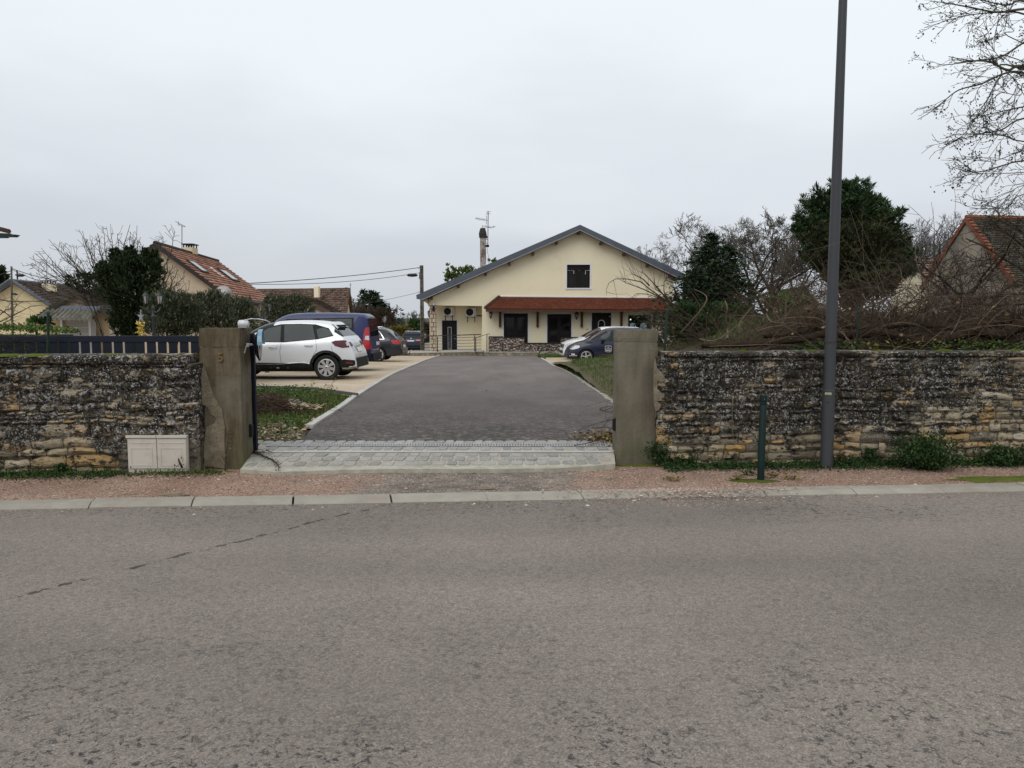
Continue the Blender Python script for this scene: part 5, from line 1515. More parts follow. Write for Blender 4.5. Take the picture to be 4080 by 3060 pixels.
fb = MB(); fb.box((B_l.x + .05, B_l.y + .02, B_l.z - .19), (B_r.x - .05, B_l.y + .10, B_l.z - .035)); fb.build('eave_beam', MT['beam'], aw)
m = MB()
for i in range(32):
    x = B_l.x + .3 + (B_r.x - B_l.x - .6) * i / 31
    m.box((x - .04, B_l.y + .101, B_l.z - .15), (x + .04, YH - .02, B_l.z - .06))
tag(m.build('rafter', MT['beam'], aw), kind='stuff')
for x in (755, 1043, 1382, 1687, 1940):
    b_ = empty('awning_bracket', tuple(cC(x, 970, YH))); b_.parent = house; b_.location = Vector(b_.location) - Vector(house.location)
    p, q = cC(x - 9, 970, YH - .16), cC(x + 9, 838, YH - .16)
    MB().bbox((p.x, YH - .16, p.z), (q.x, YH + .005, q.z), .015).build('post', MT['beam'], b_)
    V = []
    n = 8; P = []
    for i in range(n + 1):
        t = i / n; a = t * PI / 2
        P.append((YH - .17 - .75 * (1 - math.cos(a)), p.z + .25 + (q.z - p.z - .22) * math.sin(a)))
    m = MB()
    for (y_a, z_a), (y_b, z_b) in zip(P, P[1:]):
        m.prism([Vector((p.x + .02, y_a, z_a)), Vector((p.x + .02, y_b, z_b)), Vector((p.x + .02, y_b + .13, z_b - .10)), Vector((p.x + .02, y_a + .12, z_a - .10))], (q.x - p.x - .04, 0, 0))
    m.build('brace', MT['beam'], b_)
# lanterns on the wall
def lantern_parts(root, s, hang=True):
    """six-sided black lantern, glass panes, pointed roof; origin at its centre"""
    MB().lathe([(.0, .50), (.03, .46), (.02, .42), (.10, .40), (.20, .26), (.215, .22)], (0, 0, 0), 6, M=Matrix.Scale(s, 4)).build('lantern_cap', MT['blackiron'], root, local=True)
    m = MB()
    for i in range(6):
        a = PI * 2 * i / 6
        m.tube([Vector((.19 * math.cos(a), .19 * math.sin(a), .22)) * s, Vector((.11 * math.cos(a), .11 * math.sin(a), -.20)) * s], .014 * s, 4)
    m.lathe([(.12, -.20), (.12, -.24), (.07, -.30), (.02, -.42), (.0, -.46)], (0, 0, 0), 6, M=Matrix.Scale(s, 4))
    m.build('lantern_frame', MT['blackiron'], root, local=True)
    MB().lathe([(.175, .21), (.10, -.195)], (0, 0, 0), 6, M=Matrix.Scale(s, 4)).build('lantern_glass', MT['lampglass'], root, local=True)
    MB().lathe([(.03, -.1), (.045, .02), (.02, .1)], (0, 0, 0), 8, M=Matrix.Scale(s, 4)).build('bulb', MT['white'], root, local=True)
for x, y, lab in ((683, 876, 'left of the first awning bracket'), (1341, 882, 'between the second window and the front door'), (2015, 880, 'at the right end under the awning')):
    p = cC(x, y, YH - .28)
    l = empty('wall_lantern', tuple(p), label='black six-sided wall lantern on the cream house, ' + lab, cat='lantern', group='wall lanterns under the awning')
    lantern_parts(l, .58)
    MB().tube([(0, .28, .05), (0, .2, .36), (0, .06, .36), (0, 0, .29)], .014, 5).cbox((0, .27, .1), (.08, .03, .2)).build('bracket', MT['blackiron'], l, local=True)
p = cC(246, 825, YH - .15)
l = empty('wall_lantern', tuple(p), label='small black-and-white wall lamp at the top of the stone pier', cat='lantern')
MB().lathe([(.05, .18), (.07, .1), (.07, -.15), (.05, -.2)], (0, 0, 0), 10).build('lamp_body', MT['black'], l, local=True)
MB().lathe([(.05, .0), (.05, .14)], (0, 0, .181), 8).build('lamp_top', MT['white'], l, local=True)
p = cC(212, 870, YH + .5)
l = empty('wall_lantern', tuple(p), label='black lantern on the far side of the stone pier, seen against the sky', cat='lantern'); lantern_parts(l, .58)
MB().tube([(.0, 0, .29), (.1, 0, .36), (.25, 0, .25)], .02, 5).build('bracket', MT['blackiron'], l, local=True)
# air-conditioning units
for k, (x0, x1, y0, y1) in enumerate(((322, 400, 815, 880), (492, 571, 820, 887))):
    p, q = cC(x0, y1, RY - .42), cC(x1, y0, RY - .42)
    ac = empty('heat_pump', ((p.x + q.x) / 2, RY - .42, p.z), label='white air-conditioning unit on the porch wall, %s' % ('above the left door' if k == 0 else 'right of the one above the door'), cat='air conditioner', group='air-conditioning units')
    MB().bbox((p.x, RY - .42, p.z), (q.x, RY - .08, q.z), .02).build('casing', MT['whitetrim'], ac)
    w, h = q.x - p.x, q.z - p.z; c0 = (p.x + w * .38, RY - .425, p.z + h * .5)
    MB().lathe([(h * .42, 0), (h * .42, .02)], (c0[0], c0[1] - .018, c0[2]), 20, 'y').build('fan_opening', MT['black'], ac)
    m = MB()
    for r_ in (.1, .2, .3, .4):
        m.tube([(c0[0] + h * r_ * math.cos(a), c0[1] - .025, c0[2] + h * r_ * math.sin(a)) for a in [i * PI / 8 for i in range(17)]], .006, 4)
    m.lathe([(h * .07, 0), (h * .07, .01)], (c0[0], c0[1] - .035, c0[2]), 10, 'y')
    m.build('fan_grille', MT['lampgrey'], ac)
    m = MB()
    for i in range(5): m.box((q.x - w * .17, RY - .43, p.z + h * (.15 + .15 * i)), (q.x - w * .05, RY - .4205, p.z + h * (.18 + .15 * i)))
    m.build('vent', MT['lampgrey'], ac)
    for xx in (p.x + w * .15, p.x + w * .85): MB().box((xx - .03, RY - .46, p.z - .06), (xx + .03, RY, p.z - .001)).tube([(xx, RY - .38, p.z - .07), (xx, RY - .02, p.z - .35)], .025, 5).build('wall_bracket', MT['blackiron'], ac)
MB().box((cC(578, 878, RY).x, RY - .06, cC(578, 885, RY).z), (hx(617), RY - .0, cC(578, 878, RY).z)).build('pipe_duct', MT['blackiron'], house)
# plinth, ramp, steps
pz = hz(1157, YH - 1.1)
pth = cC(622, 1157, YH - 1.1).x
ter = empty('terrace', (pth, YH - 1.1, pz), kind='structure')
x = pth; xe = hx(2100); zg_ = gz(46.9) - .2
MB().box((pth + .01, YH - 1.09, zg_), (xe, YH - .001, pz - .055)).build('terrace_core', MT['plinth'], ter)
MB().box((pth, YH - 1.13, pz - .05), (xe, YH - .001, pz)).build('terrace_slab', MT['strip'], ter)
while x < xe:
    w = rnd.uniform(.45, .75); MB().bbox((x + .01, YH - 1.115 - rnd.uniform(0, .012), zg_), (x + w - .01, YH - 1.091, pz - .055), .012).build('plinth_stone', MT['plinth'], ter); x += w
ra = [cH1(-700, 1195, YH - 1.6), cH1(1285, 1155, YH - 1.6)]
rp = empty('access_ramp', tuple(ra[1]), kind='structure')
r0_, r1_ = ra
for i in range(18):
    a, b = r0_.lerp(r1_, i / 18), r0_.lerp(r1_, (i + 1) / 18)
    w0 = .012
    MB().prism([Vector((a.x + w0, YH - 1.6, a.z - .035)), Vector((b.x - w0, YH - 1.6, b.z - .035)), Vector((b.x - w0, YH - 1.6, zg_)), Vector((a.x + w0, YH - 1.6, zg_))], (0, .2, 0)).build('ramp_stone', MT['plinth'], rp)
MB().prism([Vector((r0_.x, YH - 1.62, r0_.z)), Vector((r1_.x, YH - 1.62, r1_.z)), Vector((r1_.x, YH - 1.62, r1_.z - .034)), Vector((r0_.x, YH - 1.62, r0_.z - .034))], (0, 3.3, 0)).build('ramp_slab', MT['strip'], rp)
MB().prism([Vector((r0_.x, YH - 1.35, r0_.z - .035)), Vector((r1_.x, YH - 1.35, r1_.z - .035)), Vector((r1_.x, YH - 1.35, zg_ - .3)), Vector((r0_.x, YH - 1.35, zg_ - .3))], (0, 3.0, 0)).build('ramp_core', MT['plinth'], rp)
# steel railing
YR = YH - 1.5
ral = empty('ramp_railing', tuple(cH1(335, 1175, YR)), label='long dark steel railing with thin horizontal bars along the ramp before the porch', cat='railing')
def hb(x0, y0, x1, y1, r, name, root=ral, Y=YR): return MB().tube([cH1(x0, y0, Y), cH1(x1, y1, Y)], r, 6).build(name, MT['blackiron'], root)
hb(-420, 858, 1240, 803, .028, 'handrail')
for ya_, yb_ in ((900, 858), (962, 918), (1028, 980), (1092, 1043), (1157, 1105)): hb(-420, ya_, 1245, yb_, .012, 'bar')
for xx, ya_, yb_ in ((-350, 856, 1190), (335, 850, 1178), (1113, 820, 1150)): hb(xx, ya_, xx, yb_, .028, 'post')
sr = empty('step_railing', tuple(cH1(1137, 1220, YR - .3)), label='short black handrail with curled ends beside the terrace step', cat='handrail')
pts = [(1110, 918), (1090, 918), (1082, 900), (1095, 890), (1140, 876), (1250, 835), (1370, 800), (1410, 788), (1430, 795), (1430, 812), (1415, 812)]
MB().tube([cH1(x, y, YR - .3) for x, y in pts], .016, 6).build('handrail', MT['blackiron'], sr)
hb(1137, 878, 1137, 1222, .026, 'post', sr, YR - .3); hb(1370, 803, 1370, 1160, .026, 'post', sr, YR + .2)
# gabions: baskets of stones
gab = ((667, 778, 1042), (778, 945, 1048), (945, 1085, 1092), (1085, 1222, 1092), (1222, 1405, 1048), (1405, 1640, 1050))
Yg = YH - .95
for k, (a, b, t) in enumerate(gab):
    p, q = cC(a, 1157, Yg), cC(b, t, Yg)
    pzz = pz + .002
    lab = ['tall stone-filled gabion at the left end of the row, by the step rail', 'tall gabion under the left side of the first window', 'low gabion between first and second window, left of two low ones', 'low gabion under the second window, right of two low ones', 'tall gabion between the second window and the white car bonnet', 'tall gabion mostly hidden behind the parked cars'][k]
    g = empty('gabion', ((p.x + q.x) / 2, Yg, pzz), label=lab, cat='gabion', group='gabions along the terrace')
    MB().box((p.x + .03, Yg + .04, pzz), (q.x - .03, Yg + .45, q.z - .03)).build('fill_core', MT['qmortar'], g)
    MB().box((p.x, Yg - .02, q.z - .028), (q.x - .004, Yg + .48, q.z + .02)).build('lid', MT['blackiron'], g)
    m = MB()
    for xx in (p.x, q.x - .024): m.box((xx, Yg - .012, pzz), (xx + .02, Yg + .008, q.z - .03))
    m.build('frame', MT['blackiron'], g)
    P = []; s = .085
    for i in range(int((q.x - p.x) / s)):
        for j in range(int((q.z - pzz) / (s * .78))):
            P.append((p.x + s * (i + .5) + rnd.gauss(0, .018), Yg + .03 + rnd.gauss(0, .012), pzz + s * .78 * (j + .5) + rnd.gauss(0, .014)))
    pebbles('gabion_stones', P, .056, MT['gabstone'], None, g, flat=.75)
# coiled hose by the terrace
hc = cC(1125, 1185, YH - 1.6)
tag(MB().tube([hc + Vector((.75 * math.cos(a) * (1 - .03 * i), 0.1 * math.sin(2 * a), .62 * abs(math.sin(a)) * (1 - .04 * i))) for i, a in enumerate([k * PI / 7 for k in range(29)])], .018, 5).build('garden_hose', MT['greenpost'], None, smooth=True),
    'dark coiled garden hose standing on the grass before the gabions', 'hose')
# ------------------------------------------------------------------ cars
def interp(pts, x):
    if x <= pts[0][0]: return pts[0][1]
    for (a, za), (b, zb) in zip(pts, pts[1:]):
        if x <= b:
            t = (x - a) / (b - a) if b > a else 1
            return za + (zb - za) * t
    return pts[-1][1]
def smooth_line(pts, sub=4):
    out = []
    n = len(pts)
    for i in range(n - 1):
        p0 = pts[max(i - 1, 0)]; p1 = pts[i]; p2 = pts[i + 1]; p3 = pts[min(i + 2, n - 1)]
        for k in range(sub):
            t = k / sub
            f = lambda a, b, c, d: .5 * (2 * b + (c - a) * t + (2 * a - 5 * b + 4 * c - d) * t * t + (-a + 3 * b - 3 * c + d) * t ** 3)
            out.append((f(p0[0], p1[0], p2[0], p3[0]), f(p0[1], p1[1], p2[1], p3[1])))
    out.append(pts[-1]); return out
class Car:
    """x runs from the rear bumper (0) to the nose (L); y is left; z up"""
    def __init__(s, L, W, top, belt, sill, wr, hull=.93):
        s.L, s.W, s.belt, s.wr = L, W, belt, wr
        s.sill = sill; s.hull = hull
        s.top = smooth_line(top, 5)
        for i in range(1, len(s.top)):
            if s.top[i][0] <= s.top[i - 1][0]: s.top[i] = (s.top[i - 1][0] + 1e-4, s.top[i][1])
    def hw(s, x):
        W = s.W / 2; r = 1
        if x < .75: r -= .16 * ((.75 - x) / .75) ** 2.2
        if x > s.L - 1.1: r -= .30 * ((x - s.L + 1.1) / 1.1) ** 2.2
        return W * r
    def sect(s, x, zt=None):
        zt = interp(s.top, x) if zt is None else zt
        w = s.hw(x); z0 = interp(s.sill, x); zb = min(interp(s.belt, x), zt - .015)
        zb = max(zb, z0 + .02); zt = max(zt, zb + .01)
        g = max(0, min(1, (zt - zb) / .42))
        wt = w * .93 + (s.wr - w * .93) * g
        h = zb - z0
        sh = zt - zb
        return [(0, z0), (w * .86, z0), (w * .965, z0 + .05), (w * .992, z0 + h * .28), (w * 1.0, z0 + h * .55), (w * .985, z0 + h * .8), (w * .965, z0 + h * .93), (w * s.hull, zb),
                (w * s.hull + (wt - w * s.hull) * .5, zb + sh * .46), (wt, zb + sh * .86), (wt - .05 - .05 * g, zb + sh * .955), (wt * .6, zb + sh * .995), (0, zt)]
    def S(s, x, v):
        P = s.sect(x); i = min(int(v), len(P) - 2); t = v - i
        return (P[i][0] + (P[i + 1][0] - P[i][0]) * t, P[i][1] + (P[i + 1][1] - P[i][1]) * t)
    def side_y(s, x, z):
        P = s.sect(x)
        for (ya, za), (yb, zb_) in zip(P[1:], P[2:]):
            if za <= z <= zb_ and zb_ > za: return ya + (yb - ya) * (z - za) / (zb_ - za)
        return P[-2][0] if z > P[-1][1] - .03 else P[1][0]
    def rear_x(s, z):
        for (xa, za), (xb, zb_) in zip(s.top, s.top[1:]):
            if za <= z <= zb_: return xa + (xb - xa) * (z - za) / max(1e-6, zb_ - za)
        return 0
    def front_x(s, z):
        for (xa, za), (xb, zb_) in zip(reversed(s.top[:-1]), reversed(s.top[1:])):
            if zb_ <= z <= za: return xb + (xa - xb) * (z - zb_) / max(1e-6, za - zb_)
        return s.L
    def body(s, root, mat, wheels, wr_, trim, archr=None):
        bm = bmesh.new(); rings = []
        for x, zt in s.top:
            P = s.sect(x, zt)
            full = P + [(-y, z) for y, z in P[-2:0:-1]]
            rings.append([bm.verts.new((x - s.L / 2, y, z)) for y, z in full])
        n = len(rings[0])
        for a, b in zip(rings, rings[1:]):
            for j in range(n): bm.faces.new((a[j], a[(j + 1) % n], b[(j + 1) % n], b[j]))
        bm.faces.new(rings[0][::-1]); bm.faces.new(rings[-1])
        bmesh.ops.recalc_face_normals(bm, faces=bm.faces[:])
        mb = MB().addbm(bm); bm.free()
        o = link_mesh('body', mb.v, mb.f, mat, None, smooth=False)
        o.data.materials.append(trim)
        ar = archr or wr_ * 1.14
        m = MB()
        for wx in wheels:
            m.lathe([(ar, -1.5), (ar, 1.5)], (wx - s.L / 2, 0, wr_ * 1.0), 28, 'y')
        c = link_mesh('cutter', m.v, m.f, trim)
        # keep the middle of the floor: cut only the outer 35 cm on each side
        md = o.modifiers.new('b', 'BOOLEAN'); md.operation = 'DIFFERENCE'; md.object = c; md.solver = 'EXACT'
        bpy.context.view_layer.update()
        me = bpy.data.meshes.new_from_object(o.evaluated_get(bpy.context.evaluated_depsgraph_get()))
        bpy.data.objects.remove(c); o.modifiers.clear(); o.data = me
        if len(me.materials) < 2: me.materials.append(trim)
        for p in me.polygons:
            p.use_smooth = True
            for wx in wheels:
                d = math.hypot(p.center.x - (wx - s.L / 2), p.center.z - wr_)
                if d < ar * 1.02 and abs(p.normal.y) < .3: p.material_index = 1
        me.set_sharp_from_angle(angle=math.radians(32))
        o.parent = root
        m = MB()                                   # dark wheel housings and floor
        w = s.W / 2 - .24
        m.box((wheels[0] - ar - .1 - s.L / 2, -w, .22), (wheels[1] + ar + .1 - s.L / 2, w, .55))
        m.build('underbody', MT['black'], root, local=True)
        return o
    def side_patch(s, root, name, poly, mat, off=.006, sides=(1, -1), cuts=3, th=None):
        """panel that hugs the flank; poly in (x, z)"""
        for sd in sides:
            bm = bmesh.new(); bm.faces.new([bm.verts.new((x, 0, z)) for x, z in poly])
            bmesh.ops.triangulate(bm, faces=bm.faces[:])
            for _ in range(cuts):
                es = [e for e in bm.edges if e.calc_length() > .10]
                if es: bmesh.ops.subdivide_edges(bm, edges=es, cuts=1)
                bmesh.ops.triangulate(bm, faces=bm.faces[:])
            for v in bm.verts: v.co.x = min(max(v.co.x, s.rear_x(v.co.z) + .015), s.front_x(v.co.z) - .015)
            for v in bm.verts: v.co.y = sd * (s.side_y(v.co.x, v.co.z) + off); v.co.x -= s.L / 2
            for f in bm.faces:
                f.normal_update()
                if f.normal.y * sd < 0: f.normal_flip()
            be = [e for e in bm.edges if e.is_boundary]
            r = bmesh.ops.extrude_edge_only(bm, edges=be)
            for v in [g for g in r['geom'] if isinstance(g, bmesh.types.BMVert)]: v.co.y -= sd * (off + .01)
            mb = MB().addbm(bm); bm.free()
            mb.build(name, mat, root, smooth=35, local=True)
    def strip(s, root, name, x0, x1, v0, v1, mat, off=.006, n=8, nv=8, full=True):
        """panel over the top surface between stations x0..x1 and section parameters v0..12 (mirrored)"""
        V = []; F = []
        vs = [v0 + (v1 - v0) * j / nv for j in range(nv + 1)]
        for i in range(n + 1):
            x = x0 + (x1 - x0) * i / n
            row = [s.S(x, v) for v in vs]
            row = row + [(-y, z) for y, z in (row[-2::-1] if abs(row[-1][0]) < 1e-6 else row[::-1])]
            dzdx = (interp(s.top, x + .02) - interp(s.top, x - .02)) / .04
            l = math.hypot(dzdx, 1)
            for y, z in row: V.append((x - s.L / 2 - off * dzdx / l, y * (1 + .004), z + off / l))
        k = len(V) // (n + 1)
        for i in range(n):
            for j in range(k - 1): F.append((i * k + j, i * k + j + 1, (i + 1) * k + j + 1, (i + 1) * k + j))
        return link_mesh(name, V, F, mat, root, smooth=True, local=True)
    def rear_box(s, root, name, y0, y1, z0, z1, mat, off=.02, th=.03, front=False):
        fx = s.front_x if front else s.rear_x
        sg = 1 if front else -1
        cl = lambda y, z: max(-1, min(1, y / max(.01, abs(y)))) * min(abs(y), s.side_y(fx(z) - sg * .03, z) - .012)
        V = [(fx(z) - s.L / 2 + sg * off, cl(y, z), z) for z in (z0, z1) for y in (y0, y1)]
        V += [(x - sg * th, y, z) for x, y, z in V]
        F = [(0, 1, 3, 2), (4, 6, 7, 5), (0, 2, 6, 4), (1, 5, 7, 3), (2, 3, 7, 6), (0, 4, 5, 1)]
        return link_mesh(name, V, F, mat, root, local=True)
def wheel(root, x, y, side, r, w, rim, spokes, split=False, dark=False, holes=False):
    """side=+1 outer face towards +y"""
    e = empty('wheel', (x, y, r)); e.parent = root
    sd = side
    prof = [(r * .66, -w * .05), (r * .66, -w * .42), (r * .90, -w * .5), (r * .985, -w * .38), (r, -w * .2), (r, w * .2), (r * .985, w * .38), (r * .90, w * .5), (r * .68, w * .44), (r * .66, w * .05)]
    m = MB(); m.lathe([(a, b * sd) for a, b in prof], (0, 0, 0), 32, 'y'); m.build('tyre', MT['tyre'], e, smooth=40, local=True)
    yo = sd * w * .43
    MB().lathe([(rim, yo - sd * .05), (rim * .97, yo - sd * .048)], (0, 0, 0), 28, 'y').build('hub_well', MT['rimdark'], e, local=True)
    m = MB()
    ring = [(math.cos(i * PI / 16), math.sin(i * PI / 16)) for i in range(32)]
    for i in range(32):
        (c0, s0), (c1, s1) = ring[i], ring[(i + 1) % 32]
        for (ra, rb, ya, yb) in ((rim * 1.03, rim * .93, yo + sd * .008, yo + sd * .012), (rim * .93, rim * .90, yo + sd * .012, yo - sd * .04)):
            m.add([(c0 * ra, ya, s0 * ra), (c1 * ra, ya, s1 * ra), (c1 * rb, yb, s1 * rb), (c0 * rb, yb, s0 * rb)], [(0, 1, 2, 3)])
    def spoke(a0, w0, w1, r0=.16, r1=.94, ya=.0, yb=.012):
        c_, s_ = math.cos(a0), math.sin(a0)
        P = []
        for rr_, ww, yy in ((rim * r0, w0, yo + sd * ya), (rim * r1, w1, yo + sd * yb)):
            for q in (-1, 1): P.append((c_ * rr_ - s_ * ww * q, yy, s_ * rr_ + c_ * ww * q))
        P += [(x_, y_ - sd * .03, z_) for x_, y_, z_ in P]
        m.add(P, [(0, 1, 3, 2), (0, 2, 6, 4), (1, 5, 7, 3), (4, 6, 7, 5)])
    for k in range(spokes):
        a = 2 * PI * k / spokes + .2
        if split:
            spoke(a - .10, rim * .05, rim * .06); spoke(a + .10, rim * .05, rim * .06)
        elif holes: spoke(a, rim * .12, rim * .26, r0=.2)
        else: spoke(a, rim * .11, rim * .20)
    m.lathe([(rim * .22, yo - sd * .02), (rim * .22, yo + sd * .012), (rim * .12, yo + sd * .02)], (0, 0, 0), 16, 'y')
    m.build('rim', MT['rim'], e, smooth=30, local=True)
    MB().lathe([(rim * .09, yo + sd * .02), (rim * .07, yo + sd * .028)], (0, 0, 0), 10, 'y').build('hub_cap', MT['rimdark'], e, local=True)
    return e
def wheels4(root, car, xs, r, rim, n, **kw):
    for x in xs:
        for sd in (1, -1):
            yy = sd * (car.hw(x) * .992 - .105)
            wheel(root, x - car.L / 2, yy, sd, r, .21, rim, n, **kw)
def plate(root, car, y0, y1, z0, z1, front=False, text=None):
    p = car.rear_box(root, 'number_plate', y0, y1, z0, z1, MT['plate'], off=.035, th=.012, front=front)
    if text:
        sg = 1 if front else -1
        x = (car.front_x if front else car.rear_x)((z0 + z1) / 2) - car.L / 2 + sg * .043
        M = Matrix.Translation((x, (y0 + y1) / 2, (z0 + z1) / 2)) @ Matrix.Rotation(sg * PI / 2, 4, 'Z') @ RX
        text_mesh(text, (z1 - z0) * .95, .001, MT['platetxt'], 'plate_lettering', p, M, local=True)
def place(root, p, yaw): root.location = p; root.rotation_euler = (0, 0, yaw)
def mirror_(root, car, x, z, mat, sides=(1, -1)):
    for sd in sides:
        y = car.side_y(x, z - .05)
        m = MB(); M = Matrix.Translation((x - car.L / 2, sd * (y + .13), z)) @ Matrix.Diagonal((.11, .12, .085, 1))
        bm = bmesh.new(); bmesh.ops.create_icosphere(bm, subdivisions=2, radius=1)
        for v in bm.verts:
            if v.co.x < -.4: v.co.x = -.4
        m.addbm(bm, 0, M); bm.free()
        m.tube([(x - car.L / 2, sd * (y - .02), z - .05), (x - car.L / 2, sd * (y + .06), z - .04)], .03, 6)
        m.build('door_mirror', mat, root, smooth=40, local=True)
def doorline(car, root, pts, w=.004):
    """dark shut line"""
    for sd in (1, -1):
        m = MB()
        for (x0, z0), (x1, z1) in zip(pts, pts[1:]):
            n = 5
            m.tube([(x0 + (x1 - x0) * t / n - car.L / 2, sd * (car.side_y(x0 + (x1 - x0) * t / n, z0 + (z1 - z0) * t / n) + .001), z0 + (z1 - z0) * t / n) for t in range(n + 1)], w, 4)
        m.build('shut_line', MT['black'], root, local=True)
def handle(car, root, x, z, mat):
    for sd in (1, -1):
        y = car.side_y(x, z)
        m = MB(); m.tube([(x - .10 - car.L / 2, sd * (y + .008), z), (x - .07 - car.L / 2, sd * (y + .035), z + .004), (x + .07 - car.L / 2, sd * (y + .035), z + .004), (x + .10 - car.L / 2, sd * (y + .008), z)], .014, 6)
        m.build('door_handle', mat, root, smooth=True, local=True)

# --- silver crossover nearest the gate
c = Car(4.12, 1.78, [(0.0, .38), (.02, .52), (.06, .70), (.14, .86), (.20, .98), (.30, 1.12), (.50, 1.33), (.62, 1.45), (.70, 1.50), (1.1, 1.555), (1.6, 1.57), (2.1, 1.545), (2.55, 1.44), (2.95, 1.20), (3.1, 1.08), (3.5, 1.0), (3.9, .86), (4.06, .70), (4.10, .5), (4.12, .36)],
        [(0, .95), (.3, 1.09), (.8, 1.07), (1.6, .995), (2.4, .95), (3.1, .93), (4.1, .62)], [(0, .32), (.25, .28), (4.0, .26), (4.12, .28)], .58)
CX = empty('parked_car', label='silver crossover parked nearest the gate, its rear towards the drive', cat='car')
WX = (.76, 3.36); WR = .335
c.body(CX, MT['silver'], WX, WR, MT['black'], .395)
wheels4(CX, c, WX, WR, .222, 8)
dlo = [(.93, .28), (.93, .40), (1.25, .44), (1.75, .40), (2.4, .44), (2.95, .46), (2.95, .28)]
c.side_patch(CX, 'lower_cladding', [(1.13, .27), (1.13, .42), (1.4, .44), (1.9, .43), (2.5, .46), (2.98, .46), (2.98, .27)], MT['black'], .022, cuts=4)
for sd in (1, -1): MB().tube([(x - 2.06, sd * (c.side_y(x, z) + .012), z) for x, z in ((1.2, .43), (1.35, .47), (1.6, .455), (1.9, .43), (2.25, .42), (2.6, .425), (2.9, .43))], .014, 4).build('sill_strip', MT['chrome'], CX, local=True)
c.side_patch(CX, 'rear_bumper', [(.015, .33), (.03, .52), (.30, .55), (.42, .52), (.40, .33)], MT['black'], .010)
c.rear_box(CX, 'rear_bumper', -.66, .66, .33, .58, MT['black'], .012, .12)
# arch trim
for wx in WX:
    n = 14
    poly = [(wx + .455 * math.cos(PI * i / n), WR + .455 * math.sin(PI * i / n)) for i in range(n + 1)] + [(wx + .398 * math.cos(PI - PI * i / n), WR + .398 * math.sin(PI - PI * i / n)) for i in range(n + 1)]
    c.side_patch(CX, 'arch_trim', poly, MT['black'], .012, cuts=1)
c.side_patch(CX, 'side_window', [(1.98, 1.00), (2.82, 1.03), (2.62, 1.20), (2.35, 1.36), (2.02, 1.43)], MT['carglass'])
c.side_patch(CX, 'side_window', [(1.05, 1.07), (1.88, 1.015), (1.93, 1.44), (1.55, 1.455), (1.18, 1.44)], MT['carglass'])
c.side_patch(CX, 'side_window', [(.62, 1.175), (.98, 1.10), (1.06, 1.33), (.86, 1.38), (.70, 1.30)], MT['carglass'])
c.side_patch(CX, 'window_surround', [(.58, 1.16), (1.0, 1.07), (1.9, .99), (2.9, 1.0), (2.68, 1.20), (2.38, 1.39), (2.02, 1.465), (1.5, 1.475), (1.1, 1.46), (.74, 1.36)], MT['black'], .002)
c.strip(CX, 'rear_window', .33, .585, 8.2, 12, MT['carglass'])
c.strip(CX, 'windscreen', 2.22, 3.02, 8.6, 12, MT['carglassdark'])
c.strip(CX, 'roof_spoiler', .53, .70, 9.2, 12, MT['silver'], .03)
MB().box((.45 - 2.06, -.50, 1.425), (.60 - 2.06, .50, 1.445)).build('spoiler_underside', MT['black'], CX, local=True)
c.side_patch(CX, 'tail_light', [(.10, .92), (.16, 1.03), (.30, 1.05), (.52, 1.04), (.62, 1.00), (.52, .90), (.34, .85), (.18, .86)], MT['darkred'], .010)
c.side_patch(CX, 'reversing_lens', [(.12, .93), (.16, 1.01), (.26, .99), (.22, .90)], MT['clear'], .016)
for sd in (1, -1): c.rear_box(CX, 'tail_light', *sorted((sd * .50, sd * .66)), .89, 1.0, MT['darkred'], .018, .03)
c.side_patch(CX, 'rear_reflector', [(.08, .42), (.08, .48), (.26, .50), (.26, .43)], MT['darkred'], .016)
plate(CX, c, -.26, .26, .74, .85)
c.rear_box(CX, 'tailgate_handle', -.30, .30, .87, .91, MT['chrome'], .03, .02)
c.rear_box(CX, 'badge', -.04, .04, .98, 1.06, MT['chrome'], .02, .02)
doorline(c, CX, [(1.95, .45), (1.98, .75), (1.95, .98)]); doorline(c, CX, [(1.12, .62), (1.0, .80), (1.04, 1.06)]); doorline(c, CX, [(3.0, .5), (2.95, .95)]); doorline(c, CX, [(.62, .55), (.58, .7), (.62, .88)])
handle(c, CX, 1.22, .905, MT['silver']); handle(c, CX, 2.16, .86, MT['silver'])
mirror_(CX, c, 2.72, 1.04, MT['silver'])
MB().tube([(.85 - 2.06, 0, 1.53), (.62 - 2.06, 0, 1.64)], .006, 5).build('aerial', MT['black'], CX, local=True)
MB().tube([(.40 - 2.06, -.1, 1.10), (.34 - 2.06, .2, 1.12)], .015, 5).build('rear_wiper', MT['black'], CX, local=True)
# rear bumper px 782 display at Y~20.5; faces left
pr_ = ground_at(1442, 1500)
Yc = 20.9
rear = at(1440, 1400, Yc)
place(CX, (rear.x - 2.03, Yc + .1, gz(20.6) - .0), PI - math.radians(2))

# --- blue van-like people carrier behind it
c = Car(4.40, 1.83, [(0.0, .40), (.02, .62), (.04, .9), (.06, 1.15), (.09, 1.45), (.13, 1.70), (.22, 1.80), (.45, 1.845), (1.5, 1.87), (2.4, 1.85), (2.9, 1.74), (3.3, 1.42), (3.6, 1.18), (4.0, 1.05), (4.3, .86), (4.38, .6), (4.40, .38)],
        [(0, 1.12), (.5, 1.13), (2.2, 1.10), (3.4, 1.03), (4.4, .6)], [(0, .34), (4.3, .26), (4.4, .30)], .69, .96)
VB = empty('parked_van', label='blue high-roofed people carrier with tall red tail light, behind the silver car', cat='van')
WX = (.95, 3.45); WR = .325
c.body(VB, MT['blue'], WX, WR, MT['black'])
wheels4(VB, c, WX, WR, .21, 5)
c.side_patch(VB, 'side_window', [(.60, 1.16), (1.62, 1.15), (1.62, 1.66), (.62, 1.67)], MT['carglass'])
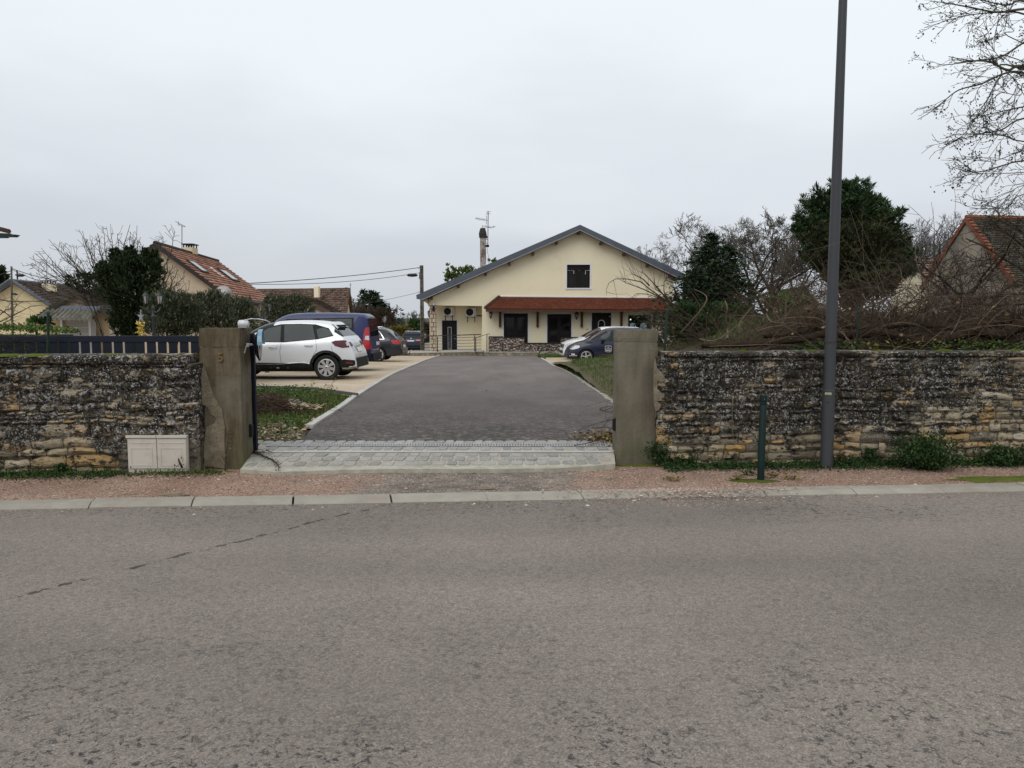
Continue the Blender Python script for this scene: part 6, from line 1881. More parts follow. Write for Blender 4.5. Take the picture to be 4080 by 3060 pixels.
c.side_patch(VB, 'side_window', [(1.82, 1.15), (2.62, 1.13), (2.60, 1.62), (1.82, 1.66)], MT['carglass'])
c.side_patch(VB, 'side_window', [(2.74, 1.12), (3.35, 1.10), (3.0, 1.45), (2.74, 1.60)], MT['carglass'])
c.side_patch(VB, 'window_surround', [(.55, 1.12), (3.42, 1.07), (3.02, 1.49), (2.68, 1.66), (.57, 1.71)], MT['black'], .002)
c.side_patch(VB, 'tail_light', [(.05, .72), (.05, 1.40), (.10, 1.42), (.20, 1.38), (.25, 1.15), (.25, .80), (.18, .70)], MT['redlamp'], .012)
c.side_patch(VB, 'reversing_lens', [(.05, 1.0), (.05, 1.14), (.18, 1.14), (.20, 1.02)], MT['clear'], .02)
for sd in (1, -1):
    c.rear_box(VB, 'tail_light', *sorted((sd * .72, sd * .82)), .72, 1.40, MT['redlamp'], .012, .04)
    c.rear_box(VB, 'rear_window', *sorted((sd * .03, sd * .68)), 1.12, 1.68, MT['carglassdark'], .012, .02)
c.rear_box(VB, 'rear_bumper', -.84, .84, .34, .58, MT['black'], .05, .12)
c.side_patch(VB, 'rear_bumper', [(.02, .34), (.02, .60), (.42, .66), (.55, .60), (.52, .34)], MT['black'], .012)
c.rear_box(VB, 'tailgate_strip', -.45, .45, .66, .70, MT['chrome'], .02, .02)
plate(VB, c, -.55, -.05, .82, .93); doorline(c, VB, [(.52, .62), (.52, 1.1), (.56, 1.72)]); doorline(c, VB, [(1.72, .4), (1.72, 1.72)]); doorline(c, VB, [(2.68, .4), (2.68, 1.66)])
for k in (1.45, 1.75): MB().bbox((k + .62 - 2.2, -.5, 1.865), (k + .80 - 2.2, -.3, 1.91), .02).build('roof_clamp', MT['black'], VB, local=True)
MB().tube([(.05 - 2.2, .0, .36), (-.08 - 2.2, .0, .38), (-.10 - 2.2, .0, .46)], .02, 6).build('tow_bar', MT['blackiron'], VB, local=True)
mirror_(VB, c, 3.25, 1.15, MT['black'])
Yv = 25.0; rear = at(1497, 1400, Yv)
place(VB, (rear.x - 2.17, Yv, gz(25)), PI - math.radians(1))

# --- dark estate car
c = Car(4.70, 1.82, [(0.0, .40), (.03, .60), (.08, .80), (.14, .92), (.28, 1.05), (.55, 1.28), (.70, 1.38), (.95, 1.42), (1.8, 1.45), (2.4, 1.43), (2.8, 1.34), (3.25, 1.08), (3.4, .99), (4.0, .90), (4.5, .74), (4.66, .56), (4.70, .38)],
        [(0, .90), (.5, .97), (2.4, .92), (3.4, .88), (4.6, .5)], [(0, .30), (.3, .24), (4.6, .22), (4.7, .28)], .56)
EW = empty('parked_car', label='dark anthracite estate car with silver roof rails and red tail light, beyond the blue van', cat='car')
WX = (1.0, 3.68); WR = .32
c.body(EW, MT['wagonpaint'], WX, WR, MT['black'])
wheels4(EW, c, WX, WR, .225, 9, holes=True)
c.side_patch(EW, 'side_window', [(.82, 1.0), (1.55, .98), (1.48, 1.33), (1.12, 1.32), (.98, 1.22)], MT['carglass'])
c.side_patch(EW, 'side_window', [(1.70, .98), (2.35, .955), (2.32, 1.35), (1.62, 1.335)], MT['carglass'])
c.side_patch(EW, 'side_window', [(2.45, .95), (3.15, .945), (2.85, 1.20), (2.45, 1.34)], MT['carglass'])
c.side_patch(EW, 'window_surround', [(.72, .965), (3.25, .91), (2.92, 1.20), (2.52, 1.38), (1.1, 1.37), (.92, 1.25)], MT['chrome'], .003)
c.side_patch(EW, 'window_seal', [(.76, .98), (3.21, .925), (2.89, 1.19), (2.5, 1.365), (1.12, 1.352), (.95, 1.24)], MT['black'], .0045)
c.strip(EW, 'rear_window', .32, .60, 8.3, 12, MT['carglass'])
c.strip(EW, 'windscreen', 2.5, 3.22, 8.6, 12, MT['carglassdark'])
c.side_patch(EW, 'tail_light', [(.05, .76), (.07, .88), (.16, .93), (.42, .94), (.44, .90), (.38, .78), (.20, .75)], MT['redlamp'], .01)
for sd in (1, -1): c.rear_box(EW, 'tail_light', *sorted((sd * .5, sd * .76)), .78, .92, MT['redlamp'], .012, .03)
plate(EW, c, -.26, .26, .60, .71)
c.rear_box(EW, 'rear_bumper', -.80, .80, .32, .56, MT['wagonpaint'], .035, .12)
for sd in (1, -1): MB().tube([(.9 - 2.35, sd * .53, 1.42), (1.1 - 2.35, sd * .53, 1.47), (2.6 - 2.35, sd * .53, 1.46), (2.8 - 2.35, sd * .53, 1.38)], .018, 6).build('roof_rail', MT['chrome'], EW, smooth=True, local=True)
MB().tube([(.1 - 2.35, 0, .30), (-.12 - 2.35, 0, .28), (-.22 - 2.35, 0, .32), (-.22 - 2.35, 0, .42)], .022, 6).build('tow_bar', MT['blackiron'], EW, local=True)
doorline(c, EW, [(1.45, .5), (1.62, .7), (1.6, .98)]); doorline(c, EW, [(2.4, .3), (2.4, .95)])
mirror_(EW, c, 3.05, .99, MT['wagonpaint'])
Yw = 33.4; rear = at(1612, 1400, Yw)
place(EW, (rear.x - 2.35, Yw + .1, gz(33)), PI - math.radians(1))

# --- dark blue SUV seen from behind
c = Car(4.70, 1.90, [(0.0, .42), (.02, .62), (.06, .86), (.12, 1.02), (.30, 1.20), (.52, 1.48), (.62, 1.58), (.9, 1.64), (1.8, 1.68), (2.6, 1.64), (3.3, 1.28), (3.5, 1.14), (4.2, 1.02), (4.6, .8), (4.70, .4)],
        [(0, 1.02), (.6, 1.12), (3.4, 1.05), (4.7, .6)], [(0, .36), (.3, .28), (4.7, .30)], .60)
SV = empty('parked_car', label='midnight-blue SUV parked far back beside the house, its rear facing us', cat='car')
WX = (.95, 3.75); WR = .36
c.body(SV, MT['suvpaint'], WX, WR, MT['black']); wheels4(SV, c, WX, WR, .24, 5)
c.strip(SV, 'rear_window', .29, .50, 8.3, 12, MT['carglassdark'])
c.strip(SV, 'roof_spoiler', .47, .64, 9.2, 12, MT['suvpaint'], .03)
c.strip(SV, 'windscreen', 2.75, 3.4, 8.6, 12, MT['carglassdark'])
c.side_patch(SV, 'side_window', [(.85, 1.17), (3.2, 1.09), (2.8, 1.42), (2.4, 1.52), (1.1, 1.50)], MT['carglass'])
c.side_patch(SV, 'tail_light', [(.05, .92), (.07, 1.02), (.35, 1.06), (.32, .96)], MT['redlamp'], .01)
for sd in (1, -1): c.rear_box(SV, 'tail_light', *sorted((sd * .42, sd * .80)), .93, 1.03, MT['redlamp'], .02, .03)
plate(SV, c, -.26, .26, .88, .98, text=None)
c.rear_box(SV, 'rear_bumper', -.80, .80, .36, .52, MT['black'], .03, .1)
c.rear_box(SV, 'badge', -.04, .04, 1.08, 1.15, MT['chrome'], .02, .02)
for sd in (1, -1): MB().tube([(.8 - 2.35, sd * .57, 1.64), (2.5 - 2.35, sd * .57, 1.69)], .018, 6).build('roof_rail', MT['chrome'], SV, local=True)
mirror_(SV, c, 3.2, 1.15, MT['suvpaint'])
Ys = 59.0; q = at(1648, 1400, Ys)
place(SV, (q.x - .1, Ys + 2.35, gz(59.5) - .05), PI / 2 - math.radians(3))

# --- navy people carrier with door emblem, nose to the left
c = Car(4.45, 1.84, [(0.0, .42), (.03, .7), (.08, .95), (.2, 1.2), (.42, 1.48), (.60, 1.58), (1.0, 1.61), (1.9, 1.63), (2.5, 1.58), (3.05, 1.33), (3.38, 1.12), (3.55, 1.03), (3.9, .94), (4.25, .78), (4.38, .60), (4.43, .42), (4.45, .28)],
        [(0, 1.0), (.6, 1.02), (2.4, .98), (3.3, .93), (3.8, .86), (4.4, .5)], [(0, .32), (.4, .27), (4.2, .22), (4.45, .24)], .60)
NV = empty('parked_car', label='navy people carrier with white shield emblem, half hidden by the right pillar', cat='car')
WX = (.92, 3.62); WR = .325
c.body(NV, MT['navypaint'], WX, WR, MT['black']); wheels4(NV, c, WX, WR, .235, 5, split=True)
c.side_patch(NV, 'side_window', [(2.02, 1.03), (2.95, 1.00), (3.02, 1.05), (2.75, 1.28), (2.42, 1.44), (2.02, 1.50)], MT['carglass'])
c.side_patch(NV, 'side_window', [(1.1, 1.05), (1.92, 1.03), (1.92, 1.50), (1.15, 1.48)], MT['carglass'])
c.side_patch(NV, 'side_window', [(.5, 1.08), (1.0, 1.05), (1.05, 1.46), (.72, 1.42)], MT['carglass'])
c.side_patch(NV, 'quarter_window', [(3.08, 1.02), (3.22, 1.01), (3.06, 1.12)], MT['carglass'])
c.strip(NV, 'windscreen', 2.62, 3.36, 8.5, 12, MT['carglassdark'])
c.side_patch(NV, 'headlight', [(3.98, .70), (3.90, .76), (3.92, .83), (4.12, .83), (4.28, .76), (4.33, .66), (4.2, .64)], MT['clear'], .012)
c.side_patch(NV, 'fog_light', [(4.12, .40), (4.12, .46), (4.28, .46), (4.28, .40)], MT['clear'], .012)
c.side_patch(NV, 'bumper_trim', [(4.0, .39), (4.34, .37), (4.38, .40), (4.36, .345), (4.05, .355)], MT['chrome'], .01)
c.side_patch(NV, 'door_strip', [(1.2, .44), (3.05, .385), (3.05, .405), (1.2, .47)], MT['gold'], .014)
c.side_patch(NV, 'cowl_trim', [(3.30, .955), (3.62, .93), (3.66, .945), (3.4, .985)], MT['black'], .006)
doorline(c, NV, [(3.08, .30), (3.05, .70), (3.02, .95)]); doorline(c, NV, [(1.97, .35), (1.97, 1.0)])
mirror_(NV, c, 2.86, 1.05, MT['black'])
handle(c, NV, 2.12, .87, MT['navypaint'])
# emblem on both front doors
sx, sz, hw_, hh_ = 2.63, .68, .15, .145
for sd in (1, -1):
    yb_ = c.side_y(sx, sz) + .012
    e = empty('emblem', (sx - c.L / 2, sd * yb_, sz)); e.parent = NV
    R = Matrix.Rotation(PI if sd > 0 else 0, 4, 'Z')
    shield = [(-hw_, hh_ * .85), (0, hh_ * 1.02), (hw_, hh_ * .85), (hw_ * .94, -hh_ * .7), (hw_ * .6, -hh_ * .95), (0, -hh_), (-hw_ * .6, -hh_ * .95), (-hw_ * .94, -hh_ * .7)]
    MB().prism([R @ Vector((x, 0, z)) for x, z in shield], R @ Vector((0, .004, 0))).build('shield_border', MT['white'], e, local=True)
    MB().prism([R @ Vector((x * .9, -.003, z * .9)) for x, z in shield], R @ Vector((0, .0025, 0))).build('shield_field', MT['navypaint'], e, local=True)
    cup = [(-.045, .085), (.045, .085), (.03, .05), (-.03, .05)]
    m = MB(); m.prism([R @ Vector((x, -.006, z)) for x, z in cup], R @ Vector((0, .002, 0))); m.prism([R @ Vector((x, -.006, z)) for x, z in [(-.1, -.055), (.1, -.055), (.1, -.085), (-.1, -.085)]], R @ Vector((0, .002, 0)))
    m.build('emblem_print', MT['plate'], e, local=True)
    text_mesh('CITEA', .085, .001, MT['white'], 'emblem_lettering', e, R @ Matrix.Translation((0, -.006, -.005)) @ RX, local=True)
Yn = 34.6; nose = at(2255, 1400, Yn)
gN = at(2340, 1450, Yn).z
place(NV, (nose.x + 2.26, Yn + .95, gN + .0), PI + math.radians(3))

# --- white car behind it
c2 = Car(4.36, 1.79, [(0.0, .42), (.03, .7), (.08, .95), (.2, 1.2), (.42, 1.46), (.60, 1.56), (1.0, 1.59), (1.9, 1.60), (2.45, 1.55), (2.95, 1.32), (3.30, 1.10), (3.45, 1.02), (3.8, .96), (4.16, .84), (4.28, .70), (4.34, .42), (4.36, .26)],
        [(0, 1.0), (.6, 1.02), (2.4, .98), (3.3, .95), (3.8, .88), (4.3, .5)], [(0, .32), (.4, .27), (4.1, .22), (4.36, .22)], .60)
WC = empty('parked_car', label='white car behind the navy one, only bonnet, grille and windscreen showing', cat='car')
WX = (.9, 3.55)
c2.body(WC, MT['whitepaint'], WX, .325, MT['black']); wheels4(WC, c2, WX, .325, .22, 5)
c2.strip(WC, 'windscreen', 2.5, 3.30, 8.5, 12, MT['carglassdark'])
c2.side_patch(WC, 'side_window', [(.8, 1.06), (3.1, 1.02), (2.8, 1.26), (2.4, 1.46), (1.0, 1.46)], MT['carglass'])
c2.rear_box(WC, 'grille', -.46, .46, .58, .74, MT['black'], .012, .05, front=True)
for z in (.62, .69): c2.rear_box(WC, 'grille_bar', -.44, .44, z, z + .02, MT['chrome'], .022, .02, front=True)
c2.rear_box(WC, 'badge', -.07, .07, .60, .73, MT['chrome'], .03, .02, front=True)
c2.rear_box(WC, 'air_intake', -.5, .5, .32, .44, MT['black'], .012, .05, front=True)
plate(WC, c2, -.26, .26, .46, .56, front=True)
c2.side_patch(WC, 'headlight', [(3.90, .72), (3.85, .80), (4.05, .84), (4.22, .76), (4.26, .66)], MT['clear'], .012)
mirror_(WC, c2, 2.8, 1.05, MT['whitepaint'])
Yw2 = 37.0; nose = at(2238, 1400, Yw2)
place(WC, (nose.x + 2.18, Yw2 + .9, at(2240, 1433, Yw2).z - .02), PI + math.radians(5))
# ------------------------------------------------------------------ trees and shrubs
def branch(out, p, d, L, r, depth, P, rr):
    n = P.get('seg', 6); pts = [p.copy()]; rad = [r]; d = d.normalized()
    w = P.get('wander', .25); up = P.get('up', .1) if depth > 0 else P.get('tipup', P.get('up', .1))
    for i in range(n):
        d = (d + Vector((rr.gauss(0, w), rr.gauss(0, w), rr.gauss(0, w) + up)) * (1.0 if depth < P['depth'] else .5)).normalized()
        p = p + d * (L / n); pts.append(p.copy()); rad.append(max(P['rmin'], r * (1 - (1 - P.get('taper', .35)) * (i + 1) / n)))
    out.append((pts, rad, depth))
    if depth <= 0: return
    k = rr.randint(*P['kids'])
    for j in range(k):
        t = P.get('t0', .25) + (1 - P.get('t0', .25)) * (j + rr.random()) / k
        i = min(n - 1, int(t * n)); q = pts[i].lerp(pts[i + 1], t * n - i)
        ax = (pts[i + 1] - pts[i]).normalized()
        s = ax.cross(Vector((rr.gauss(0, 1), rr.gauss(0, 1), rr.gauss(0, 1)))).normalized()
        a = rr.uniform(*P['ang'])
        nd = ax * math.cos(a) + s * math.sin(a)
        branch(out, q, nd, L * rr.uniform(*P['ratio']) * (1 - .35 * t), max(P['rmin'], rad[i] * P.get('rr', .6)), depth - 1, P, rr)
def tubes(name, polys, mat, parent=None, sides=(6, 4, 3), rmul=1.0):
    V = []; F = []
    for pts, rad, dep in polys:
        n = sides[0] if dep >= 3 else sides[1] if dep == 2 else sides[2]
        k = len(pts); b = len(V); ref = Vector((.3, .2, .9))
        for i, p in enumerate(pts):
            t = pts[min(i + 1, k - 1)] - pts[max(i - 1, 0)]
            if t.length < 1e-9: t = Vector((0, 0, 1))
            t.normalize(); u = t.cross(ref)
            if u.length < .05: u = t.cross(Vector((.9, .1, .1)))
            u.normalize(); w = t.cross(u); r = rad[i] * rmul
            for j in range(n):
                a = 2 * PI * j / n; ca, sa = math.cos(a) * r, math.sin(a) * r
                V.append((p.x + u.x * ca + w.x * sa, p.y + u.y * ca + w.y * sa, p.z + u.z * ca + w.z * sa))
        for i in range(k - 1):
            for j in range(n):
                a0 = b + i * n + j; a1 = b + i * n + (j + 1) % n; F.append((a0, a0 + n, a1 + n, a1))
    return link_mesh(name, V, F, mat, parent)
def bare_tree(name, label, base, h, P, mat, r=.18, cat='tree', seed=1, lean=(0, 0), trunk=.3, limbs=6, limb_len=.6, limb_ang=(.4, 1.1), group=None, twigmat=None):
    rr = random.Random(seed); base = Vector(base)
    root = empty(name, tuple(base), label=label, cat=cat, group=group)
    out = []
    top = base + Vector((lean[0], lean[1], h * trunk))
    tr = [base + Vector((0, 0, -.3)), base.lerp(top, .35) + Vector((rr.gauss(0, .05), 0, 0)), base.lerp(top, .7) + Vector((rr.gauss(0, .08), 0, 0)), top, top + Vector((lean[0] * .5, 0, h * .18))]
    tubes('trunk', [(tr, [r * 1.25, r, r * .9, r * .8, r * .5], 4)], mat, root, sides=(9, 6, 4))
    for k in range(limbs):
        a = 2 * PI * (k + rr.random() * .7) / limbs; e = rr.uniform(*limb_ang)
        d = Vector((math.cos(a) * math.sin(e), math.sin(a) * math.sin(e), math.cos(e)))
        p = tr[2].lerp(tr[4], rr.random())
        branch(out, p, d, h * limb_len * rr.uniform(.8, 1.1), r * .55, P['depth'], P, rr)
    big = [o for o in out if o[2] >= P['depth'] - 1]; small = [o for o in out if o[2] < P['depth'] - 1]
    tubes('limbs', big, mat, root, sides=(6, 5, 4))
    tubes('crown', small, twigmat or mat, root)
    return root, out
def clumps(blobs, n, per=45, sig=.10, seed=1, shell=.55):
    """points gathered in tufts through a volume made of ellipsoids, thinned towards the outline"""
    rs = np.random.RandomState(seed)
    vol = np.array([b[1][0] * b[1][1] * b[1][2] for b in blobs]) ** .7; vol /= vol.sum()
    P = []; D = []
    for k, (c, r) in enumerate(blobs):
        m = max(3, int(n * vol[k] / per))
        d = rs.normal(0, 1, (m, 3)); d /= np.linalg.norm(d, axis=1)[:, None]
        rad = rs.uniform(shell ** 2, 1.06, m) ** .5
        cc = np.array(c) + d * rad[:, None] * np.array(r)
        rm = (r[0] * r[1] * r[2]) ** (1 / 3)
        s = sig * rm * rs.uniform(.5, 1.4, m)
        q = cc[:, None, :] + rs.normal(0, 1, (m, per, 3)) * s[:, None, None] * np.array([1, 1, .75])
        P.append(q.reshape(-1, 3)); D.append(np.repeat(d, per, 0))
    return np.concatenate(P), np.concatenate(D)
def spikes(blobs, k, L, seed, up=.5, frac=.35):
    rr = random.Random(seed); out = []
    for _ in range(k):
        c, r = rr.choice(blobs); d = Vector((rr.gauss(0, 1), rr.gauss(0, .6), abs(rr.gauss(0, .7)))).normalized()
        p = Vector(c) + Vector((d.x * r[0], d.y * r[1], d.z * r[2])) * .9; g = (d + Vector((0, 0, up))).normalized(); l = L * rr.uniform(.5, 1.2)
        for j in range(4): out.append((tuple(p + g * l * j / 4), (l * .24 * (1 - j * .22),) * 3))
    return out
def leafy(name, label, base, blobs, n, leaf, mat, cat='bush', seed=1, trunk=.08, th=None, sig=.14, ratio=.5, out=.9, upb=.5, trmat=None, shell=.55, per=45, inner=True, group=None, spk=None):
    root = empty(name, tuple(base), label=label, cat=cat, group=group)
    P, D = clumps(blobs, n, per, sig, seed, shell)
    if spk:
        P2, D2 = clumps(spikes(blobs, *spk), int(n * .22), 16, .5, seed + 1, .1); P = np.concatenate([P, P2]); D = np.concatenate([D, D2])
    D = D * out + np.array([0, 0, upb])
    P[:, 2] = np.maximum(P[:, 2], base[2] + .02)
    leaves('crown', P, leaf, mat, root, seed=seed, dirs=D, flat=0, ratio=ratio)
    rr = random.Random(seed); m = []
    c0 = Vector(base); th = th or (sum(b[0][2] for b in blobs) / len(blobs) - base[2])
    top = Vector((sum(b[0][0] for b in blobs) / len(blobs), sum(b[0][1] for b in blobs) / len(blobs), base[2] + th))
    m.append(([c0 + Vector((0, 0, -.2)), c0.lerp(top, .5), top], [trunk, trunk * .8, trunk * .4], 3))
    for c, r in blobs:
        for _ in range(3):
            e = Vector(c) + Vector((rr.uniform(-.7, .7) * r[0], rr.uniform(-.7, .7) * r[1], rr.uniform(-.3, .8) * r[2]))
            s = c0.lerp(top, rr.uniform(.3, 1)); m.append(([s, s.lerp(e, .5) + Vector((0, 0, -.05)), e], [trunk * .4, trunk * .25, .008], 2))
    tubes('trunk', m, trmat or MT['bark'], root)
    return root
def E(cf, s, x, y, rx, ry, Y, dy=None):
    c = cf(x, y, Y); k = Y / FPX / s
    return (tuple(c), (rx * k, dy if dy else rx * k * .9, ry * k))
SA, SB, SC, SD, SE = 2.1067, 2.765, 1.9235, 2.2125, 2.2125
def base_at(cf, x, Y): 
    p = cf(x, 1000, Y); p.z = gz(Y); return p

# -- left side ---------------------------------------------------------------
leafy('evergreen_bush', 'tall dark glossy evergreen bush in front of the salmon-roofed house', base_at(cA, 1090, 19),
      [E(cA, SA, 1010, 520, 170, 130, 19), E(cA, SA, 1180, 500, 150, 125, 19.2), E(cA, SA, 1050, 400, 75, 60, 19.1), E(cA, SA, 1230, 420, 80, 80, 19.3), E(cA, SA, 1090, 680, 215, 150, 19), E(cA, SA, 1120, 860, 160, 170, 19), E(cA, SA, 1050, 950, 110, 90, 19)],
      17000, .085, MT['leafdark'], 'bush', 11, .12, sig=.14, upb=.8, ratio=.42, spk=(60, .24, 1, .8))
leafy('evergreen_bush', 'low dark leafy bough left of the tall evergreen bush, above the shed roof', base_at(cA, 960, 20.5),
      [E(cA, SA, 700, 560, 125, 60, 20.5), E(cA, SA, 800, 600, 90, 60, 20.5), E(cA, SA, 655, 510, 35, 20, 20.5), E(cA, SA, 820, 520, 70, 60, 20.5), E(cA, SA, 620, 600, 50, 12, 20.5)],
      1300, .07, MT['leafdark'], 'bush', 12, .018, sig=.2, upb=.5)
for k, (blobs, n, lab, sd) in enumerate((
    ([E(cA, SA, 1450, 800, 190, 130, 17.5), E(cA, SA, 1330, 780, 110, 90, 17.4), E(cA, SA, 1420, 940, 210, 110, 17.5), E(cA, SA, 1560, 760, 110, 90, 17.5), E(cA, SA, 1600, 900, 150, 120, 17.6)], 14000, 'grey-green olive bush behind the double lantern nearest the gate', 13),
    ([E(cA, SA, 1820, 770, 170, 100, 18.6), E(cA, SA, 1760, 700, 90, 50, 18.5), E(cA, SA, 1850, 900, 220, 110, 18.6), E(cA, SA, 2010, 820, 130, 100, 18.8), E(cA, SA, 1700, 860, 140, 110, 18.6)], 14000, 'grey-green olive bush over the left pillar, below the satellite dish', 14))):
    leafy('olive_bush', lab, base_at(cA, 1450 + 380 * k, 18), blobs, n, .075, MT['leafolive'], 'bush', sd, .06, sig=.17, upb=.9, ratio=.34, out=.5)
leafy('olive_bush', 'large grey-green olive tree behind the second double lantern, beside the blue van', base_at(cB, 480, 30),
      [E(cB, SB, 480, 210, 170, 120, 30), E(cB, SB, 640, 180, 130, 95, 30.5), E(cB, SB, 350, 160, 60, 90, 30), E(cB, SB, 740, 240, 110, 60, 30.5), E(cB, SB, 520, 330, 200, 80, 30), E(cB, SB, 650, 120, 60, 40, 30.5), E(cB, SB, 400, 330, 130, 80, 30)],
      15000, .10, MT['leafolive'], 'tree', 15, .1, sig=.16, upb=.8, ratio=.36, out=.5)
leafy('olive_bush', 'olive foliage showing over the pillar at the far left of the second lantern', base_at(cB, 80, 26),
      [E(cB, SB, 60, 260, 110, 110, 26), E(cB, SB, 150, 330, 70, 50, 26)], 4000, .09, MT['leafolive'], 'bush', 16, .06, sig=.17, upb=.8, ratio=.36)
# bare fan-shaped shrub behind the evergreen
sh = empty('bare_shrub', tuple(base_at(cA, 960, 21)), label='bare shrub with long fanned branches rising left behind the dark evergreen bush', cat='shrub')
rr = random.Random(5); out = []
PS = dict(seg=7, wander=.05, up=.03, kids=(9, 13), ang=(.35, .9), ratio=(.07, .15), rmin=.0055, depth=1, t0=.2, rr=.5, taper=.25)
tips = [(245, 370), (270, 415), (320, 320), (345, 290), (410, 218), (440, 420), (515, 245), (560, 330), (225, 530), (330, 560), (660, 132), (690, 200), (815, 165), (862, 110), (928, 90), (985, 170), (1050, 230), (1092, 95), (1150, 100), (1180, 200), (480, 480), (560, 470), (640, 420), (720, 420), (610, 260), (760, 215), (880, 240), (1205, 262), (1130, 215), (1075, 300)]
rootp = [cA(930, 760, 21), cA(990, 740, 21.3), cA(1060, 760, 21)]
def fan(root_pts, tips, cf, Y, P, out, rr, r0=.028, bow=.5):
    for (x, y) in tips:
        t = cf(x, y, Y + rr.uniform(-1.2, 1.2)); p = rr.choice(root_pts); L = (t - p).length
        d = (t - p).normalized(); n = 9; pts = []; rad = []
        for i in range(n + 1):
            u = i / n; q = p.lerp(t, u) + Vector((0, 0, -bow * .16 * L * math.sin(PI * u))) * (1 if d.x < 0 else .6) + Vector((rr.gauss(0, .012 * L), 0, rr.gauss(0, .012 * L))) * (0 if i in (0, n) else 1)
            pts.append(q); rad.append(r0 * (1 - .78 * u))
        out.append((pts, rad, 2))
        for j in range(int(L * 6)):
            u = rr.uniform(.25, .99); i = min(n - 1, int(u * n)); q = pts[i].lerp(pts[i + 1], u * n - i); ax = (pts[i + 1] - pts[i]).normalized()
            s = ax.cross(Vector((rr.gauss(0, .3), 1, rr.gauss(0, .3)))).normalized() * rr.choice((-1, 1))
            branch(out, q, ax * .6 + s * .8, rr.uniform(.08, .3) * (1.3 if rr.random() < .15 else 1), .007, 1 if rr.random() < .35 else 0, dict(seg=3, wander=.22, up=.05, kids=(1, 3), ang=(.5, 1.1), ratio=(.3, .6), rmin=.0045, depth=1, t0=.3), rr)
fan(rootp, tips + [(x + rr.uniform(-60, 60), y + rr.uniform(0, 90)) for x, y in tips], cA, 21, PS, out, rr, .024)
fan([cA(1330, 760, 20.3), cA(1370, 780, 20)], [(1335, 200), (1368, 195), (1470, 155), (1305, 330), (1420, 300), (1550, 525), (1560, 590), (1500, 470), (1590, 640), (1450, 430), (1280, 380), (1540, 700), (1600, 720), (1380, 420), (1470, 560)], cA, 20.2, PS, out, rr, .022, -.25)
tubes('branch', out, MT['barkgrey'], sh)
# clipped hedge at far left
bx_ = [cA(-700, 990, 12.5), cA(520, 990, 12.5)]
hd = empty('clipped_hedge', tuple(base_at(cA, 250, 12.5)), label='low clipped yellow-green hedge behind the navy gate at far left', cat='hedge')
P = []
x0, x1 = bx_[0].x, bx_[1].x
zt0, zt1 = cA(0, 955, 12.5).z, cA(500, 990, 12.5).z
for _ in range(9000):
    x = rnd.uniform(x0, x1); t = (x - cA(0, 955, 12.5).x) / (x1 - cA(0, 955, 12.5).x)
    zt_ = zt0 + (zt1 - zt0) * max(0, t) ** 2; s = rnd.random()
    if rnd.random() < .55: P.append((x, 12.3 + rnd.random() * .8, zt_ + rnd.gauss(0, .015)))
    else: P.append((x, 12.25 + rnd.gauss(0, .03), .1 + (zt_ - .1) * s))
leaves('hedge_leaves', P, .045, MT['leafhedge'], hd, flat=.2, kind='stuff')
MB().box((x0, 12.35, 0), (x1 - .1, 13.0, zt1 - .06)).build('hedge_core', MT['leafdark'], hd)
leafy('fern', 'small fern-like plant standing on the hedge beside the shed', base_at(cA, 310, 13.2), [E(cA, SA, 310, 935, 55, 22, 13.2)], 500, .11, MT['leafgreen'], 'plant', 21, .02, out=1.4, upb=.3, ratio=.25)
# dark plant hanging by the shed canopy
leafy('hanging_plant', 'dark hanging plant in a pot under the corrugated canopy of the shed', base_at(cA, 400, 22.9), [E(cA, SA, 375, 900, 35, 45, 22.9), E(cA, SA, 430, 915, 30, 20, 22.9)], 900, .08, MT['leafdark'], 'plant', 22, .02, upb=-.4)
leafy('evergreen_tree', 'dark evergreen at the left edge beyond the utility pole', base_at(cA, -40, 60), [E(cA, SA, -40, 560, 70, 110, 60), E(cA, SA, 0, 510, 30, 60, 60), E(cA, SA, 20, 560, 28, 50, 60)], 2500, .35, MT['leafdark'], 'tree', 23, .2)
# far middle: conifers and bare trees beyond the car park
def conifer(name, label, base, h, w, n, leaf, mat, seed=1, cat='tree', tiers=16, droop=-.15, top_bare=0, ratio=.32, skew=.12, group=None, irregular=.3):
    """whorled branches carrying hanging sprays; trunk visible between them"""
    rr = random.Random(seed); base = Vector(base)
    root = empty(name, tuple(base), label=label, cat=cat, group=group)
    P = []; D = []; br = [([base, base + Vector((0, 0, h * .5)), base + Vector((rr.gauss(0, .05) * h * .2, 0, h))], [w * .09, w * .05, .02], 3)]
    nb = tiers * 9
    for k in range(nb):
        t = (k + rr.random()) / nb; z = h * (.06 + .92 * t)
        L = w * (1 - t) ** .8 * (1 - irregular + 2 * irregular * rr.random()) + .12 * w * (1 - t)
        a = rr.uniform(0, 2 * PI); d = Vector((math.cos(a), math.sin(a), 0))
        s = base + Vector((0, 0, z)); e = s + d * L + Vector((0, 0, L * (droop + .35 * t)))
        m_ = s.lerp(e, .5) + Vector((0, 0, -.05 * L)); br.append(([s, m_, e], [.018 * w, .01 * w, .004], 1))
        q = max(4, int(n / nb * (.35 + 1.3 * (1 - t))))
        for _ in range(q):
            u = rr.random() ** .6; c_ = s.lerp(e, u); sp = (.09 + .20 * (1 - abs(u - .5))) * L
            c_ = c_ + Vector((rr.gauss(0, sp), rr.gauss(0, sp), rr.gauss(0, sp * .35) - .03 * L))
            P.append(c_); D.append(d * .8 + Vector((rr.gauss(0, .4), rr.gauss(0, .4), .25 + droop * 2)))
    tubes('trunk', br, MT['bark'], root)
    leaves('crown', P, leaf, mat, root, seed=seed, dirs=D, flat=0, ratio=ratio)
    return root
HZ = lambda cf, y, Y: cf(0, y, Y).z
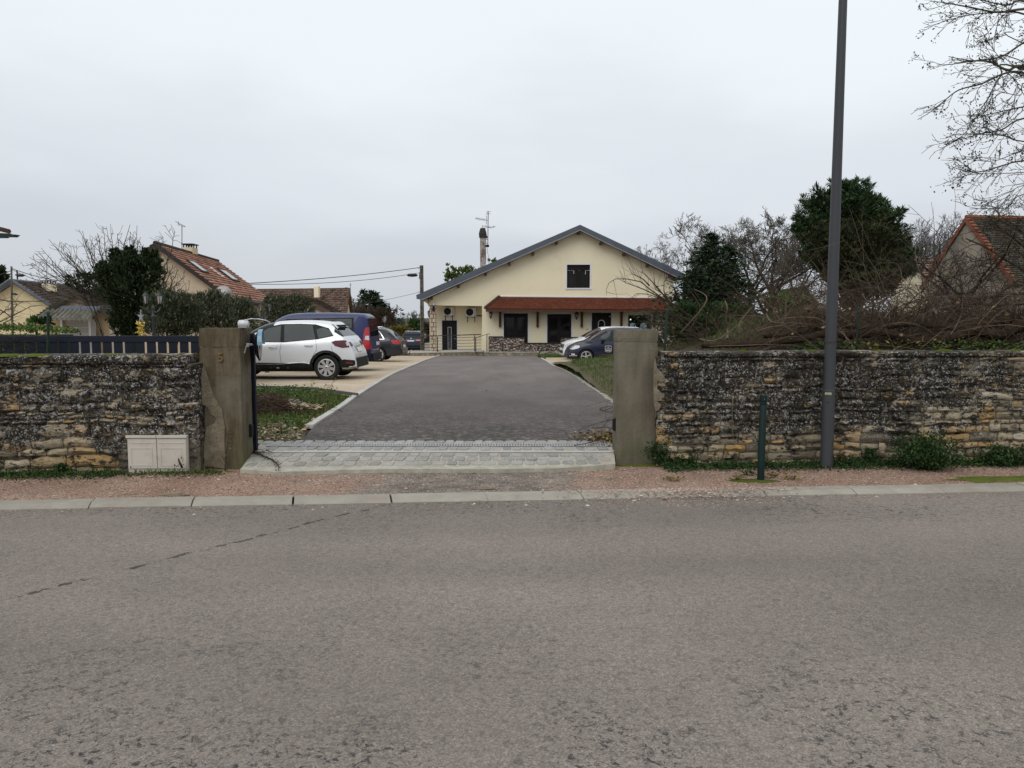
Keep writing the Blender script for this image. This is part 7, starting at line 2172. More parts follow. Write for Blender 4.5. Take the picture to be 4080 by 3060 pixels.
conifer('spruce_tree', 'taller spruce in the gap between blue van and house', base_at(cB, 1500, 78), HZ(cB, 15, 78) - gz(78), 2.9, 5200, .42, MT['leafcon'], 31)
conifer('spruce_tree', 'spruce top just left of the taller spruce beyond the blue van', base_at(cB, 1395, 80), HZ(cB, 5, 80) - gz(80), 2.1, 3000, .40, MT['leafcon'], 32)
conifer('spruce_tree', 'low wide conifer boughs right of the taller spruce beyond the van', base_at(cB, 1610, 76), HZ(cB, 190, 76) - gz(76), 2.1, 2000, .40, MT['leafcon'], 33, irregular=.6)
PB = dict(seg=5, wander=.16, up=.10, kids=(4, 6), ang=(.3, .8), ratio=(.45, .7), rmin=.014, depth=3, t0=.25, rr=.6)
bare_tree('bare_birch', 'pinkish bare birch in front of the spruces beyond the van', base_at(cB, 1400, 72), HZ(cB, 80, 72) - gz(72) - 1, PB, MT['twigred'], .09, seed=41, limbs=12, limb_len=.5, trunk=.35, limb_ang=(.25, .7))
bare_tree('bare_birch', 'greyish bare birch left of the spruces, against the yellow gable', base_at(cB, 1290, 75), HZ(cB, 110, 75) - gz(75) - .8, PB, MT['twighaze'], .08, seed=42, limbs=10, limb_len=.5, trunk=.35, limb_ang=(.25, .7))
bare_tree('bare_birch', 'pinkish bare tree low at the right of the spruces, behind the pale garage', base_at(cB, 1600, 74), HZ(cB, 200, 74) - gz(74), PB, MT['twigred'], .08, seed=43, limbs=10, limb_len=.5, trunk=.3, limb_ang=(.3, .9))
PF = dict(seg=4, wander=.16, up=.08, kids=(3, 5), ang=(.3, .8), ratio=(.45, .7), rmin=.028, depth=3, t0=.25, rr=.6)
for k, (x, y, lab) in enumerate(((1725, 290, 'far bare tree above the dark estate car, leftmost of the distant row'), (1800, 320, 'far bare tree, second of the distant row from the left'), (1920, 265, 'far slender bare tree just left of the utility pole by the house'), (1965, 255, 'far slender bare tree touching the utility pole by the house'), (2085, 330, 'far bare tree between utility pole and stone pier'), (1690, 320, 'far bare tree right behind the pale garage gable'))):
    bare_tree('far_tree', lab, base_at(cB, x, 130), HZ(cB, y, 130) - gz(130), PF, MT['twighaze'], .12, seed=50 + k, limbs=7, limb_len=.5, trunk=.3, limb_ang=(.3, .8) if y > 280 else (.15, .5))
leafy('laurel_hedge', 'glossy green laurel hedge behind the blue SUV', base_at(cB, 1930, 66), [E(cB, SB, 1890, 460, 90, 60, 66, 1), E(cB, SB, 1970, 430, 60, 90, 66, 1), E(cB, SB, 1930, 400, 60, 50, 66, 1), E(cB, SB, 1900, 520, 120, 60, 66, 1)], 3200, .22, MT['leafgreen'], 'hedge', 61, .08)
leafy('conifer_hedge', 'dull dark hedge left of the laurel, behind the estate car', base_at(cB, 1780, 64), [E(cB, SB, 1770, 480, 110, 55, 64, 1), E(cB, SB, 1720, 500, 80, 60, 64, 1), E(cB, SB, 1840, 490, 80, 60, 64, 1)], 2600, .20, MT['leafyel'], 'hedge', 62, .08)
leafy('beech_hedge', 'brown-leaved hedge between the utility pole and the stone pier', base_at(cB, 2080, 60), [E(cB, SB, 2080, 480, 50, 120, 60, .8)], 1600, .16, MT['twigred'], 'hedge', 63, .08)
# tree whose leaves show over the house roof
leafy('broadleaf_tree', 'sparse yellow-green tree showing over the left roof slope by the chimney', base_at(cC, 470, 66), [E(cC, SC, 450, 560, 90, 32, 66), E(cC, SC, 540, 540, 60, 22, 66), E(cC, SC, 360, 520, 22, 22, 66), E(cC, SC, 400, 590, 60, 20, 66), E(cC, SC, 690, 470, 30, 14, 66), E(cC, SC, 350, 595, 14, 12, 66)], 1300, .26, MT['leafhedge'], 'tree', 64, .12, sig=.2, per=18)

# -- right side ----------------------------------------------------------------
conifer('conifer_tree', 'dark spruce beside the right corner of the house', base_at(cD, 730, 34), HZ(cD, 485, 34) - gz(34), 2.35, 15000, .19, MT['leafcon'], 71, irregular=.45)
conifer('conifer_tree', 'second lower dark spruce merged right of the first', base_at(cD, 880, 35), HZ(cD, 590, 35) - gz(35), 2.0, 9500, .19, MT['leafcon'], 72, irregular=.55)
conifer('conifer_tree', 'dark low conifer boughs directly at the house corner', base_at(cD, 590, 33.5), HZ(cD, 800, 33.5) - gz(33.5), 2.3, 7000, .18, MT['leafcon'], 73, irregular=.6)
PW = dict(seg=7, wander=.24, up=.07, kids=(5, 6), ang=(.45, 1.15), ratio=(.45, .72), rmin=.0095, depth=4, t0=.25, rr=.5, taper=.25)
bare_tree('walnut_tree', 'big gnarled bare walnut, left of two overlapping ones behind the mound', base_at(cD, 1080, 42), HZ(cD, 330, 42) - gz(42) - .2, PW, MT['bark'], .17, seed=81, limbs=7, limb_len=.62, trunk=.35, limb_ang=(.5, 1.35), twigmat=MT['barkgrey'])
bare_tree('walnut_tree', 'big gnarled bare walnut, right of two, reaching behind the cypress', base_at(cD, 1270, 45), HZ(cD, 300, 45) - gz(45) - .6, PW, MT['bark'], .19, seed=83, limbs=8, limb_len=.62, trunk=.33, limb_ang=(.5, 1.35), twigmat=MT['barkgrey'])
bare_tree('walnut_tree', 'smaller bare walnut rising behind the right roof edge of the house', base_at(cD, 500, 60), HZ(cD, 560, 60) - gz(60), PW, MT['bark'], .20, seed=84, limbs=7, limb_len=.55, trunk=.4, limb_ang=(.4, 1.3), twigmat=MT['barkgrey'])
for k, (x, y, lab) in enumerate(((1060, 430, 'distant grey bare tree left of the barn gable, taller of two'), (1200, 460, 'distant grey bare tree touching the barn gable, right of the taller one'), (870, 520, 'distant bare tree at the right edge of the cypress'))):
    PFF = dict(PF); PFF['rmin'] = .016; PFF['kids'] = (5, 7)
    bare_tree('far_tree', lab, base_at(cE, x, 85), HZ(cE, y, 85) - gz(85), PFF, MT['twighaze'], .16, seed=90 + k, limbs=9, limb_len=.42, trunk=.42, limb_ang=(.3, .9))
# cypresses
leafy('cypress_tree', 'large feathery dark green cypress behind the lamp post', base_at(cE, 430, 27),
      [E(cE, SE, 400, 330, 200, 140, 27.5), E(cE, SE, 400, 200, 100, 80, 27.5), E(cE, SE, 500, 260, 110, 80, 27.5), E(cE, SE, 620, 400, 150, 90, 27.5), E(cE, SE, 720, 400, 80, 30, 27.5), E(cE, SE, 200, 300, 120, 90, 27.5), E(cE, SE, 90, 420, 110, 80, 27.5), E(cE, SE, 60, 560, 90, 140, 27.5),
       E(cE, SE, 760, 560, 100, 110, 27.5), E(cE, SE, 800, 760, 110, 150, 27.5), E(cE, SE, 120, 700, 90, 120, 27.5), E(cE, SE, 350, 170, 50, 50, 27.5), E(cE, SE, 880, 860, 70, 60, 27.5), E(cE, SE, 440, 500, 300, 150, 28.5), E(cE, SE, 440, 700, 320, 250, 28.5)],
      44000, .19, MT['leafcyp'], 'tree', 101, .2, sig=.12, upb=.55, ratio=.16, out=1.0, th=4, spk=(170, .6, 3, .2))
leafy('cypress_tree', 'rounder brownish-green cypress in front of the feathery one, behind the lamp post', base_at(cE, 480, 25),
      [E(cE, SE, 520, 560, 260, 130, 25.5), E(cE, SE, 480, 720, 330, 150, 25.5), E(cE, SE, 250, 600, 110, 110, 25.5), E(cE, SE, 600, 880, 260, 110, 25.3), E(cE, SE, 450, 900, 250, 130, 25.3), E(cE, SE, 760, 700, 80, 120, 25.5), E(cE, SE, 250, 780, 120, 140, 25.5)],
      30000, .11, MT['leafcyp2'], 'tree', 102, .2, sig=.11, upb=.5, ratio=.26, th=3, spk=(90, .7, 4, .4))
leafy('conifer_shrub', 'brownish conifer shrub below the cypresses, above the tangled vines', base_at(cE, 640, 22),
      [E(cE, SE, 640, 960, 190, 90, 22), E(cE, SE, 500, 1000, 120, 80, 22), E(cE, SE, 720, 900, 90, 60, 22)], 6500, .10, MT['leafcyp2'], 'bush', 103, .06, sig=.16, upb=.6)
leafy('laurel_hedge', 'dark green laurel bushes between the house corner and the mound', base_at(cD, 700, 24),
      [E(cD, SD, 520, 1240, 160, 90, 24), E(cD, SD, 760, 1230, 200, 85, 24), E(cD, SD, 930, 1220, 130, 70, 24.5), E(cD, SD, 640, 1330, 260, 80, 23.5)], 10000, .12, MT['leafweed'], 'bush', 104, .06, sig=.15, upb=.4)
leafy('iris_clump', 'light green strap-leaved plant clump on top of the mound', (at(3150, 1213, 21).x, 21, at(3150, 1225, 21).z), [(tuple(at(3140, 1216, 21)), (.55, .3, .10))], 700, .30, MT['leafgreen'], 'plant', 105, .01, out=1.0, upb=.7, ratio=.12)

# tangle of vines above the right wall
def zb_(x, y): return mound_z(x, y)
rr = random.Random(77)
def arc(p, L, d, bend, r, n=8, wob=.05):
    pts = [p.copy()]; rad = [r]
    for i in range(n):
        d = (d + bend / n + Vector((rr.gauss(0, wob), rr.gauss(0, wob), rr.gauss(0, wob)))).normalized(); p = p + d * L / n
        pts.append(p.copy()); rad.append(r * (1 - .7 * (i + 1) / n))
    return pts, rad, 1
def tangle(name, label, x0, x1, y0, y1, n, mat, Lr, rad, zmax, seed, cat='bramble', denser=None):
    global rr
    rr = random.Random(seed); out = []
    for _ in range(n):
        x = rr.uniform(x0, x1); y = rr.uniform(y0, y1)
        if denser and rr.random() < .4: x = rr.uniform(*denser)
        t = rr.random(); p = Vector((x, y, zb_(x, y) + rr.random() ** 1.3 * zmax * .6))
        a = rr.choice((0, PI)) + rr.gauss(0, .7); e = rr.uniform(-.1, 1.3)
        d = Vector((math.cos(a) * math.cos(e), math.sin(a) * .35, math.sin(e)))
        L = rr.uniform(*Lr)
        o = arc(p, L, d, Vector((rr.gauss(0, .8), rr.gauss(0, .3), rr.uniform(-2.4, -.2))), rad * rr.uniform(.5, 1.4), 8, .09)
        out.append(o)
        for _k in range(rr.randint(1, 4)):
            i = rr.randint(2, 7); q = o[0][i]
            out.append(arc(q, rr.uniform(.12, .55), Vector((rr.gauss(0, 1), rr.gauss(0, .4), rr.gauss(.3, .7))).normalized(), Vector((0, 0, rr.uniform(-1, .6))), rad * .4, 4, .15))
    return tag(tubes(name, out, mat), label, cat, kind='stuff')
XL, XR = 1.9, 8.2
tangle('vine_tangle', 'dense tangle of dark bare vine stems above the right wall', 2.1, XR, 9.5, 11.2, 620, MT['twigdark'], (.5, 1.9), .0068, .8, 1)
tangle('vine_tangle', 'paler tan vine shoots looping through the tangle above the right wall', 2.3, XR, 9.45, 10.9, 300, MT['twig'], (.6, 2.1), .0055, .95, 2)
tangle('vine_tangle', 'reddish thin shoots in the tangle above the right wall', 2.4, XR + 1, 9.6, 12, 520, MT['twigred'], (.4, 1.6), .0048, 1.0, 3)
tangle('bramble_thicket', 'brown bramble thicket between tangle and cypress', 3.2, 12, 12.5, 18, 620, MT['twigred'], (.6, 2.1), .009, 1.05, 4, denser=(5.5, 11))
tangle('bramble_thicket', 'dark bramble thicket in front of the barn', 6.2, 15, 12, 19, 800, MT['twigdark'], (.6, 2.3), .008, 1.25, 5, denser=(8, 14))
tangle('bramble_thicket', 'haze of reddish bare twigs on the ridge behind the mound', 7, 18, 27, 33, 420, MT['twigred'], (.9, 2.2), .012, 1.5, 6)
tangle('bramble_thicket', 'bare brown undergrowth between the house corner and the spruces', 3.2, 9, 15, 24, 160, MT['twigdark'], (.8, 2.0), .010, .9, 7)
P = [(x, y, zb_(x, y) + rnd.random() ** 2 * .7) for x, y in [(rnd.uniform(2.2, XR), rnd.uniform(9.5, 11)) for _ in range(700)]]
leaves('withered_vine_leaves', P, .06, MT['leafdead'], label='withered brown leaves caught in the vine tangle', cat='dead leaves', kind='stuff')
P = [(x, y, zb_(x, y) + rnd.random() * .16) for x, y in [(rnd.uniform(2.6, 9), rnd.uniform(9.42, 10.6)) for _ in range(9000)] if mnoise.noise(Vector((x * 1.5, y, 3))) > -.15]
leaves('bank_weeds', P, .045, MT['leafgreen'], label='green weeds on the raised ground just behind the right wall', cat='weeds', kind='stuff', flat=.5)
P = [(x, y, zb_(x, y) + rnd.random() * .2) for x, y in [(rnd.uniform(3.2, 9), rnd.uniform(9.42, 10.6)) for _ in range(1500)] if mnoise.noise(Vector((x * 1.1, y, 9))) > .02]
leaves('bank_yellow_weeds', P, .05, MT['leafyel'], label='yellowing weeds among the green ones behind the right wall', cat='weeds', kind='stuff', flat=.4)
P = [(x, y, zb_(x, y) + rnd.random() ** 1.4 * (.45 + .4 * min(1, max(0, (x - 5) / 3))) * (.6 + .6 * mnoise.noise(Vector((x * 1.3, y, 6))))) for x, y in [(rnd.uniform(2.6, 10.5), rnd.uniform(11, 14.5)) for _ in range(15000)]]
leaves('shade_undergrowth', P, .085, MT['leafshade'], label='undergrowth added and coloured dark for the shaded depth behind the vine tangle', cat='undergrowth', kind='stuff', ratio=.3)  # leaf mass added so the gaps between the stems read as dark depth
# the two old vine trunks lying along the wall
def trunk_path(name, cf, pts, r, Y, label, seed=1):
    rr2 = random.Random(seed)
    P = [cf(x, y, Y + rr2.uniform(-.08, .08)) for x, y in pts]
    Q = []; R = []
    n = 6
    for i in range(len(P) - 1):
        p0, p1, p2, p3 = P[max(i - 1, 0)], P[i], P[i + 1], P[min(i + 2, len(P) - 1)]
        for k in range(n):
            t = k / n
            Q.append(.5 * (2 * p1 + (p2 - p0) * t + (2 * p0 - 5 * p1 + 4 * p2 - p3) * t * t + (-p0 + 3 * p1 - 3 * p2 + p3) * t ** 3))
            u = (i + t) / (len(P) - 1); rv = r[0] + (r[1] - r[0]) * u
            R.append(rv * (1 + .22 * mnoise.noise(Vector((i + t, seed * 3.1, 0)) * 1.7)))
    Q.append(P[-1]); R.append(r[1])
    m = MB().tube(Q, R, 12)
    V = np.array(m.v)
    for i, v in enumerate(m.v):
        c_ = Q[min(i // 12, len(Q) - 1)]; dv = Vector(v) - c_
        a = math.atan2(dv.z, dv.y); k = 1 + .22 * mnoise.noise(Vector((a * 1.6, v[0] * 2.2, seed))) + .10 * mnoise.noise(Vector((a * 5, v[0] * 3, seed)))
        m.v[i] = tuple(c_ + dv * k)
    o = m.build(name, MT['barkvine'], None, smooth=True); return tag(o, label, 'vine')
trunk_path('old_vine', cE, [(-900, 1500), (-550, 1490), (-300, 1470), (0, 1440), (190, 1395), (430, 1410), (690, 1380), (900, 1440), (1090, 1465), (1300, 1430), (1500, 1370), (1750, 1400), (1960, 1310), (2300, 1330)], (.035, .085), 9.75, 'long thick dark old vine trunk lying above the right wall, lower of two', 1)
trunk_path('old_vine', cE, [(-350, 1420), (0, 1375), (300, 1320), (600, 1345), (900, 1310), (1200, 1330), (1500, 1340), (1800, 1270), (1900, 1250), (2300, 1230)], (.03, .06), 9.95, 'second dark vine trunk running above the first one, towards the right edge', 2)
# long free shoots reaching left over the pillar
sp = empty('vine_shoots', tuple(cD(420, 1480, 10.4)), label='long bare curved shoots reaching left over the right pillar in front of the house', cat='vine')
out = []
for pts in ([(2330, 1000), (2240, 900), (2150, 840), (2060, 790), (1960, 740), (1880, 715), (1800, 712), (1745, 760), (1742, 800)],
            [(2200, 880), (2100, 800), (2000, 745), (1920, 690), (1830, 620), (1730, 600), (1640, 598), (1590, 630), (1568, 680), (1570, 730)],
            [(2080, 790), (1960, 730), (1860, 680), (1780, 650), (1720, 630), (1690, 610)],
            [(2040, 770), (1990, 700), (1940, 640), (1900, 600), (1860, 560), (1838, 540), (1835, 590)],
            [(1900, 650), (1850, 600), (1790, 570), (1770, 560)], [(2060, 780), (2010, 720), (1950, 680), (1938, 665)], [(2040, 760), (2010, 690), (2012, 620), (2030, 600)],
            [(2300, 950), (2180, 900), (2080, 880), (1980, 860), (1900, 820), (1830, 830), (1760, 790)],
            [(2350, 1080), (2230, 1010), (2120, 960), (2000, 930), (1900, 910), (1830, 880)], [(2330, 1100), (2200, 1000), (2060, 950), (1950, 945), (1850, 930), (1820, 925)],
            [(2300, 1060), (2200, 960), (2130, 900), (2060, 850), (1990, 835), (1900, 870)], [(2150, 960), (2050, 900), (1960, 885), (1870, 905)], [(2250, 1040), (2130, 1010), (2040, 985), (1980, 990)]):
    P = [cC(x, y, 10.6) for x, y in pts]
    out.append((P, [.011 * (1 - .8 * i / (len(P) - 1)) for i in range(len(P))], 2))
    for _ in range(7):
        i = rr.randrange(1, len(P) - 1); d = (P[i + 1] - P[i]).normalized()
        out.append(arc(P[i].lerp(P[i + 1], rr.random()), rr.uniform(.08, .35), (d + Vector((rr.gauss(0, .5), 0, rr.gauss(.3, .6)))).normalized(), Vector((0, 0, .3)), .0035, 4, .1))
tubes('shoot', out, MT['twigdark'], sp)
# upright canes in the tangle, drawn from the photo
cn = empty('vine_canes', tuple(cD(900, 1450, 10.2)), label='thicker upright canes standing in the tangle left of the lamp post', cat='vine')
out = []
for cf, pts, r in ((cD, [(880, 1440), (885, 1360), (870, 1260), (880, 1170), (860, 1100)], .016), (cD, [(700, 1330), (705, 1210), (690, 1260)], .014), (cD, [(1380, 1300), (1270, 1290), (1220, 1200), (1210, 1120), (1180, 1080)], .014),
                   (cD, [(980, 1380), (1000, 1280), (1080, 1180), (1150, 1100)], .012), (cD, [(550, 1360), (640, 1180), (560, 1020)], .010), (cD, [(470, 1380), (700, 1100), (590, 1000)], .010), (cD, [(1390, 1260), (1400, 1130), (1440, 1010), (1560, 930)], .010),
                   (cD, [(1140, 1370), (1300, 1330), (1500, 1330), (1740, 1345)], .012), (cD, [(640, 1440), (780, 1450), (1000, 1300), (1130, 1230)], .011), (cE, [(520, 1180), (700, 1100), (860, 1020), (930, 990), (1060, 1075)], .014), (cE, [(700, 1330), (830, 1150), (930, 990)], .011),
                   (cE, [(1180, 1230), (1140, 1130), (1060, 1070), (960, 1000)], .017), (cE, [(300, 1310), (500, 1240), (640, 1150), (740, 1090), (735, 1050), (680, 1060)], .010), (cE, [(880, 1130), (1150, 1080), (1350, 1060), (1600, 1080)], .010), (cE, [(650, 1130), (560, 1100), (520, 1030), (470, 960)], .008)):
    P = [cf(x, y, 10.0 + rr.uniform(-.3, .4)) for x, y in pts]
    Q = []
    for i in range(len(P) - 1):
        p0, p1, p2, p3 = P[max(i - 1, 0)], P[i], P[i + 1], P[min(i + 2, len(P) - 1)]
        for k in range(5):
            t = k / 5; Q.append(.5 * (2 * p1 + (p2 - p0) * t + (2 * p0 - 5 * p1 + 4 * p2 - p3) * t * t + (-p0 + 3 * p1 - 3 * p2 + p3) * t ** 3))
    Q.append(P[-1]); out.append((Q, [r * (1 - .6 * i / len(Q)) for i in range(len(Q))], 2))
tubes('cane', out, MT['twig'], cn)
# bare boughs before the barn gable
PG = dict(seg=6, wander=.22, up=.02, kids=(4, 5), ang=(.4, 1.1), ratio=(.4, .65), rmin=.0045, depth=3, t0=.15, rr=.5, taper=.4)
rootg, _ = bare_tree('fruit_tree', 'spreading bare fruit tree in front of the barn gable at the right', (7.9, 13.6, mound_z(7.9, 13.6)), 2.5, PG, MT['bark'], .05, seed=121, limbs=9, limb_len=.62, trunk=.3, limb_ang=(.8, 1.5), twigmat=MT['twigdark'])
rootg, _ = bare_tree('fruit_tree', 'small bare tree before the barn, reaching to the right edge of the picture', (10.6, 15.2, mound_z(10.6, 15.2)), 3.4, PG, MT['bark'], .06, seed=125, limbs=9, limb_len=.55, trunk=.35, limb_ang=(.6, 1.4), twigmat=MT['twigdark'])
# big bare tree with seed clusters at the upper right: trunk outside the frame
bt = empty('bare_ash_tree', (11.6, 12.6, mound_z(11.6, 12.6)), label='tall bare tree with dark dry seed clusters whose branches hang in from the upper right', cat='tree')
tb = Vector((11.6, 12.6, mound_z(11.6, 12.6) - .3))
tr = [tb, tb + Vector((-.2, 0, 3)), tb + Vector((-.3, .1, 6)), tb + Vector((-.1, .2, 9.5)), tb + Vector((.2, .2, 13))]
tubes('trunk', [(tr, [.34, .27, .22, .17, .1], 4)], MT['bark'], bt, sides=(10, 6, 4))
YT = 12.0
limbs = [([(1700, 60), (1327, 70), (1120, 95), (900, 55), (700, 20), (600, 10)], .05), ([(1700, 250), (1327, 110), (1180, 95), (950, 110), (760, 150), (700, 170)], .035), ([(1750, 520), (1500, 250), (1327, 330), (1150, 440), (960, 470), (760, 500), (650, 505)], .05),
         ([(1800, 620), (1327, 515), (1200, 545), (1060, 480), (900, 470), (740, 440)], .06), ([(1700, 700), (1327, 570), (1180, 570), (1000, 650), (820, 700), (700, 790), (600, 870), (500, 930)], .04),
         ([(1327, 540), (1150, 590), (1050, 760), (960, 900), (900, 1000), (800, 1100)], .028), ([(1750, 760), (1327, 830), (1180, 860), (1000, 900), (880, 905)], .032), ([(1750, 900), (1327, 920), (1150, 1010), (980, 1040), (850, 1080), (790, 1060)], .035),
         ([(1800, 1240), (1327, 1250), (1150, 1290), (960, 1340), (800, 1310)], .04), ([(1800, 1100), (1327, 1100), (1150, 1050), (950, 1040), (900, 960)], .03), ([(1750, 1300), (1327, 1340), (1100, 1350), (890, 1360), (830, 1410)], .02),
         ([(1800, 1500), (1327, 1510), (1200, 1610), (1050, 1620), (905, 1625)], .022), ([(1800, 1420), (1327, 1440), (1180, 1540), (1030, 1590)], .02), ([(1700, 200), (1327, 10), (1200, 40), (1000, 0), (800, -60)], .045), ([(1327, 340), (1250, 240), (1190, 160), (1210, 60)], .018), ([(1327, 590), (1280, 650), (1240, 740), (1180, 800)], .018), ([(1700, -200), (1327, -150), (1000, -200), (750, -120)], .04),
         ([(1327, 480), (1170, 470), (1070, 360), (1010, 260), (950, 220)], .016), ([(1500, 700), (1300, 740), (1150, 720), (1100, 760)], .02), ([(1500, 1160), (1300, 1180), (1100, 1250), (940, 1240), (920, 1190)], .022)]
rr = random.Random(9); out = []; seeds = []
for pts, r in limbs:
    yy = YT + rr.uniform(-.9, .9)
    P = [cT(x, y, yy + .25 * (i == 0)) for i, (x, y) in enumerate(pts)]
    # tie the limb back to the trunk
    j = min(range(40), key=lambda k: abs((tr[0].lerp(tr[-1], k / 39)).z - (P[0].z - 1.2)))
    P = [tr[0].lerp(tr[-1], j / 39)] + P
    Q = []
    for i in range(len(P) - 1):
        p0, p1, p2, p3 = P[max(i - 1, 0)], P[i], P[i + 1], P[min(i + 2, len(P) - 1)]
        for k in range(5):
            t = k / 5; Q.append(.5 * (2 * p1 + (p2 - p0) * t + (2 * p0 - 5 * p1 + 4 * p2 - p3) * t * t + (-p0 + 3 * p1 - 3 * p2 + p3) * t ** 3))
    Q.append(P[-1]); n = len(Q)
    R = [max(.0045, r * (1 - .9 * (i / n)) * .52) for i in range(n)]
    out.append((Q, R, 3))
    Lr_ = sum((Q[i + 1] - Q[i]).length for i in range(5, n - 1))
    for k in range(int(Lr_ * 7)):
        i = rr.randint(5, n - 2); p = Q[i].lerp(Q[i + 1], rr.random()); ax = (Q[i + 1] - Q[i]).normalized()
        if p.x < at(3760, 0, p.y).x: continue
        s = ax.cross(Vector((rr.gauss(0, .5), 1, rr.gauss(0, .5)))).normalized() * rr.choice((-1, 1))
        tw = []; L = rr.uniform(.2, .75) * (1 - .45 * i / n)
        branch(tw, p, ax * 1.1 + s * rr.uniform(.25, .8) + Vector((0, 0, -.15)), L, max(.0055, R[i] * .4), 2 if L > .55 else 1, dict(seg=5, wander=.12, up=-.03, kids=(2, 4), ang=(.3, .8), ratio=(.35, .6), rmin=.0038, depth=2, t0=.3, rr=.6, tipup=.09), rr)
        out += tw
        for o in tw:
            if o[2] == 0 and rr.random() < .42: seeds.append(o[0][-1] + Vector((0, 0, -.02)))
            elif rr.random() < .25: seeds.append(o[0][rr.randint(1, len(o[0]) - 1)])
tubes('branch', out, MT['barklich'], bt)
SP = []
for s in seeds:
    for _ in range(rr.choice((2, 3, 4, 9, 14) if rr.random() < .35 else (2, 3, 4))): SP.append(s + Vector((rr.gauss(0, .022), rr.gauss(0, .022), rr.gauss(-.02, .028))))
leaves('seed_cluster', SP, .036, MT['seed'], bt, flat=0, droop=.6)
# ------------------------------------------------------------------ neighbouring houses, poles, lanterns
def gable_house(name, label, R0, R1, E0, E1, walls, roofmat, rows, cols, base_z, vergemat=None, verge_n=0, far_roof=True, wave=.0, th=.12, cat='house', over=.25, wall_front=None, lift=.05, stagger=True):
    """R0-R1 ridge, E0-E1 near eave; the other eave mirrors it"""
    root = empty(name, (R0.x, R0.y, base_z), label=label, cat=cat)
    M0 = Vector((2 * R0.x - E0.x, 2 * R0.y - E0.y, E0.z)); M1 = Vector((2 * R1.x - E1.x, 2 * R1.y - E1.y, E1.z))
    ax = (R1 - R0).normalized()
    dn = Vector((0, 0, -th))
    A, B, Cc = M0 + ax * over + dn, R0 + ax * over + dn, E0 + ax * over + dn
    sl = (B - Cc); inn = .10
    lo = lambda p: Vector((p.x, p.y, base_z))
    def shrink(p): return p.lerp(Vector((B.x, B.y, p.z)), inn) 
    def onroof(p, e): 
        t = ((Vector((p.x, p.y, 0)) - Vector((B.x, B.y, 0))).length) / max(1e-6, (Vector((e.x, e.y, 0)) - Vector((B.x, B.y, 0))).length)
        return Vector((p.x, p.y, B.z + (e.z - B.z) * t))
    a, c_ = onroof(shrink(A), A), onroof(shrink(Cc), Cc)
    L = (R1 - R0).length - 2 * over
    MB().prism([lo(a), lo(c_), c_, B, a], ax * .22).build('gable_wall', walls, root)
    fe = lambda p: p + ax * L
    MB().prism([fe(lo(a)), fe(lo(c_)), fe(c_), fe(B), fe(a)], -ax * .22).build('gable_wall', walls, root)
    for q in (a, c_):
        h = Vector((B.x - q.x, B.y - q.y, 0)).normalized() * .2
        MB().prism([lo(q) + ax * .2201, lo(q) + h + ax * .2201, q + h + ax * .2201, q + ax * .2201], ax * (L - .442)).build('side_wall', wall_front or walls, root)
    slope_board(R0, R1, E1, E0, .09, roofmat, root); slope_board(R1, R0, M0, M1, .09, roofmat, root)
    tile_roof(R0, R1, E1, E0, rows, cols, roofmat, root, lift=lift, stagger=stagger)
    if far_roof: tile_roof(R1, R0, M0, M1, rows, cols, roofmat, root, lift=lift, stagger=stagger)
    MB().tube([R0 + Vector((0, 0, .03)), R1 + Vector((0, 0, .03))], .09, 8).build('ridge', vergemat or roofmat, root)
    if vergemat:
        for P, Q in ((R0, E0), (R0, M0)):
            n = verge_n or 14
            for i in range(n):
                p, q = P.lerp(Q, i / n), P.lerp(Q, (i + 1.0) / n)
                s = (q - p); nn = s.normalized()
                up = ax.cross(nn); up = up if up.z > 0 else -up
                w = .17 * rnd.uniform(.95, 1.05)
                V = [p - ax * .03 + up * .02, p + ax * w + up * .02, q + ax * w + up * .075, q - ax * .03 + up * .075, p - ax * .03 - up * .12, q - ax * .03 - up * .12]
                F = [(0, 3, 2, 1), (0, 4, 5, 3), (3, 5, 2), (0, 1, 4), (1, 2, 5, 4)]
                link_mesh('verge_tile', V, F, vergemat, root)
    root['_'] = 0; del root['_']
    return root, (a, B, c_, M0, ax)
def W(cf, x, y, Y): return cf(x, y, Y)
def on_slope(root, R0, R1, E0, E1, u0, u1, v0, v1, name, frame, glass, th=.10):
    def P(u, v): return R0.lerp(R1, u).lerp(E0.lerp(E1, u), v)
    nrm = (E0 - R0).cross(R1 - R0).normalized(); nrm = nrm if nrm.z > 0 else -nrm
    e = empty(name, tuple(P(u0, v0))); e.parent = root; e.location = Vector(e.location) - Vector(root.location)
    a, b, c_, d = P(u0, v0), P(u1, v0), P(u1, v1), P(u0, v1)
    MB().prism([p + nrm * th for p in (a, b, c_, d)], -nrm * th).build('frame', frame, e)
    k = .14
    ctr = (a + b + c_ + d) / 4
    q = [ctr + (p - ctr) * .78 + nrm * (th + .004) for p in (a, b, c_, d)]
    MB().prism(q, -nrm * .003).build('pane', glass, e)
def chim(root, cf, x0, x1, ytop, ybot, Y, mat, d=.5, grill=True, name='chimney'):
    p, q = cf(x0, ybot, Y), cf(x1, ytop, Y)
    e = empty(name, (p.x, Y, p.z)); e.parent = root; e.location = Vector(e.location) - Vector(root.location)
    MB().bbox((p.x, Y, p.z), (q.x, Y + d, q.z), .02).build('stack', mat, e)
    if grill:
        m = MB(); w = q.x - p.x
        for i in range(4):
            for yy in (Y + .04, Y + d - .08): m.box((p.x + .02 + (w - .09) * i / 3, yy, q.z + .001), (p.x + .07 + (w - .09) * i / 3, yy + .05, q.z + w * .28))
        m.box((p.x - .04, Y - .04, q.z + w * .28 + .001), (q.x + .04, Y + d + .04, q.z + w * .28 + .05))
        m.build('cowl', MT['dark'], e)
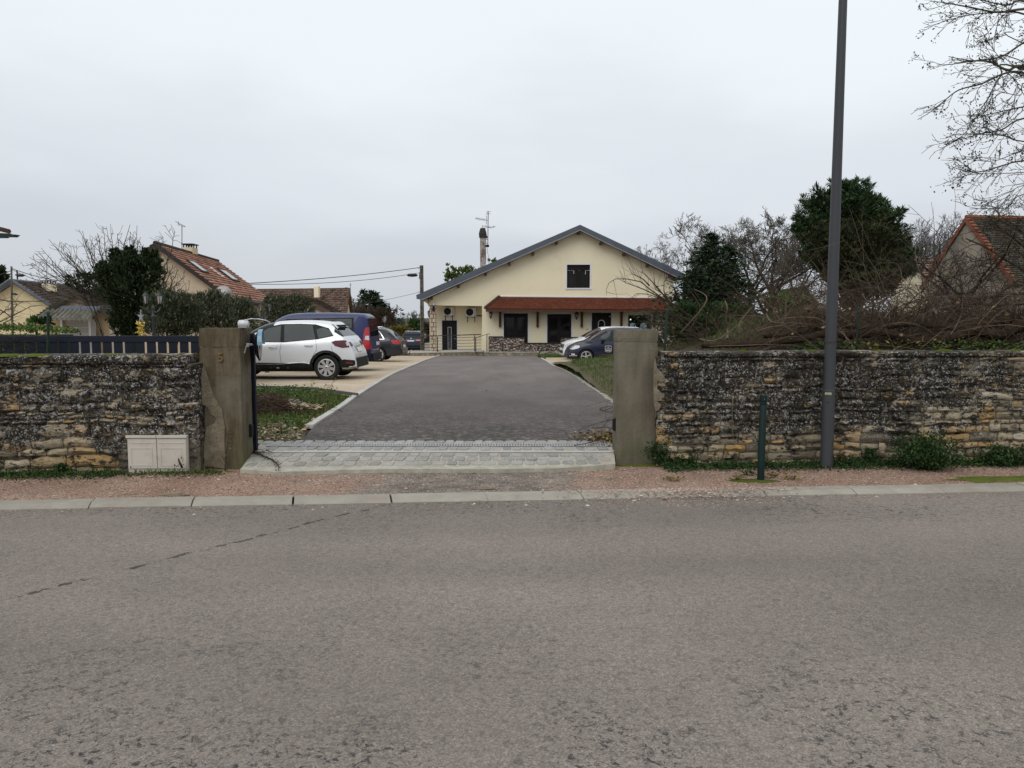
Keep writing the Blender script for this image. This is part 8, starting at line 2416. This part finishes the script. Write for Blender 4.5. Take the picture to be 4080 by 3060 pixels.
# big salmon-tiled house
R0, R1 = W(cA, 1300, 252, 34), W(cA, 1830, 402, 44.9); R1.z = R0.z
E0 = W(cA, 1935, 715, 34.4); E1 = E0 + (R1 - R0)
hs, info = gable_house('house', 'beige house with long salmon-tiled roof, two skylights and satellite dish behind the evergreen bush', R0, R1, E0, E1, MT['oldbeige'], MT['tilepink'], 17, 34, -.5, MT['dark'], 16, lift=.06, stagger=False)
on_slope(hs, R0, R1, E0, E1, .13, .235, .27, .50, 'skylight', MT['dark'], MT['skyl'])
on_slope(hs, R0, R1, E0, E1, .60, .75, .30, .56, 'skylight', MT['dark'], MT['skyl'])
on_slope(hs, R0, R1, E0, E1, .47, .505, .31, .50, 'roof_hatch', MT['whitetrim'], MT['tilepink'], .07)
chim(hs, cA, 1532, 1614, 285, 340, 39.5, MT['yellow'], .7)
def aerial(root, cf, x, ytop, ybot, Y, arms, name='tv_aerial'):
    e = empty(name, tuple(cf(x, ybot, Y))); e.parent = root; e.location = Vector(e.location) - Vector(root.location)
    MB().tube([cf(x, ybot, Y), cf(x, ytop, Y)], .02, 5).build('mast', MT['alu'], e)
    m = MB()
    for (x0, y0, x1, y1) in arms: m.tube([cf(x0, y0, Y), cf(x1, y1, Y + .1)], .012, 4)
    m.build('yagi', MT['alu'], e)
aerial(hs, cA, 1527, 110, 320, 38.5, [(1495, 85, 1558, 112), (1498, 68, 1494, 104), (1510, 84, 1506, 104), (1524, 92, 1520, 110), (1536, 98, 1532, 114), (1548, 104, 1544, 118), (1472, 66, 1500, 84)])
# gutter, downpipe, window, dish
MB().tube([E0 + Vector((.05, 0, -.06)), E1 + Vector((.05, 0, -.06))], .07, 8).build('gutter', MT['blackiron'], hs)
dsh = W(cA, 1875, 678, 33.4)
ds = empty('satellite_dish', tuple(dsh)); ds.parent = hs; ds.location = dsh - Vector(hs.location)
Mr = Matrix.Translation(dsh) @ Matrix.Rotation(math.radians(15), 4, 'Z') @ Matrix.Rotation(math.radians(-14), 4, 'X')
R_ = .37
MB().lathe([(0.0, .09), (R_ * .5, .06), (R_ * .85, .02), (R_, -.02), (R_ * .99, -.01), (R_ * .84, .035), (R_ * .5, .075), (0.0, .105)][:4], (0, 0, 0), 20, 'y', M=Mr).build('dish', MT['strip'], ds, smooth=True)
MB().tube([dsh + Vector((0, .1, 0)), dsh + Vector((.05, .4, -.2)), dsh + Vector((.3, .9, -.1))], .025, 5).tube([dsh + Vector((0, 0, -R_)), dsh + Vector((.05, -.45, -.1))], .012, 4).build('bracket', MT['galv'], ds)
p, q = cA(2065, 850, 36.5), cA(2110, 790, 36.5)
sx = E0.lerp(E1, .25)
wl_ = empty('window', (p.x, sx.y, p.z)); wl_.parent = hs; wl_.location = Vector(wl_.location) - Vector(hs.location)
ax = info[4]; c_ = info[2]
wq = c_ + ax * 4.2; side = Vector((ax.y, -ax.x, 0)).normalized()
if side.x < 0: side = -side
zt_ = cA(2090, 790, wq.y).z
P = [wq + side * .03 + Vector((0, 0, zt_ - wq.z)), wq + ax * .9 + side * .03 + Vector((0, 0, zt_ - wq.z))]
MB().prism([P[0], P[1], P[1] - Vector((0, 0, 1.0)), P[0] - Vector((0, 0, 1.0))], -side * .04).build('frame', MT['whitetrim'], wl_)
i0 = P[0] + ax * .08 - Vector((0, 0, .08)) + side * .01; i1 = P[1] - ax * .08 - Vector((0, 0, .08)) + side * .01
MB().prism([i0, i1, i1 - Vector((0, 0, .84)), i0 - Vector((0, 0, .84))], -side * .006).build('pane', MT['skyl'], wl_)
# far-left yellow house
R0, R1 = W(cA, 112, 566, 50), W(cA, 600, 606, 59); R1.z = R0.z
E0 = W(cA, 437, 772, 50.3); E1 = E0 + (R1 - R0); E1.z = E0.z
h2, _i = gable_house('house', 'pale yellow house with dark brown tiled roof at the far left', R0, R1, E0, E1, MT['yellow'], MT['tiledark'], 13, 30, -1.2, MT['fascia'], 10, lift=.06, stagger=False)
chim(h2, cA, 352, 425, 590, 655, 53, MT['cream'], .7)
MB().tube([R0 + Vector((0, -.3, .05)), E0 + Vector((0, -.3, .0))], .11, 6).tube([R0 + Vector((0, -.3, .05)), _i[3] + Vector((0, -.3, 0))], .11, 6).build('verge_board', MT['fascia'], h2)
aerial(h2, cA, 392, 405, 590, 52.6, [(365, 398, 420, 402), (366, 392, 366, 408), (418, 396, 418, 410)])
p, q = cA(282, 930, 49.9), cA(340, 895, 49.9)
MB().box((p.x, 49.95, p.z), (q.x, 50.6, q.z)).build('shutter', MT['beam'], h2)
# shed with corrugated canopy
YSH = 24.0
R0, R1 = W(cA, 618, 648, YSH), W(cA, 850, 690, 29.5); R1.z = R0.z
E0 = W(cA, 935, 862, YSH + .1); E1 = E0 + (R1 - R0); E1.z = E0.z
sh_, _i = gable_house('shed', 'small stained beige garden shed with mossy roof and corrugated canopy', R0, R1, E0, E1, MT['shedwall'], MT['tilemoss'], 15, 30, -.2, MT['tilemoss'], 12, th=.09, over=.12, cat='shed', wall_front=MT['shedpale'], lift=.03)
ycn = YSH + .05
a, b = cA(425, 796, ycn), cA(835, 802, ycn); c_, d = cA(770, 884, ycn - .8), cA(312, 876, ycn - .8)
V = []; F = []; n = 56
for i in range(n + 1):
    t = i / n; z = .045 * math.cos(t * 2 * PI * 11)
    for s in (0, .33, .66, 1):
        p = a.lerp(b, t).lerp(d.lerp(c_, t), s); V.append((p.x, p.y, p.z + z - .02 * s)); V.append((p.x, p.y, p.z + z - .02 * s - .018))
k = 8
for i in range(n):
    for j in range(3):
        o = i * k + 2 * j; F.append((o, o + 2, o + 2 + k, o + k)); F.append((o + 1, o + 1 + k, o + 3 + k, o + 3))
    o = i * k + 6; F.append((o, o + 1, o + 1 + k, o + k))
link_mesh('canopy_sheet', V, F, MT['corr'], sh_)
MB().prism([a + Vector((-.02, -.06, -.07)), b + Vector((.02, -.06, -.07)), b + Vector((.02, -.06, .08)), a + Vector((-.02, -.06, .08))], (0, .05, 0)).build('canopy_flashing', MT['fadedtrim'], sh_)
yd = YSH + .07
def abox(x0, x1, y0, y1, Y, d, name, mat, parent): return bx(cA, x0, x1, y0, y1, Y, d, name, mat, parent)
gd = empty('garage_door', tuple(cA(630, 1000, yd))); gd.parent = sh_; gd.location = Vector(gd.location) - Vector(sh_.location)
MB().box((cA(512, 0, yd).x, yd - .03, -.2), (cA(755, 0, yd).x, yd + .04, cA(0, 888, yd).z)).build('door_leaf', MT['garage'], gd)
m = MB()
for (x0, x1, y0, y1) in ((510, 520, 886, 1040), (747, 757, 886, 1040), (521, 746, 886, 895), (530, 738, 955, 958), (530, 738, 1010, 1014), (530, 534, 960, 1009)):
    p, q = cA(x0, y1, yd - .05), cA(x1, y0, yd - .05); m.box((p.x, yd - .05, p.z), (q.x, yd - .031, q.z))
m.build('door_frame', MT['whitetrim'], gd)
# pot standing with the hanging plant
# houses behind the van
YM = 60
R1_ = W(cB, 1225, 24, YM); R0_ = W(cB, 150, 2, YM + 2.5); R0_.z = R1_.z = (R0_.z + R1_.z) / 2
E1_ = W(cB, 1188, 268, YM - 3.4); E0_ = R0_ + (E1_ - R1_); E0_.z = E1_.z
h3, _i = gable_house('house', 'long brown-tiled house with pale chimney behind the blue van', R1_, R0_, E1_, E0_, MT['yellow'], MT['tilegrey'], 13, 44, -1.4, MT['tilebrown'], 12, lift=.12, stagger=False)
chim(h3, cB, 832, 882, -28, 98, YM - 1.6, MT['cream'], .5, grill=False)
chim(h3, cB, 1170, 1198, -14, 22, YM, MT['tilebrown'], .4, grill=False)
aerial(h3, cB, 1234, -60, 60, YM + .2, [(1222, -50, 1246, -46), (1224, -35, 1240, -34)])
MB().tube([_i[0] + Vector((0, 0, 0)), _i[0] + Vector((0, 0, -2.5))], .05, 5).build('downpipe', MT['blackiron'], h3)
R0, R1 = W(cB, 636, 66, 33), W(cB, 972, 160, 53.0); R1.z = R0.z
E0 = W(cB, 1028, 275, 33.2); E1 = E0 + (R1 - R0) * .82; E1.z = E0.z
h4, _i = gable_house('garage', 'low garage with dark tiled roof in front of the long brown-tiled house', R0, R0 + (R1 - R0) * .82, E0, E1, MT['shedpale'], MT['tilebrown'], 12, 50, -.6, MT['tilebrown'], 14, th=.08, over=.1, cat='garage', lift=.05)
# pale garage gable beyond the estate car
YG = 75
R0 = W(cB, 1605, 366, YG); E0 = W(cB, 1815, 442, YG); R1 = R0 + Vector((.8, 9, 0)); E1 = E0 + Vector((.8, 9, 0))
h5, _i = gable_house('garage', 'pale garage gable with dark roof edge beyond the dark estate car', R0, R1, E0, E1, MT['cream'], MT['tilebrown'], 6, 10, -2.2, MT['dark'], 8, cat='garage', lift=.05)
dq = cB(1632, 350, 74.5)
MB().lathe([(.0, -.03), (.45, 0), (.44, .03), (0.0, .05)], tuple(dq), 18, 'y').tube([dq, dq + Vector((-.1, .2, -1))], .03, 5).build('satellite_dish', MT['strip'], h5)
# cream garden wall behind the beacon, white block by the ramp
MB_ = MB().bbox((at(985, 1300, 24.5).x, 24.5, -.3), (at(1075, 1300, 24.5).x, 24.75, at(1000, 1288, 24.5).z), .02).build('garden_wall', MT['shedpale'])
tag(MB_, 'cream garden wall overgrown with leaves behind the gate beacon', 'wall')
P = [(rnd.uniform(at(985, 1300, 24.4).x, at(1080, 1300, 24.4).x), 24.42 + rnd.gauss(0, .02), .3 + rnd.random() * 1.2) for _ in range(900)]
tag(leaves('wall_ivy', P, .09, MT['leafolive'], label='ivy-like leaves over the cream garden wall', cat='ivy'), kind='stuff')
wb = cB(2085, 700, 52)
o = empty('white_block_step', (wb.x, 52, wb.z), label='white stacked hollow blocks beside the stone pier behind the railing', cat='blocks')
for i in range(4):
    p, q = cB(2052, 600 + 27 * (i + 1) - 2, 52), cB(2112, 600 + 27 * i, 52)
    MB().bbox((p.x, 52, p.z), (q.x, 52.3, q.z), .02).build('block', MT['strip'], o)
# barn on the right
R0 = W(cE, 1435, 372, 30); R1 = R0 + Vector((9.5, 1.2, 0))
el = W(cE, 1050, 1060, 33.2); E0 = Vector((R0.x + .35, R0.y - 2.75, R0.z - 2.75)); E0 = W(cE, 1850, 935, 27.2)
E1 = E0 + (R1 - R0); E1.z = E0.z
bn, _i = gable_house('barn', 'old barn with steep mossy roof, orange verge tiles and stained gable at the right', R0, R1, E0, E1, MT['barn'], MT['tilemoss'], 34, 60, -.8, MT['verge'], 19, cat='barn', over=.04, th=.1, lift=.035)
# small pinkish-roofed house between cypress and barn
R0 = W(cE, 925, 735, 50); R1 = R0 + Vector((8, 1.5, 0)); E0 = W(cE, 1115, 935, 46.2); E1 = E0 + (R1 - R0); E1.z = E0.z
h6, _i = gable_house('house', 'cream house with weathered brown tiled roof between the cypress and the barn', R0, R1, E0, E1, MT['cream'], MT['tilegrey'], 9, 20, -1.2, MT['tilebrown'], 10, lift=.10, stagger=False)
# glimpse of a cream gable through the branches above the mound
gp = W(cD, 1560, 990, 48)
R0 = gp; E0 = gp + Vector((1.1, .3, -1.05)); R1 = R0 + Vector((.5, 6, 0)); E1 = E0 + Vector((.5, 6, 0))
gable_house('outbuilding', 'small ochre gable glimpsed through twigs left of the cypress', R0, R1, E0, E1, MT['yellow'], MT['tilebrown'], 5, 8, -1.0, MT['tilebrown'], 6, cat='outbuilding')
# roof corner at the left edge
ev = empty('eave', tuple(cA(60, 180, 15)), label='tiled roof corner with dark green gutter entering at the upper left edge', cat='roof')
p0, p1 = cA(-700, 60, 16.5), cA(85, 160, 15)
for k in range(7):
    a = cA(-60 + 22 * k, 118 + 5.5 * k, 15.05); b = a + Vector((-1.55, 2.4, .28))
    MB().tube([a, b], [.045, .04], 8).build('roof_tile', MT['ridge'], ev)
MB().prism([cA(-900, 120, 15), cA(98, 170, 15), cA(98, 182, 15), cA(-900, 190, 15)], (-1.6, 2.4, .22)).build('roof_deck', MT['ridge'], ev)
m = MB(); m.prism([cA(-900, 165, 14.9), cA(-40, 165, 14.9), cA(132, 178, 14.9), cA(110, 196, 14.9), cA(40, 196, 14.9), cA(30, 203, 14.9), cA(-900, 203, 14.9)], (0, .14, 0)); m.build('gutter', MT['greenpost'], ev)
MB().box((cA(-1200, 200, 15).x, 15.3, -.3), (cA(-640, 200, 15).x, 17, cA(0, 190, 15).z)).build('wall', MT['oldbeige'], ev)
# utility poles, wires
def upole(cf, x, ytop, Y, label, w=14, s=2.1067):
    r = w / s / 2 / FPX * Y; p = cf(x, ytop, Y)
    e = empty('utility_pole', (p.x, Y, gz(Y)), label=label, cat='utility pole')
    return e, p, r
e1, p1, r1 = upole(cA, 96, 445, 40, 'round brown utility pole at the far left with wires', 17)
MB().tube([Vector((cA(103, 960, 40).x, 40, gz(40) - .3)), Vector((cA(103, 950, 40).x, 40, cA(103, 950, 40).z)), p1], [r1 * 1.25, r1 * 1.15, r1 * .9], 10).build('shaft', MT['pole'], e1)
MB().tube([cA(108, 680, 39.8), cA(150, 682, 39.8)], .03, 5).cbox(cA(118, 678, 39.7), (.2, .1, .1)).build('bracket', MT['blackiron'], e1)
e2, p2, r2 = upole(cC, 153, 495, 56, 'tall notched concrete utility pole beside the left corner of the house', 17, SC)
q2 = Vector((cC(160, 1150, 56).x, 56, gz(56) - .3))
hp2 = r2
m = MB()
for sx_ in (-1, 1): m.tube([q2 + Vector((sx_ * hp2 * .95, 0, 0)), p2 + Vector((sx_ * hp2 * .72, 0, 0))], .075, 4)
m.tube([q2 + Vector((0, .12, 0)), p2 + Vector((0, .12, 0))], [hp2 * .9, hp2 * .7], 4)
m.build('shaft', MT['pole'], e2)
m = MB(); n = 15
for i in range(n):
    c_ = q2.lerp(p2, (i + .5) / n); m.cbox(c_, (hp2 * 1.7, .2, .10))
m.build('rung', MT['pole'], e2)
MB().tube([cC(140, 552, 56), cC(118, 560, 56), cC(98, 566, 56)], .03, 5).build('lamp_arm', MT['galv'], e2)
MB().lathe([(.0, -.42), (.10, -.3), (.13, 0), (.1, .3), (0, .42)], tuple(cC(82, 570, 56)), 10, 'x').build('lamp_head', MT['blackiron'], e2, smooth=True)
m = MB(); m.tube([cC(120, 515, 56), cC(150, 512, 56)], .03, 4).tube([cC(135, 600, 56), cC(140, 545, 56)], .025, 4).tube([cC(130, 700, 56), cC(146, 697, 56)], .02, 4); m.build('insulator', MT['blackiron'], e2)
def wire(a, b, sag, r, label, name='overhead_wire', n=14):
    P = [a.lerp(b, i / n) - Vector((0, 0, sag * 4 * (i / n) * (1 - i / n))) for i in range(n + 1)]
    return tag(MB().tube(P, r, 4).build(name, MT['wire']), label, 'wire')
wire(cA(2080, 588, 45), cC(122, 514, 56), .12, .022, 'uppermost black cable from the salmon-roofed house to the notched utility pole')
wire(cA(2085, 595, 45), cC(138, 552, 56), .25, .016, 'second cable just below the uppermost one, ending at the street lamp')
wire(cB(1240, 180, 60), cC(135, 700, 56), .10, .012, 'thin lowest grey wire from the brown-tiled house to the notched pole')
wire(cA(97, 478, 40), cA(-300, 478, 40), .3, .018, 'wire leaving the far-left pole towards the left edge')
wire(cA(97, 462, 40), cA(1000, 560, 36), .35, .018, 'upper wire from the far-left pole running right behind the bare shrub')
wire(cA(97, 470, 40), cA(1000, 590, 36), .5, .014, 'lower wire from the far-left pole running right behind the bare shrub')
sl_ = empty('street_lamp', tuple(cA(143, 600, 70)), label='distant small street lamp head right of the far-left pole', cat='street lamp')
MB().tube([Vector((cA(143, 560, 70).x, 70, gz(70))), cA(143, 480, 70)], .07, 6).tube([cA(128, 516, 70), cA(165, 514, 70)], .05, 4).build('mast', MT['blackiron'], sl_)
MB().lathe([(0, -.5), (.14, -.2), (.14, .2), (0, .5)], tuple(cA(172, 520, 70)), 8, 'x').build('lamp_head', MT['blackiron'], sl_)
# double lanterns
def dlamp(cf, s, x, yl, dx, Y, label, yb):
    p = cf(x, yl, Y); b = Vector((p.x, Y, gz(Y)))
    e = empty('double_lantern', tuple(b), label=label, cat='garden lamp', group='double garden lanterns')
    k = Y / FPX / s; zl = p.z - b.z; d = dx * k
    sc = 62 * k / .5 * (s / SA)
    if s == SB: sc = 50 * k / .5
    sc *= 1.2; q = sc / .62
    MB().lathe([(.07, 0), (.07, .05), (.035, .12), (.028, zl - .62 * q), (.045, zl - .56 * q), (.024, zl - .5 * q), (.028, zl - .3 * q), (.034, zl - .26 * q), (.012, zl - .2 * q), (.0, zl - .14 * q)], (0, 0, 0), 10).build('post', MT['lampgrey'], e, smooth=40, local=True)
    for sd in (-1, 1):
        l = empty('lantern', (sd * d, 0, zl)); l.parent = e; lantern_parts(l, sc)
        MB().tube([(0, 0, zl - .38 * q), (sd * d * .5, 0, zl - .44 * q), (sd * d, 0, zl - .36 * q), (sd * d, 0, zl - .28 * q)], .014, 6).build('arm', MT['lampgrey'], e, smooth=True, local=True)
dlamp(cA, SA, 1281, 728, 56, 15.4, 'double-headed garden lantern between the evergreen bush and olive bush', 1020)
dlamp(cB, SB, 297, 222, 48, 23.6, 'smaller double-headed garden lantern beyond the silver car roof', 500)
# garland ornament
g0 = cA(1172, 1020, 16)
go = empty('garland_ornament', (g0.x, 16, gz(16)), label='thin pole with silver star and gold tinsel garland before the evergreen bush', cat='ornament')
MB().tube([Vector((g0.x, 16, gz(16))), cA(1178, 900, 16)], .012, 5).build('pole', MT['alu'], go)
c_ = cA(1180, 868, 16); R_ = .10
MB().prism([c_ + Vector((math.sin(i * PI / 5) * (R_ * 1.3 if i % 2 == 0 else R_ * .4) * .6, 0, math.cos(i * PI / 5) * (R_ * 1.5 if i % 2 == 0 else R_ * .45))) for i in range(10)], (0, .02, 0)).build('star', MT['galv'], go)
P = []
for i in range(420):
    t = rnd.random(); a = t * 22; P.append((g0.x + .035 * math.cos(a) + rnd.gauss(0, .02) + .03, 16 + .05 * math.sin(a), cA(0, 905 + 125 * t, 16).z + rnd.gauss(0, .01)))
leaves('tinsel', P, .04, MT['goldleaf'], go)
# green posts
for cf, xt, yt, xb, yb2, w, Y, lab in ((cA, 404, 838, 404, 1190, 26, 9.0, 'dark green fence post standing before the navy gate at the left'), (cD, 354, 1190, 327, 1548, 24, 9.5, 'dark green post behind the right wall beside the pillar'),
                                    (cE, 487, 1168, 468, 1508, 22, 9.5, 'dark green post in the vine tangle right of the lamp post')):
    s = {cA: SA, cD: SD, cE: SE}[cf]; r = w / s / 2 / FPX * Y
    a, b = cf(xt, yt, Y), cf(xb, yb2, Y); b2 = b + (b - a).normalized() * (b.z + .1)
    e = empty('fence_post', (b.x, Y, max(gz(Y), 0)), label=lab, cat='post')
    MB().tube([b2, a], r * .92, 8).build('tube', MT['greenpost'], e, smooth=40)
    MB().lathe([(r, -.02), (r, .006), (r * .7, .016)], tuple(a), 8).build('cap', MT['greenpost'], e)
# wire mesh behind the gate
m = MB()
for i in range(110):
    x = -8.6 + i * .05
    if x > -3.7 - .55: break
    m.tube([(x, 9.5, .02), (x + (.55 if True else 0), 9.5, 1.16)], .0016, 3, cap=False); m.tube([(x + .55, 9.505, .02), (x, 9.505, 1.16)], .0016, 3, cap=False)
tag(m.build('wire_mesh_fence', MT['galv']), 'diamond wire mesh fence seen through the gaps of the navy gate', 'fence', kind='stuff')
# thin dead vines over the far-left gate
out = []
rr = random.Random(31)
for _ in range(34):
    p = cA(rr.uniform(-60, 330), rr.uniform(1080, 1190), 9.0)
    out.append(arc(p, rr.uniform(.2, .6), Vector((rr.gauss(0, 1), 0, rr.uniform(-.2, 1))).normalized(), Vector((rr.gauss(0, 1), 0, -1.2)), .003, 6, .08))
for pts in ([(0, 1010), (100, 1040), (170, 1060), (190, 1180)], [(0, 1180), (60, 1130), (160, 1060), (330, 1090)]): out.append(([cA(x, y, 9.0) for x, y in pts], [.004] * 4, 1))
tubes('dead_vine', out, MT['twigdark'])
tag(bpy.data.objects['dead_vine'], 'thin dead vines hanging over the navy gate at the far left', 'vine', kind='stuff')
# left bare twigs before the yellow house
out = []
for pts in ([(-20, 720), (60, 735), (130, 740), (260, 738), (400, 742)], [(-20, 920), (60, 880), (160, 830), (260, 780), (360, 770)], [(0, 950), (40, 920), (90, 890), (140, 760), (100, 700)], [(-10, 860), (50, 810), (110, 800), (170, 750)], [(-20, 800), (40, 830), (90, 870), (120, 940)]):
    P = [cA(x, y, 14) for x, y in pts]; out.append((P, [.012 * (1 - .15 * i) for i in range(len(P))], 2))
    for _ in range(12):
        i = rr.randrange(len(P) - 1); out.append(arc(P[i].lerp(P[i + 1], rr.random()), rr.uniform(.1, .4), Vector((rr.gauss(0, 1), .1, rr.gauss(0, .8))).normalized(), Vector((0, 0, .2)), .004, 4, .12))
bs = empty('bare_branches', tuple(base_at(cA, -150, 14)), label='thin bare branches reaching in from the left edge before the yellow house', cat='shrub')
tubes('branch', out + [([base_at(cA, -150, 14), cA(-120, 900, 14), cA(-20, 720, 14)], [.05, .03, .012], 3)], MT['barkgrey'], bs)
